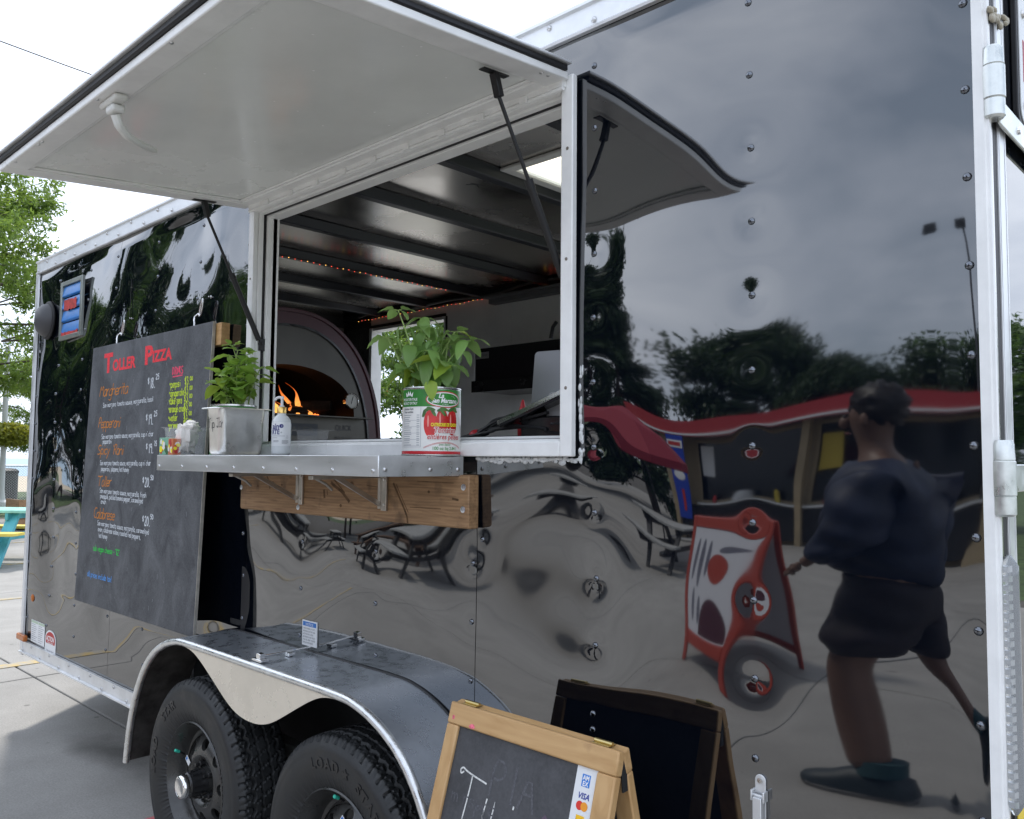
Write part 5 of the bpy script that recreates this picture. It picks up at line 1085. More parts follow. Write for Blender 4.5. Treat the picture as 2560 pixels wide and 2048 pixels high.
obj('napkin', crumple((NX+.012, NY, SZ+.058), .050, .038, .055, 3), PAPN, NAP, smooth=18); obj('napkin', crumple((NX+.030, NY+.004, SZ+.090), .036, .030, .028, 5), PAPN, NAP, smooth=18)
# small tub behind the bottle
b = MB(); shell(b, [(.080, .06, .012, 0), (.095, .068, .014, .078), (.125, .085, .012, .080), (.125, .085, .012, .0815)], -2.285, -.066, SZ); tag(obj('plastic_tub', b, mat('very_thin_plastic', (.85, .87, .88), .15, 0, 1.3, alpha=.07), smooth=40), 'small empty clear plastic tub behind the sanitizer bottle', 'plastic tub')
# little printed card boxes
def card_box(x, y, z, wx, wy, h, rz, base, cols, label):
    t = thing('card_box', label, 'card box', (x, y, z), 'small printed cartons at the shelf end', rz)
    b = MB(); b.box(-wx/2, wx/2, -wy/2, wy/2, 0, h); obj('carton', b, base, t, world=False, bevel=.0008); rs = random.Random(int(h*1e5))
    for k, m_ in enumerate(cols):
        b = MB()
        for j in range(3):
            cu, cv = rs.uniform(-wx*.36, wx*.36), rs.uniform(h*.2, h*.8); r_ = rs.uniform(.005, .010)
            b.add([(cu+r_*cos(a)*rs.uniform(.6, 1.3), -wy/2-.0004-.0002*k-.0001*j, cv+r_*1.2*sin(a)) for a in np.linspace(0, 2*pi, 10, endpoint=False)], [tuple(range(10))])
            cu, cv = rs.uniform(-wy*.3, wy*.3), rs.uniform(h*.2, h*.8); b.add([(wx/2+.0004+.0002*k+.0001*j, cu+r_*cos(a), cv+r_*sin(a)) for a in np.linspace(0, 2*pi, 10, endpoint=False)], [tuple(range(10))])
        obj('printed_shape', b, m_, t, world=False, smooth=0)
    return t
PG = mat('carton_green', (.20, .42, .30), .5); PO = mat('carton_orange', (.55, .16, .07), .5); PW_ = mat('carton_white', (.75, .73, .70), .5); DG = mat('carton_dark_green', (.05, .14, .06), .5)
card_box(-2.835, -.283, SZ, .055, .028, .058, .15, PG, (PRINTR, DG, PRINTY, PW_), 'small green printed carton at the left end of the shelf')
card_box(-2.772, -.288, SZ, .045, .026, .054, -.1, PO, (PW_, PRINTR, PRINTY), 'small orange printed carton beside the green one')

# ================================================================== INSIDE THE TRAILER
# counter under the oven
CT = thing('oven_counter', 'dark steel counter carrying the pizza oven inside the trailer', 'counter', (-3.9, .6, .5))
b = MB(); b.box(-4.75, -3.18, .10, 1.28, 1.405, 1.442); obj('counter_top', b, BLKMET, CT, bevel=.004)
for x in (-4.7, -3.25):
    for y in (.14, 1.22):
        b = MB(); b.box(x-.025, x+.025, y-.025, y+.025, .5006, 1.4045); obj('leg', b, BLKMET, CT)
OX, OY, OZ = -3.30, .475, 1.4425
OV = thing('pizza_oven', 'domed pizza oven with burgundy hood, steel front and fire burning inside', 'oven', (OX-.5, OY, OZ))
def arch(hw, hh, n_=40, e=2.25):
    P = []
    for k in range(n_+1):
        a = pi*k/n_; c, s_ = cos(a), sin(a); P.append((hw*math.copysign(abs(c)**(2/e), c), hh*abs(s_)**(2/e)))
    return P                                        # from +hw to -hw
def arch_ring(b, Po, Pi, x0, x1):
    n_ = len(Po)
    V = [(x, OY+u, OZ+v) for x in (x0, x1) for P in (Po, Pi) for (u, v) in P]
    F = []
    for i in range(n_-1):
        F += [(i, i+1, n_+i+1, n_+i), (2*n_+i, 3*n_+i, 3*n_+i+1, 2*n_+i+1), (i, 2*n_+i, 2*n_+i+1, i+1), (n_+i, n_+i+1, 3*n_+i+1, 3*n_+i)]
    return b.add(V, F)
BURG = mat('burgundy_enamel', (.045, .008, .014), .3, .1, 1.5); OSTEEL = mat('oven_steel', (.068, .065, .06), .36, 1., var=.08, vscale=6)
arch_o = arch(.497, .677); arch_m = arch(.430, .607); arch_f = arch(.425, .602)
b = MB(); arch_ring(b, arch_o, arch_m, OX, OX-.95); obj('hood', b, BURG, OV, smooth=50)
b = MB(); arch_ring(b, arch(.502, .682), arch(.483, .664), OX+.008, OX-.03); obj('hood_rim', b, BURG, OV, smooth=50, bevel=.003)
b = MB(); arch_ring(b, arch(.433, .610), arch(.423, .600), OX+.006, OX-.006); obj('trim_ring', b, BLKMET, OV, smooth=50)
MO = [(.345*cos(a), .2025+.225*sin(a)**.85) for a in np.linspace(0, pi, 41)]
b = MB(); n_ = 41; V = [(OX-.004, OY+u, OZ+v) for u, v in arch_f]+[(OX-.004, OY+u, OZ+v) for u, v in MO]
F = [(i, i+1, n_+i+1, n_+i) for i in range(n_-1)]; b.add(V, F)
k0 = len(b.v); b.add([(OX-.004, OY-.425, OZ), (OX-.004, OY+.425, OZ), (OX-.004, OY+.345, OZ+.2025), (OX-.004, OY-.345, OZ+.2025)], [(0, 1, 2, 3)])
obj('front_panel', b, OSTEEL, OV, smooth=0)
b = MB(); V = [(x, OY+u, OZ+v) for x in (OX-.004, OX-.16) for u, v in MO]; b.add(V, [(i, i+1, n_+i+1, n_+i) for i in range(n_-1)]); obj('mouth', b, mat('sooty_steel', (.005, .0045, .004), .6, .2), OV, smooth=50)
b = MB(); b.add([(OX-.85, OY-.42, OZ+.19), (OX-.85, OY+.42, OZ+.19), (OX-.85, OY+.40, OZ+.39), (OX-.85, OY, OZ+.56), (OX-.85, OY-.40, OZ+.39)], [(0, 1, 2, 3, 4)]); b.box(OX-.86, OX-.005, OY-.41, OY+.41, OZ+.183, OZ+.198)
V = [(x, OY+u*1.15, OZ+.198+(v-.2025)*1.25) for x in (OX-.17, OX-.85) for u, v in MO]; b.add(V, [(i, i+1, n_+i+1, n_+i) for i in range(n_-1)])
obj('fire_chamber', b, mat('firebrick_soot', (.005, .0045, .004), .9, var=.5, vscale=10), OV, smooth=50)
b = MB(); b.box(OX-.02, OX+.075, OY-.37, OY+.40, OZ+.196, OZ+.2025); obj('hearth_shelf', b, OSTEEL, OV, bevel=.001)
b = MB(); b.box(OX-.003, OX+.003, OY-.02, OY+.14, OZ+.110, OZ+.165); np2 = obj('name_plate', b, mat('plate_navy', (.015, .02, .03), .4), OV)
typed('ALFA', .042, lambda u, v, t: (OX+.0036, OY+.06+u, OZ+.122+v), OSTEEL, np2, align='CENTER', width=.12)
typed('QUICK', .036, lambda u, v, t: (OX-.0030, OY+.285+u, OZ+.140+v), PRINT, OV, align='CENTER', width=.09); typed('MADE IN ITALY', .016, lambda u, v, t: (OX-.0030, OY+.285+u, OZ+.100+v), PRINT, OV, align='CENTER', width=.10)
RYM = Matrix.Rotation(pi/2, 4, 'Y')
gz = OZ+.28; gy = OY+.318
b = MB(); b.lathe([(.038, -.004), (.038, .018), (.034, .022), (.032, .018)], 28, Matrix.Translation((OX, gy+.0, gz)) @ RYM); gg = obj('gauge', b, CHROME, OV)
b = MB(); b.lathe([(.032, .014), (.0005, .014)], 24, Matrix.Translation((OX, gy, gz)) @ RYM); obj('dial', b, mat('dial_face', (.45, .45, .43), .4), gg); b = MB(); b.bar((OX+.0155, gy-.004, gz-.012), (OX+.0155, gy+.006, gz+.022), .003, .001); obj('needle', b, PRINT, gg)
# flue
FLU = thing('flue_pipe', 'stainless steel flue pipe rising from the oven to the ceiling', 'flue', (OX-.30, OY-.02, OZ+.55))
b = MB(); mm = Matrix.Translation((OX-.30, OY-.04, 0)); b.lathe([(.062, 2.02), (.062, 2.08), (.070, 2.085), (.085, 2.10), (.085, 2.115), (.078, 2.12), (.078, 2.499)], 32, mm); obj('pipe', b, STEEL, FLU)
# logs and flames
LOG = mat('charred_log', (.02, .012, .008), .9, var=.6, vscale=20, bump=1)
for k, (x, y, a, l) in enumerate(((-.22, .12, .15, .40), (-.30, .20, -.3, .34), (-.20, .22, .9, .22), (-.28, .05, .1, .28))):
    b = MB(); c_ = Vector((OX+x, OY+y, OZ+.226+.03*(k == 2))); d_ = Vector((sin(a), cos(a), .05))*l/2; b.tube([c_-d_, c_-d_*.3, c_+d_*.4, c_+d_], [.026, .032, .030, .024], 9); tag(obj('fire_log', b, LOG), ('thick charred log at the front of the fire', 'charred log at the back of the oven fire', 'short charred log lying across the others', 'charred log nearest the oven wall')[k], 'log', 'logs burning in the oven')
m = bpy.data.materials.new('flame'); m.use_nodes = True; nt_ = m.node_tree; nt_.nodes.remove(nt_.nodes['Principled BSDF']); em = nt_.nodes.new('ShaderNodeEmission'); co = nt_.nodes.new('ShaderNodeTexCoord'); sx_ = nt_.nodes.new('ShaderNodeSeparateXYZ'); nt_.links.new(co.outputs['Generated'], sx_.inputs[0])
rp = nt_.nodes.new('ShaderNodeValToRGB'); e = rp.color_ramp.elements; e[0].position = 0; e[0].color = (1, .46, .10, 1); e[1].position = 1; e[1].color = (.75, .10, .015, 1); nt_.links.new(sx_.outputs[2], rp.inputs[0]); nt_.links.new(rp.outputs[0], em.inputs[0])
mr = nt_.nodes.new('ShaderNodeMapRange'); mr.inputs[3].default_value = 1.3; mr.inputs[4].default_value = .4; nt_.links.new(sx_.outputs[2], mr.inputs[0]); nt_.links.new(mr.outputs[0], em.inputs[1])
tr = nt_.nodes.new('ShaderNodeBsdfTransparent'); mx_ = nt_.nodes.new('ShaderNodeMixShader'); mx_.inputs[0].default_value = .75; nt_.links.new(tr.outputs[0], mx_.inputs[1]); nt_.links.new(em.outputs[0], mx_.inputs[2]); nt_.links.new(mx_.outputs[0], nt_.nodes['Material Output'].inputs[0]); FLAME = m
FIRE = thing('fire', 'orange flames licking up inside the oven mouth', 'fire', (OX-.24, OY+.1, OZ+.12))
rs = random.Random(4)
FL_ = [(.40, .18, .020), (.43, .175, .020), (.455, .195, .022), (.475, .12, .018), (.50, .185, .022), (.52, .10, .016), (.54, .14, .020), (.56, .08, .022), (.58, .06, .020), (.60, .085, .022), (.62, .15, .022), (.64, .16, .020), (.66, .08, .024), (.68, .06, .026), (.70, .075, .026), (.715, .045, .020), (.36, .19, .022)]
for k, (fy, h_, r0) in enumerate(FL_):
    bx_ = OX-.24+rs.uniform(-.05, .05); byy = fy+.03; ph = rs.uniform(0, 6); P = []; rr_ = []
    for i in range(14):
        t = i/13; P.append((bx_+.012*sin(ph+t*4), byy-.10*t*t*(h_/.15)+.020*sin(ph*1.7+t*6.5)*t**.5, OZ+.205+h_*t)); rr_.append(max(.0006, r0*(1-t)**.6*(1+.55*sin(t*6+ph))*(.6+.6*sin(pi*min(1, t+.2)))*.48))
    b = MB(); b.tube([Vector(p) for p in P], rr_, 8); obj('flame', b, FLAME, FIRE, smooth=80)
b = MB()
for k in range(14): b.sph((OX-.22+rs.uniform(-.06, .06), OY+.14+rs.uniform(-.14, .16), OZ+.205+rs.uniform(0, .02)), rs.uniform(.005, .010), 5)
m = mat('ember', (.3, .05, .01), .9, emit=(1, .18, .03), es=1.6); obj('embers', b, m, FIRE)
# patterned plates on the far wall corner
DP1 = mat('tread_plate_dark', (.05, .05, .055), .4, .8, bump=1.2, bscale=45); DP2 = mat('tread_plate', (.50, .49, .47), .3, 1., bump=.5, bscale=60)
def tread(x0, x1, z0, z1, m, nm, y):
    b = MB(); b.box(x0, x1, y, y+.004, z0, z1); o = obj(nm, b, m, T, smooth=0); b = MB(); k = 0; z = z0+.015
    while z < z1-.012:
        x = x0+.015+(.015 if k % 2 else 0)
        while x < x1-.012:
            b.sph((x, y, z), 1, 4, (.009, .002, .003) if (k+int(x*33)) % 2 else (.003, .002, .009)); x += .03
        z += .015; k += 1
    s_ = obj('tread_bump', b, m, o, smooth=60); s_['kind'] = 'stuff'; s_.location = (0, 0, 0); return o
tread(-5.16, -4.885, 1.5, 2.40, DP1, 'tread_plate', 2.066)
b = MB(); b.box(-5.178, -5.172, .9, 2.05, 1.5, 2.42); o = obj('tread_plate', b, DP2, T, smooth=0); b = MB()
for k in range(52):
    for j in range(30):
        y, z = .93+j*.037+(.018 if k % 2 else 0), 1.55+k*.0165; b.sph((-5.172, y, z), 1, 4, (.003, .014, .0035) if (k+j) % 2 else (.003, .0035, .014))
s_ = obj('tread_bump', b, DP2, o, smooth=60); s_['kind'] = 'stuff'; s_.location = (0, 0, 0)
# dark cornice strip, cable and fairy lights
b = MB(); b.box(-5.17, -.45, 2.045, 2.066, 2.458, 2.498); obj('cornice', b, RIBM, T, smooth=0)
CB = thing('power_cable', 'grey power cable sagging along the top of the far inner wall', 'cable', (-3.4, 2.03, 2.42))
P = [Vector((-4.95+k*.16, 2.022, 2.470+.012*sin(k*1.3)+.008*sin(k*.7))) for k in range(18)]; b = MB(); b.tube(P, .008, 8); obj('cable_run', b, mat('cable_grey', (.10, .10, .10), .5), CB)
FL = thing('fairy_lights', 'string of tiny red and yellow fairy lights along the ceiling and far wall', 'string lights', (-3.7, 1.2, 2.45))
P1 = [Vector((-3.66, .30+.036*k, 2.452+.002*sin(k*2))) for k in range(40)]; P2 = [Vector((-4.98+.04*k, 2.04, 2.452+.003*sin(k*1.1))) for k in range(62)]
b = MB(); b.tube(P1, .0022, 4); b.tube(P2, .0015, 4); obj('wire', b, BLKMAT, FL)
for nm, c, sel in (('red', (1, .10, .06), 0), ('amber', (1, .55, .12), 1)):
    b = MB()
    for k, p_ in enumerate(P1+P2):
        if (k % 3 == 1) == bool(sel): b.sph(p_+Vector((.004, 0, -.006)), .0024, 5)
    o = obj('bulbs', b, mat('bulb_'+nm, c, .4, emit=c, es=1.1), FL); o['kind'] = 'stuff'
# lamp bar, hood box, devices
LB = thing('lamp_fixture', 'long grey lamp bar fixed at the top of the far inner wall', 'lamp', (-3.2, 2.0, 2.36))
b = MB(); b.box(-3.60, -2.5, 1.96, 2.0, 2.424, 2.438); b.box(-3.60, -2.5, 2.0005, 2.060, 2.398, 2.438); obj('lamp_body', b, mat('lamp_grey', (.16, .16, .165), .45), LB, bevel=.004)
HB = thing('wall_hood', 'black and steel box with a small nameplate on the far inner wall', 'hood', (-3.1, 1.9, 1.85))
b = MB(); b.prism([(1.76, 2.085), (2.067, 2.105), (2.067, 1.84), (1.80, 1.84), (1.76, 1.90)], lambda u, v, t: (t, u, v), -3.46, -2.5); obj('hood_body', b, mat('dark_anodised', (.03, .03, .034), .22, .5), HB, bevel=.003)
b = MB(); b.box(-3.464, -3.4605, 1.775, 2.06, 1.85, 2.09); obj('end_panel', b, STEEL, HB, smooth=0); b = MB(); b.box(-3.47, -2.5, 1.744, 1.758, 1.835, 1.90); obj('lower_rail', b, BLKMET, HB)
b = MB(); b.box(-3.445, -3.345, 1.7552, 1.7585, 2.025, 2.062); hp_ = obj('name_plate', b, mat('plate_grey', (.22, .22, .22), .5), HB); typed('SPHOENIX', .020, lambda u, v, t: (-3.395+u, 1.7548, 2.036+v), PRINT, hp_, align='CENTER', width=.085)
b = MB(); b.tube([(-2.92, 1.80, 2.10), (-2.905, 1.80, 2.16), (-2.88, 1.80, 2.185)], .010, 6); tag(obj('hose_end', b, BLKMAT), 'short black hose end sticking up on top of the wall hood', 'hose')
# shelf / counter inside the opening at the right
b = MB(); b.box(-2.2, -.6, .095, .60, 1.488, 1.504); ic = tag(obj('inner_counter', b, mat('counter_dark', (.03, .03, .033), .4), bevel=.003), 'dark counter just inside the serving hatch', 'counter')
TB = thing('point_of_sale', 'grey tablet on an angled stand seen from behind inside the hatch', 'tablet stand', (-1.50, .22, 1.505))
def slab(b, c, ux, uy, w_, h_, t_):
    c, ux, uy = Vector(c), Vector(ux).normalized(), Vector(uy); uy = (uy-ux*uy.dot(ux)).normalized(); n_ = ux.cross(uy); m_ = Matrix((ux, uy, n_)).transposed().to_4x4(); m_.translation = c
    P = rrect(w_, h_, .012); b.prism(P, lambda u, v, t: tuple(m_ @ Vector((u, v, t))), -t_/2, t_/2)
    return b
b = MB(); slab(b, (-1.455, .20, 1.665), (1, .15, 0), (-.16, .10, 1), .235, .175, .008); obj('tablet_back', b, mat('space_grey', (.22, .22, .23), .38, .6), TB, bevel=.001)
b = MB(); slab(b, (-1.42, .145, 1.575), (1, .1, 0), (.1, .15, 1), .12, .11, .01); obj('card_reader', b, mat('reader_grey', (.34, .34, .35), .4), TB, bevel=.002)
KB = thing('tilted_tablet', 'black tilted screen propped up over a tangle of cables', 'screen', (-1.56, .15, 1.483))
b = MB(); slab(b, (-1.485, .16, 1.592), (1, .02, .33), (0, 1, .1), .27, .16, .016); obj('screen_body', b, mat('device_black', (.012, .012, .014), .18), KB, bevel=.002); b = MB(); slab(b, (-1.488, .0795, 1.588), (1, .02, .33), (0, .1, 1), .25, .012, .002); obj('silver_edge', b, STEEL, KB, smooth=0)
RTB = tag(obj('router_box', MB().box(-1.56, -1.33, .12, .28, 1.5046, 1.565), MATS['device_black'], bevel=.004), 'flat black router box on the inner counter', 'router')
CBL = thing('cable_tangle', 'tangle of black cables lying on the sill behind the tomato can', 'cables', (-1.65, .13, 1.483))
rs = random.Random(9)
for k in range(9):
    x0 = -1.86+rs.uniform(0, .12); P = []; a_ = rs.uniform(.015, .10)
    for i in range(12):
        t = i/11; P.append(Vector((x0+t*(.40+rs.uniform(-.03, .05)), .14+.03*sin(k+3*t)+rs.uniform(-.004, .004), 1.513+a_*sin(pi*t)**2+.06*max(0, t-.5)*(k % 3)+rs.uniform(0, .002))))
    Q = smoothline([tuple(p) for p in P], 3); b = MB(); b.tube([Vector(q) for q in Q], .0045, 6); obj('cable', b, GASKET, CBL)
REDP = mat('red_plastic', (.50, .02, .03), .35)
b = MB(); b.sph((-1.775, .16, 1.5215), .020, 10, (1.2, 1, .8)); tag(obj('red_ball', b, REDP), 'round red ball shaped stopper beside the cables inside the hatch', 'stopper')
b = MB(); b.lathe([(.014, 0), (.016, .03), (.012, .055), (.004, .075), (.001, .078)], 14, Matrix.Translation((-1.66, .235, 1.5045)) @ Matrix.Diagonal((1, 1, 1.55, 1))); tag(obj('red_nozzle', b, REDP), 'pointed red nozzle next to the tablet stand', 'nozzle')

# ================================================================== SURROUNDINGS
BARK = mat('bark', (.09, .07, .055), .9, var=.4, vscale=10, bump=.8, bscale=30)
def foliage_mat(name, c, t, k=.35):
    m = bpy.data.materials.new(name); m.use_nodes = True; nt_ = m.node_tree; p = nt_.nodes['Principled BSDF']; out = nt_.nodes['Material Output']
    g = nt_.nodes.new('ShaderNodeNewGeometry'); hs = nt_.nodes.new('ShaderNodeHueSaturation'); hs.inputs['Color'].default_value = (*c, 1)
    mr = nt_.nodes.new('ShaderNodeMapRange'); mr.inputs[3].default_value = .55; mr.inputs[4].default_value = 1.5; nt_.links.new(g.outputs['Random Per Island'], mr.inputs[0]); nt_.links.new(mr.outputs[0], hs.inputs['Value']); nt_.links.new(hs.outputs[0], p.inputs['Base Color']); p.inputs['Roughness'].default_value = .55
    tr = nt_.nodes.new('ShaderNodeBsdfTranslucent'); tr.inputs[0].default_value = (*t, 1); mx_ = nt_.nodes.new('ShaderNodeMixShader'); mx_.inputs[0].default_value = k; nt_.links.new(p.outputs[0], mx_.inputs[1]); nt_.links.new(tr.outputs[0], mx_.inputs[2]); nt_.links.new(mx_.outputs[0], out.inputs[0]); return m
F_LOC = foliage_mat('locust_leaves', (.12, .19, .035), (.26, .38, .06), .42); F_MID = foliage_mat('green_leaves', (.055, .11, .025), (.14, .24, .04)); F_DARK = foliage_mat('dark_leaves', (.028, .055, .018), (.05, .09, .02), .25)
def tree_meshes(h, r, th, leaves, lsize, mat_, seed, shape='round', droop=.0, aspect=2.2, clump=.16, base=.25):
    rs = np.random.RandomState(seed); b = MB(); tips = []
    b.tube([Vector((0, 0, 0)), Vector((rs.normal()*.1, rs.normal()*.1, h*.3)), Vector((rs.normal()*.2, rs.normal()*.2, h*.6)), Vector((rs.normal()*.2, rs.normal()*.2, h*.93))], [th, th*.75, th*.45, th*.08], 9)
    nb = int(34 if shape != 'cone' else 60)
    for k in range(nb):
        f = base+(1-base)*((k+.5)/nb)**(.9); z0 = h*f*.86
        prof = (sin(pi*min(1, (f-base)/(1-base)*.80+.2))**.7 if shape == 'round' else (1-(f-base)/(1-base))*.98+.03); L = r*prof*rs.uniform(.72, 1.08); a = k*2.399+rs.uniform(-.4, .4)
        lift = rs.uniform(.15, .6)*L if shape != 'cone' else rs.uniform(-.25, .1)*L
        p0 = Vector((0, 0, z0)); p2 = Vector((cos(a)*L, sin(a)*L, z0+lift)); p1 = p0.lerp(p2, .5)+Vector((0, 0, .1*L)); b.tube([p0, p1, p2], [th*.30, th*.16, th*.04], 5); tips += [(p1.lerp(p2, t), L) for t in np.linspace(.05, 1.05, 5)]
        if shape == 'round':
            for j in range(3):
                q0 = p0.lerp(p2, rs.uniform(.35, .8)); a2 = a+rs.uniform(-1.1, 1.1); q1 = q0+Vector((cos(a2), sin(a2), rs.uniform(-.1, .6)))*L*.45; b.tube([q0, q1], [th*.10, th*.02], 4); tips += [(q0.lerp(q1, t), L) for t in (.4, .75, 1.05)]
    tr_me = new_mesh('trunk', b, m=BARK, smooth=60)
    T_ = np.array([tuple(t[0]) for t in tips]); idx = rs.randint(0, len(T_), leaves); c = T_[idx]+rs.normal(size=(leaves, 3))*np.array([1, 1, .8])*clump*r*.55
    c[:, 2] -= droop*np.abs(rs.normal(size=leaves)); n = rs.normal(size=(leaves, 3)); n[:, 2] += .5; n /= np.linalg.norm(n, axis=1)[:, None]
    t = rs.normal(size=(leaves, 3)); t[:, 2] -= droop*2; t -= n*np.sum(t*n, 1)[:, None]; t /= np.linalg.norm(t, axis=1)[:, None]; s = np.cross(n, t); sz_ = (lsize*rs.uniform(.6, 1.3, leaves))[:, None]
    V = np.stack([c-t*sz_*aspect*.5, c+s*sz_*.5, c+t*sz_*aspect*.5, c-s*sz_*.5], 1).reshape(-1, 3)
    me = bpy.data.meshes.new('crown'); nv = len(V); me.vertices.add(nv); me.vertices.foreach_set('co', V.ravel()); me.loops.add(nv); me.loops.foreach_set('vertex_index', np.arange(nv, dtype=np.int32)); me.polygons.add(leaves); me.polygons.foreach_set('loop_start', np.arange(0, nv, 4, dtype=np.int32)); me.update(calc_edges=True); me.validate(); me.materials.append(mat_)
    return tr_me, me
def tree(name, label, meshes, x, y, rz=0., sc=1., group=None, z=-.02, scz=None):
    t = thing(name, label, 'tree', (x, y, z), group, rz); t.scale = (sc, sc, scz or sc); link('trunk', meshes[0], t); link('crown', meshes[1], t); return t
TM1 = tree_meshes(9.0, 4.2, .22, 70000, .045, F_LOC, 3, droop=.12, aspect=3.0, clump=.055, base=.22)
TM2 = tree_meshes(8.5, 3.6, .2, 42000, .10, F_MID, 5, clump=.14)
TM5 = tree_meshes(8.5, 3.3, .2, 42000, .075, foliage_mat('fresh_leaves', (.085, .15, .03), (.20, .32, .05), .4), 21, clump=.085, base=.2)
TM3 = tree_meshes(9.0, 3.3, .2, 30000, .13, F_DARK, 8, clump=.17, base=.12)
TM4 = tree_meshes(10.0, 2.3, .2, 30000, .11, F_DARK, 12, shape='cone', clump=.14, base=.06)
tree('locust_tree', 'airy light green locust tree at the left edge beyond the picnic table', TM1, -21.6, 2.0, .4, 1.0)
tree('locust_tree', 'light green tree seen through the window in the far wall of the trailer', TM5, -14.7, 12.5, 1.2, .74)
tree('broadleaf_tree', 'bushy green tree beyond the rear corner of the trailer', TM2, 4.9, 19.0, 2.2, .62)
tree('broadleaf_tree', 'small dense tree reflected in the rear door', TM3, 2.4, 21.5, .3, .5)
# far trees over the water side
tree('locust_tree', 'slim pale green tree farther along the shore at the left', TM1, -34, 9.5, 2.0, .7)
# trees behind the camera that mirror in the black paint
for k, (x, y, me, s_, lab) in enumerate((
    (-14.6, -17.5, TM4, .95, 'tall dark spruce mirrored beside the serving hatch'), (-16.2, -15.0, TM4, .82, 'shorter dark spruce mirrored left of the tall spruce'), (-10.0, -23.0, TM3, .58, 'round dark tree mirrored above the concession stand'), (-6.4, -25.0, TM3, .66, 'broad dark tree mirrored over the middle of the stand roof'),
    (-2.5, -26.0, TM3, .52, 'low dark tree mirrored near the right end of the stand'), (1.5, -24.0, TM3, .6, 'dark tree behind the right end of the concession stand'), (-19.5, -12.0, TM2, .9, 'green tree mirrored in the front half of the trailer side'), (-23.5, -10.0, TM3, .95, 'dark tree mirrored above the menu board'), (-27.5, -8.0, TM4, 1.0, 'pointed dark conifer mirrored left of the menu board'),
    (-31.0, -6.5, TM2, 1.0, 'wide green tree mirrored near the vent'), (-36.0, -5.0, TM3, 1.05, 'large dark tree mirrored at the front corner'), (-25.0, -17.0, TM3, 1.05, 'large dark tree standing far behind the picnic tables'), (-42.0, -10.0, TM2, 1.1, 'tall green tree at the far end of the row'), (-7.5, -31.0, TM2, .8, 'tall green tree behind the concession stand'), (-15.0, -27.0, TM3, .9, 'dark bushy tree behind the two spruces'))):
    tree('dark_tree' if me is not TM2 else 'broadleaf_tree', lab, me, x, y, k*1.7, s_, 'trees on the camera side')
# overhead wire
b = MB(); P = [Vector((-22+.0, 3.2+t*14, 11.25-.35*sin(pi*t)+.3*t)) for t in np.linspace(-.6, 1, 18)]; b.tube(P, .016, 5); tag(obj('overhead_wire', b, GASKET), 'thin dark wire crossing the sky at the upper left', 'wire')
# picnic tables
def picnic(name, label, x, y, rz, mt, ml, mb, group=None, L=1.8):
    t = thing(name, label, 'picnic table', (x, y, .001), group, rz)
    for k in range(5):
        b = MB(); b.box(-L/2, L/2, -.36+k*.147, -.36+k*.147+.139, .70, .738); obj('top_plank', b, mt, t, world=False, bevel=.004)
    for s_ in (-1, 1):
        for k in range(2):
            y0 = s_*.62+(k-1)*.145; b = MB(); b.box(-L/2, L/2, y0, y0+.138, .425, .463); obj('bench_plank', b, mb, t, world=False, bevel=.004)
    for sx_ in (-1, 1):
        x0 = sx_*(L/2-.30)
        for s_ in (-1, 1):
            b = MB(); b.bar((x0, s_*.22, .6985), (x0, s_*.66, .0), .045, .15, (1, 0, 0)); obj('leg', b, ml, t, world=False)
        b = MB(); b.box(x0-.062, x0-.022, -.74, .74, .335, .4245); obj('bench_rail', b, ml, t, world=False, bevel=.003); b = MB(); b.box(x0-.062, x0-.022, -.35, .35, .61, .6985); obj('top_rail', b, ml, t, world=False, bevel=.003)
    return t
TEAL = mat('turquoise_paint', (.085, .39, .46), .5, var=.15, vscale=5); MINT = mat('mint_paint', (.25, .55, .48), .45, var=.25, vscale=4); YP = mat('yellow_paint', (.70, .55, .10), .5, var=.12); DKW = mat('dark_stained_wood', (.035, .032, .030), .5, var=.3); BRNW = mat('brown_stained_wood', (.11, .062, .036), .55, var=.3); GRYW = mat('grey_plank', (.30, .30, .29), .55, var=.2)
picnic('picnic_table', 'turquoise picnic table with mint top and yellow bench at the far left', -13.28, 1.80, .764, MINT, TEAL, YP)
for k, (x, y, a, lab) in enumerate(((-6.3, -7.3, .25, 'dark picnic table nearest the concession stand sign'), (-8.3, -6.0, .5, 'dark picnic table second from the concession stand'), (-10.2, -7.6, -.2, 'brown wooden picnic table in the middle of the dark row'), (-13.0, -6.4, .3, 'dark picnic table fourth along toward the shore'), (-17.0, -6.6, .1, 'dark picnic table farthest toward the shore'))): picnic('picnic_table', lab, x, y, a, BRNW if k == 2 else GRYW, BRNW if k == 2 else DKW, BRNW if k == 2 else GRYW, 'dark picnic tables on the camera side')
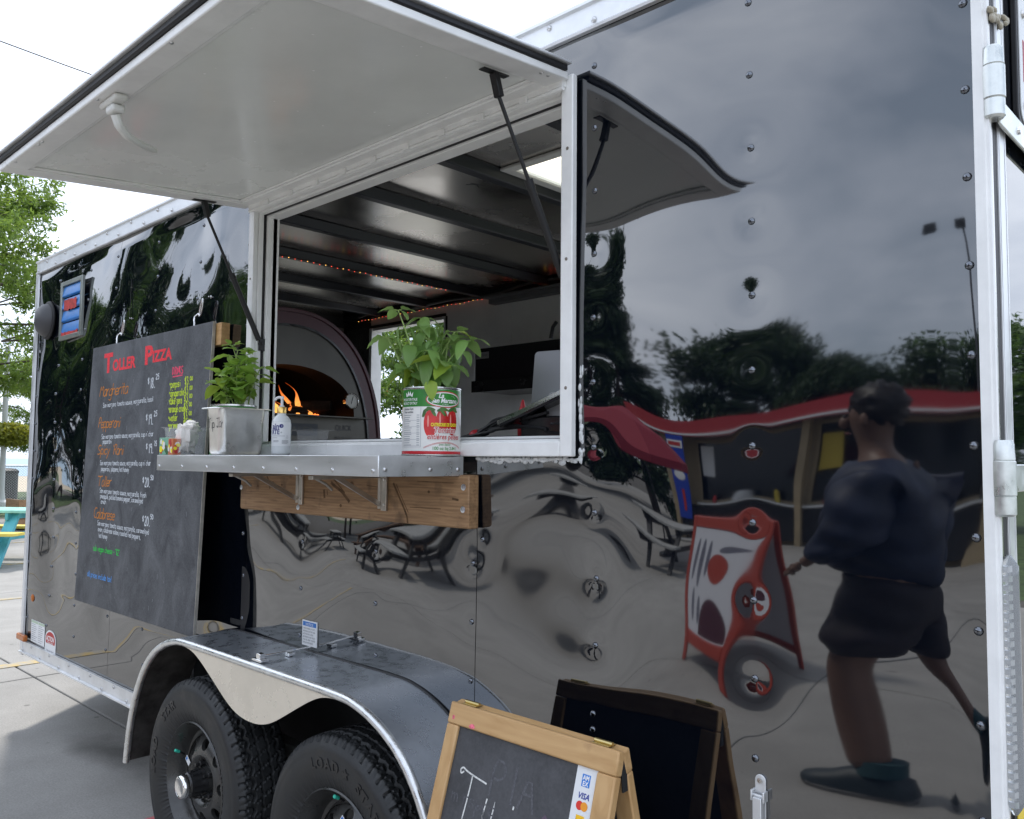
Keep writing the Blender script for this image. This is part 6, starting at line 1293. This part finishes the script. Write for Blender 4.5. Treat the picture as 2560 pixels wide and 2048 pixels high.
# fence, bin, box, lamp with flowers
FN = thing('chain_link_fence', 'low grey chain link fence along the beach at the left', 'fence', (-27, 8, 0)); GW = mat('galvanised_wire', (.42, .43, .43), .45, .7)
fy0, fy1, fh = 1.5, 22.0, 1.20; b = MB()
for y in np.arange(fy0, fy1+.1, 2.56): b.tube([(-27, y, -.03), (-27, y, fh+.04)], .028, 8)
obj('post', b, GW, FN); b = MB(); b.tube([(-27, fy0, fh), (-27, fy1, fh)], .021, 8); obj('top_rail', b, GW, FN)
b = MB(); st_ = .075; n_ = int((fy1-fy0)/st_)
for k in range(-int(fh/st_), n_):
    for sg in (1, -1):
        ya, yb = fy0+k*st_, fy0+k*st_+fh; za, zb = (.05, fh) if sg > 0 else (fh, .05)
        if ya < fy0: 
            f = (fy0-ya)/(yb-ya); za = za+(zb-za)*f; ya = fy0
        if yb > fy1:
            f = (fy1-ya)/(yb-ya); zb = za+(zb-za)*f; yb = fy1
        x = -27+sg*.004; d_ = .004; b.add([(x, ya-d_, za), (x, ya+d_, za), (x, yb+d_, zb), (x, yb-d_, zb), (x+.004, ya, za), (x+.004, yb, zb)], [(0, 1, 2, 3), (0, 4, 5, 3), (1, 4, 5, 2)])
o = obj('wire_mesh', b, GW, FN, smooth=0); o['kind'] = 'stuff'
b = MB(); b.box(-27.35, -26.7, 1.0, 22, -.03, .18); tag(obj('fence_kerb', b, mat('kerb_concrete', (.42, .40, .37), .85, var=.15)), 'pale concrete kerb under the chain link fence', 'kerb')
BN = thing('litter_bin', 'round dark grey slatted litter bin with black lid behind the fence', 'litter bin', (-28.2, 6.12, .0))
b = MB()
for k in range(40):
    a = 2*pi*k/40; b.box(.34, .36, -.019, .019, .12, .98, Matrix.Translation((-28.2, 6.12, 0)) @ Matrix.Rotation(a, 4, 'Z'))
obj('slat_body', b, mat('bin_slats', (.05, .055, .055), .5), BN); b = MB(); b.lathe([(.001, .0), (.33, .0), (.33, .95), (.37, .98), (.38, 1.04), (.30, 1.10), (.15, 1.12), (.001, 1.12)], 28, Matrix.Translation((-28.2, 6.12, 0))); obj('lid', b, BLKMAT, BN)
WB = thing('wooden_planter', 'brown wooden planter box beside the turquoise picnic table', 'planter', (-18.9, 4.1, 0)); 
for k in range(3):
    b = MB(); b.box(-19.3, -18.5, 3.75+.0, 3.80, .05+k*.19, .225+k*.19); obj('board', b, PLANKW, WB); b = MB(); b.box(-18.5, -18.45, 3.75, 4.6, .05+k*.19, .225+k*.19); obj('board', b, PLANKW, WB)
b = MB(); b.box(-19.3, -18.51, 3.81, 4.6, .02, .5); obj('soil', b, SOIL, WB, smooth=0)
LP = thing('lamp_post', 'pale lamp post with a hanging basket of yellow green flowers', 'lamp post', (-25.3, 5.28, 0)); b = MB(); b.lathe([(.17, -.03), (.17, .25), (.10, .32), (.07, .6), (.065, 4.4)], 16, Matrix.Translation((-25.3, 5.28, 0))); obj('pole', b, mat('lamp_pole_paint', (.55, .56, .55), .5), LP)
b = MB(); b.lathe([(.001, 4.4), (.12, 4.45), (.17, 4.7), (.10, 4.9), (.001, 4.95)], 16, Matrix.Translation((-25.3, 5.28, 0))); obj('lantern', b, LENS, LP)
rs_ = np.random.RandomState(2); nl = 2600; c = rs_.normal(size=(nl, 3)); c /= np.linalg.norm(c, axis=1)[:, None]; c *= (rs_.uniform(.3, 1, nl)**.5)[:, None]*np.array([.50, .62, .32]); c += np.array([-25.0, 5.35, 2.05]); b = MB()
for p_ in c:
    d1 = rs_.normal(size=3); d1 /= np.linalg.norm(d1); d2 = np.cross(d1, rs_.normal(size=3)); d2 /= np.linalg.norm(d2); b.add([p_-d1*.05, p_+d2*.035, p_+d1*.05, p_-d2*.035], [(0, 1, 2, 3)])
o = obj('flower_basket', b, foliage_mat('flower_basket_leaves', (.22, .24, .03), (.35, .35, .04)), LP, smooth=0)
# flag on a pole by the lake
FG = thing('beach_flag', 'small red and white flag on a thin pole by the lake', 'flag', (-30, 20.9, 0)); b = MB(); b.tube([(-30, 20.9, -.02), (-30, 20.9, 5.2)], .03, 6); obj('pole', b, GW, FG)
RW = mat('flag_red', (.55, .03, .04), .7); 
for k, (m_, v0, v1) in enumerate(((RW, 0, .3), (PAPER, .3, .7), (RW, .7, 1))):
    b = grid_mb(np.linspace(v0, v1, 8), np.linspace(0, 1, 6), lambda u, v: (-30+.12*u+.03*sin(u*9), 20.94+u*.75, 5.1-v*.45-u*.45+.04*sin(u*8+v))); obj('flag_cloth', b, m_, FG, smooth=60)
# red wheel chock
b = MB(); b.prism([(-3.05, .0), (-3.115, .10), (-3.15, .115), (-3.21, .10), (-3.34, .0)], lambda u, v, t: (u, t, v+.001), -.19, -.05); CK = tag(obj('wheel_chock', b, REDP, bevel=.008), 'red plastic wheel chock against the front trailer tyre', 'wheel chock')

# ================================================================== CONCESSION SIDE (seen in the black paint)
CS = thing('concession_stand', 'low tan concession stand with red roof edge and dark serving windows', 'building', (-3.5, -15, 0))
TAN = mat('tan_siding', (.34, .27, .17), .75, var=.12, vscale=3); REDF = mat('red_fascia', (.38, .035, .04), .5); DKG = mat('dark_window_glass', (.006, .007, .009), .1)
b = MB(); b.box(-9.9, 4.0, -17.0, -13.0, -.02, 2.30); obj('wall', b, TAN, CS, smooth=0)
b = MB(); b.box(-10.3, 4.4, -17.4, -12.4, 2.3005, 2.52); obj('roof', b, mat('roof_grey', (.12, .11, .11), .8), CS, smooth=0); b = MB(); b.box(-10.33, 4.43, -12.3995, -12.36, 2.28, 2.56); obj('fascia', b, REDF, CS, smooth=0)
b = MB(); b.box(-10.3, 4.4, -12.358, -12.34, 2.30, 2.335); obj('lamp_strip', b, PAPER, CS, smooth=0)
for k, (x0, x1) in enumerate(((-8.7, -6.4), (-6.0, -3.75), (-3.45, -1.05), (-.75, 1.55))):
    b = MB(); b.box(x0, x1, -12.965, -12.955, 1.0, 2.20); wi = obj('serving_window', b, DKG, CS, smooth=0); b = MB(); ring(b, x0-.06, x1+.06, .94, 2.26, .06, .06, -12.965, -12.93); obj('frame', b, TAN, wi, smooth=0); b = MB(); b.box(x0-.1, x1+.1, -12.93, -12.65, .90, .94); obj('counter_ledge', b, ALUT, wi, smooth=0)
for k in range(11):
    b = MB(); b.box(-9.9, 4.0, -12.9995, -12.975, .02+k*.085, .095+k*.085); obj('siding_board', b, TAN, CS, smooth=0)
for k, (x0, x1, z0, z1, m_) in enumerate(((-8.6, -8.2, 1.55, 2.15, PAPER), (-5.95, -5.6, 1.5, 2.05, mat('menu_yellow', (.55, .42, .06), .5)), (-1.6, -1.15, 1.6, 2.1, mat('menu_blue', (.05, .12, .4), .5)), (-.7, -.3, 1.5, 2.0, PAPER))):
    b = MB(); b.box(x0, x1, -12.952, -12.94, z0, z1); obj('menu_panel', b, m_, CS, smooth=0)
b = MB(); b.box(-9.7, 3.8, -12.95, -12.72, .12, .86); obj('front_counter', b, BLKMAT, CS, smooth=0)
for k in range(16):
    x = -8.1+k*.62; b = MB(); b.lathe([(.07, .9405), (.08, .98), (.06, 1.08+.05*(k % 3)), (.02, 1.12+.05*(k % 3))], 10, Matrix.Translation((x, -12.78, 0))); tag(obj('condiment_jar', b, (MATS['red_tape'], PAPER, MATS['menu_yellow'], MATS['grey_plastic'])[k % 4]), ('red', 'white', 'yellow', 'grey')[k % 4]+' jar on the ledge under the '+('first', 'second', 'third', 'fourth')[min(3, k//4)]+' window of the concession stand', 'jar', 'jars on the concession ledge')
for x in (-9.7, -6.2, -3.6, -.9, 1.7): b = MB(); b.box(x-.09, x+.09, -12.75, -12.57, 0, 2.3); obj('post', b, TAN, CS, smooth=0)
BB = thing('drinks_banner', 'tall blue upright banner with white and red shapes beside the stand', 'banner', (-9.15, -12.3, 0)); b = MB(); b.box(-9.42, -8.86, -12.33, -12.30, .55, 2.28); obj('banner_cloth', b, mat('banner_blue', (.015, .05, .38), .4), BB, smooth=0)
b = MB(); b.box(-9.40, -8.88, -12.296, -12.294, 2.02, 2.18); b.sph((-9.14, -12.295, 1.72), 1, 8, (.12, .004, .16)); b.sph((-9.14, -12.295, 1.42), 1, 8, (.20, .004, .10)); obj('white_shape', b, PAPER, BB, smooth=0); b = MB(); b.box(-9.36, -8.94, -12.291, -12.289, 2.06, 2.14); b.box(-9.17, -9.07, -12.293, -12.291, .72, 1.14); obj('red_shape', b, PRINTR, BB, smooth=0); b = MB(); b.box(-9.45, -8.84, -12.30, -12.1, 0, .03); b.tube([(-9.14, -12.345, .0), (-9.14, -12.345, 2.3)], .02, 6); obj('stand', b, BLKMAT, BB)
SG = thing('street_sign_board', 'white plastic A shaped sign with red frame and grey lettering strokes', 'A sign', (-3.0, -3.85, 0), None)
ORED = mat('orange_red_plastic', (.34, .045, .025), .4); SWH = mat('sign_white', (.60, .61, .66), .4); SGR = mat('sign_grey', (.13, .13, .17), .5)
def signpt(u, v, t): c_ = Vector((-2.95, -3.75, 0)); ux = Vector((.93, .37, 0)); dn = Vector((-.37, .93, 0)); return tuple(c_+ux*u+Vector((0, 0, v))+dn*(.30-.26*v/1.12+t))
def signback(u, v, t): c_ = Vector((-2.95, -3.75, 0)); ux = Vector((.93, .37, 0)); dn = Vector((.37, -.93, 0)); return tuple(c_+ux*u+Vector((0, 0, v))+dn*(.30-.26*v/1.12+t))
def spbox(b, f, u0, u1, v0, v1, t0, t1): V = [f(u, v, t) for t in (t0, t1) for u, v in ((u0, v0), (u1, v0), (u1, v1), (u0, v1))]; return b.add(V, [(0, 3, 2, 1), (4, 5, 6, 7), (0, 1, 5, 4), (1, 2, 6, 5), (2, 3, 7, 6), (3, 0, 4, 7)])
for f, nm in ((signpt, 'front'), (signback, 'back')):
    b = MB(); spbox(b, f, -.48, -.40, .0, 1.12, -.03, 0); spbox(b, f, .40, .48, .0, 1.12, -.03, 0); spbox(b, f, -.40, .40, 1.02, 1.12, -.03, 0); spbox(b, f, -.40, .40, .10, .18, -.03, 0); fr = obj('frame', b, ORED, SG, smooth=0, bevel=.01)
    b = MB(); spbox(b, f, -.40, .40, .18, 1.02, -.02, -.008); obj('face', b, SWH, SG, smooth=0)
b = MB()
for k, (u, v, an, l, w_) in enumerate(((-.29, .72, .15, .20, .035), (-.16, .70, .1, .22, .045), (-.03, .74, .12, .17, .035), (.26, .84, 1.35, .12, .035), (-.27, .36, .2, .12, .03), (-.15, .34, .3, .10, .03))):
    P = [(u+l*cos(a)*sin(an)-w_*sin(a)*cos(an), v+l*cos(a)*cos(an)+w_*sin(a)*sin(an)) for a in np.linspace(0, 2*pi, 16, endpoint=False)]; b.add([signpt(p_[0], p_[1], -.0075) for p_ in P], [tuple(range(16))])
obj('lettering', b, SGR, SG, smooth=0); b = MB(); b.add([signpt(.14+.15*cos(a), .66+.12*sin(a), -.007) for a in np.linspace(0, 2*pi, 20, endpoint=False)], [tuple(range(20))]); obj('red_mark', b, ORED, SG, smooth=0)
b = MB(); b.add([signpt(.12+.27*cos(a), .19+.26*sin(a), -.0065) for a in np.linspace(0, pi, 20)], [tuple(range(20))]); obj('dark_mark', b, mat('sign_maroon', (.06, .012, .022), .4), SG, smooth=0)
UM = thing('parasol', 'dark red garden parasol standing over one of the dark picnic tables', 'parasol', (-7.6, -8.6, 0)); b = MB(); b.lathe([(.02, 2.15), (.5, 2.0), (1.0, 1.62), (1.01, 1.48), (.98, 1.60), (.5, 1.97), (.02, 2.10)], 8, Matrix.Translation((-7.6, -8.6, 0))); obj('canopy', b, mat('parasol_red', (.22, .015, .03), .8), UM, smooth=0); b = MB(); b.tube([(-7.6, -8.6, 0), (-7.6, -8.6, 2.12)], .025, 8); b.lathe([(.25, 0), (.25, .06), (.05, .1)], 16, Matrix.Translation((-7.6, -8.6, 0))); obj('pole', b, BLKMET, UM)
SLP = thing('street_lamp', 'tall grey street lamp with a curved arm mirrored at the right', 'street lamp', (-5.55, -19.0, 0)); q = Vector((-5.55, -19.0, 0)); b = MB(); b.tube([q, q+Vector((-.1, 0, 4.2)), q+Vector((-.35, 0, 5.6)), q+Vector((-.50, 0, 6.5)), q+Vector((-.62, 0, 6.9))], [.09, .07, .06, .05, .04], 8); obj('pole', b, mat('lamp_dark_grey', (.10, .10, .11), .5), SLP); b = MB(); b.box(-6.40, -6.05, -19.1, -18.9, 6.85, 7.05); obj('lamp_head', b, BLKMAT, SLP)
# litter of parked trailer-side things mirrored left: low wall and grass verge
b = MB(); b.box(-60, -34, -14.2, -9, -.0215, .03); tag(obj('lawn_verge', b, GRASSM, smooth=0), kind='structure')
b = MB(); b.box(-60, -34, -8.98, -8.82, -.02, .14); tag(obj('verge_kerb', b, MATS['kerb_concrete'], smooth=0), 'long pale kerb along the grass on the camera side', 'kerb')

# ================================================================== PERSON (walking toward the nose, mirrored in the rear panel)
def skin_body(name, verts, edges, radii, m, parent, sub=2, root=0, org=(0, 0, 0), wr=0.):
    me = bpy.data.meshes.new(name); me.from_pydata(verts, edges, []); o = bpy.data.objects.new(name, me); C.objects.link(o)
    sk = o.modifiers.new('skin', 'SKIN'); sk.use_smooth_shade = True; su = o.modifiers.new('sub', 'SUBSURF'); su.levels = sub; su.render_levels = sub
    for i, r_ in enumerate(radii):
        sv_ = me.skin_vertices[0].data[i]; sv_.radius = (r_, r_) if not isinstance(r_, tuple) else r_; sv_.use_root = (i == root)
    dg = bpy.context.evaluated_depsgraph_get(); dg.update(); nm = bpy.data.meshes.new_from_object(o.evaluated_get(dg)); bpy.data.objects.remove(o); nm.materials.clear(); nm.materials.append(m)
    if wr:
        N_ = [v.normal.copy() for v in nm.vertices]
        for v, n_ in zip(nm.vertices, N_):
            c_ = v.co; v.co = c_+n_*wr*(sin(c_.z*46+c_.y*21+2*sin(c_.x*17))+.7*sin(c_.z*27-c_.x*38+c_.y*9)+.5*sin(c_.y*61+c_.z*33))
    nm.polygons.foreach_set('use_smooth', [True]*len(nm.polygons)); return link(name, nm, parent)
PE = thing('person', 'walking person in a navy jacket, dark shorts and dark running shoes', 'person', (-1.36, -2.36, 0))
PE.scale = (1.16, 1.16, 1.0)
SKIN = mat('skin_tone', (.15, .085, .06), .5, var=.06); JACK = mat('navy_jacket', (.012, .018, .042), .6, var=.3, vscale=8, bump=.5, bscale=12); SHORT = mat('dark_shorts', (.016, .012, .016), .7, var=.3); HAIR = mat('dark_hair', (.012, .009, .008), .5); SHOE = mat('dark_shoe', (.012, .022, .028), .5); SOLE = mat('shoe_sole', (.10, .10, .10), .6); SOCK = mat('teal_sock', (.015, .05, .06), .8)
# local axes: -x is forward, y is to the person's left(-)/right
hipL = (0, -.095, .90); hipR = (0, .095, .90)
kneeF = (-.115, .10, .50); ankF = (-.055, .10, .095); kneeB = (.03, -.10, .49); ankB = (.235, -.10, .315)
V = [(0, 0, .96), (-.01, 0, 1.12), (-.02, 0, 1.28), (-.02, 0, 1.42), (-.035, 0, 1.50), (-.05, 0, 1.57), (-.055, 0, 1.655), (-.05, 0, 1.73),
     hipR, kneeF, ankF, hipL, kneeB, ankB,
     (-.02, .17, 1.41), (-.03, .225, 1.16), (-.19, .215, .99), (-.02, -.17, 1.41), (.05, -.225, 1.15), (.02, -.24, .92), (-.225, .21, .965), (.015, -.245, .885)]
Ed = [(0, 1), (1, 2), (2, 3), (3, 4), (4, 5), (5, 6), (6, 7), (0, 8), (8, 9), (9, 10), (0, 11), (11, 12), (12, 13), (3, 14), (14, 15), (15, 16), (3, 17), (17, 18), (18, 19), (16, 20), (19, 21)]
Rd = [.125, .12, .125, .115, .055, .056, .088, .075, .085, .058, .040, .085, .058, .040, .052, .042, .030, .052, .042, .030, .032, .032]
skin_body('body', V, Ed, Rd, SKIN, PE)
jV = [(0, 0, .90), (-.01, 0, 1.05), (-.02, 0, 1.24), (-.02, 0, 1.40), (-.03, 0, 1.475), (-.02, .175, 1.405), (-.03, .232, 1.16), (-.185, .218, .995), (-.02, -.175, 1.405), (.05, -.232, 1.15), (.02, -.243, .93)]
skin_body('jacket', jV, [(0, 1), (1, 2), (2, 3), (3, 4), (3, 5), (5, 6), (6, 7), (3, 8), (8, 9), (9, 10)], [.185, .190, .190, .165, .105, .105, .085, .062, .105, .085, .062], JACK, PE, sub=3, wr=.006)
sV = [(0, 0, 1.0), (0, 0, .90), (-.01, .085, .80), (-.075, .105, .66), (-.112, .105, .545), (.0, -.085, .80), (.02, -.105, .66), (.032, -.105, .53)]
skin_body('shorts', sV, [(0, 1), (1, 2), (2, 3), (3, 4), (1, 5), (5, 6), (6, 7)], [.135, .150, .125, .122, .120, .125, .122, .120], SHORT, PE, sub=3, wr=.005)
b = MB(); b.sph((-.028, 0, 1.708), .100, 18, (.98, .92, .92)); b.v = [tuple(Vector(p)+(Vector(p)-Vector((-.028, 0, 1.708))).normalized()*(.009*sin(p[0]*150+p[2]*90)+.007*sin(p[1]*170-p[2]*120))) for p in b.v]; obj('hair', b, HAIR, PE, world=False, smooth=80)
b = MB(); b.sph((-.150, 0, 1.640), .020, 6, (1.1, .8, 1.3)); [b.sph((-.05, s_*.088, 1.645), .022, 6, (.7, .35, 1.2)) for s_ in (-1, 1)]; obj('face_features', b, SKIN, PE, world=False, smooth=80)
b = MB(); [b.sph((-.136, s_*.033, 1.665), .009, 6) for s_ in (-1, 1)]; obj('eyes', b, BLKMAT, PE, world=False, smooth=80); b = MB(); b.sph((-.136, 0, 1.595), .018, 6, (.5, 1.2, .3)); obj('mouth', b, mat('lip_tone', (.30, .10, .08), .5), PE, world=False, smooth=80)
def hand_fingers(c, fwd, side, dn, nm):
    c, fwd, side, dn = [Vector(q) for q in (c, fwd, side, dn)]; V = [tuple(c), tuple(c+dn*.045)]; E_ = [(0, 1)]; Rr = [.024, .028]
    for k, (o_, l_) in enumerate(((-.028, .062), (-.010, .072), (.010, .068), (.027, .052))):
        i0 = len(V); V += [tuple(c+dn*.062+fwd*o_), tuple(c+dn*(.062+l_*.5)+fwd*o_*1.1+side*.008), tuple(c+dn*(.062+l_*.88)+fwd*o_*1.1+side*.026)]; E_ += [(1, i0), (i0, i0+1), (i0+1, i0+2)]; Rr += [.0105, .0095, .0075]
    i0 = len(V); V += [tuple(c+dn*.03-fwd*.038+side*.012), tuple(c+dn*.062-fwd*.050+side*.026)]; E_ += [(1, i0), (i0, i0+1)]; Rr += [.011, .009]
    return skin_body('hand', V, E_, Rr, SKIN, PE, 1)
hand_fingers((-.222, .21, .965), (.5, 0, .86), (0, -1, 0), (-.86, 0, -.5), 'a'); hand_fingers((.015, -.245, .885), (-1, 0, 0), (0, 1, 0), (-.05, 0, -1), 'b')
def shoe(ank, pitch, nm):
    m_ = Matrix.Translation(Vector(ank)) @ Matrix.Rotation(pitch, 4, 'Y'); b = MB(); prof = [(.085, .030, .030), (.075, .040, .060), (.03, .043, .085), (-.03, .045, .080), (-.08, .048, .055), (-.14, .046, .040), (-.185, .036, .026), (-.205, .015, .012)]
    V = []; N = 12
    for (x, hw, hh) in prof: V += [tuple(m_ @ Vector((x, hw*cos(2*pi*k/N), -.078+max(0, hh*1.15*sin(2*pi*k/N)) if sin(2*pi*k/N) > 0 else -.078))) for k in range(N)]
    F = [(i*N+k, i*N+(k+1) % N, (i+1)*N+(k+1) % N, (i+1)*N+k) for i in range(len(prof)-1) for k in range(N)]+[tuple(range(N)), tuple(range((len(prof)-1)*N, len(prof)*N))]; b.add(V, F); sh = obj('shoe', b, SHOE, PE, world=False, smooth=60)
    b = MB(); out = [(.088, .0), (.08, .036), (.0, .045), (-.1, .052), (-.17, .042), (-.208, .0), (-.17, -.042), (-.1, -.052), (.0, -.045), (.08, -.036)]; b.prism(out, lambda u, v, t: tuple(m_ @ Vector((u, v, t))), -.096, -.078); obj('sole', b, SOLE, sh, world=False, bevel=.004)
    b = MB(); b.tube([m_ @ Vector((.02, 0, -.01)), m_ @ Vector((.022, 0, .045))], [.046, .043], 12); obj('sock', b, SOCK, PE, world=False)
shoe(ankF, 0., 'f'); shoe(ankB, R(-68), 'b')
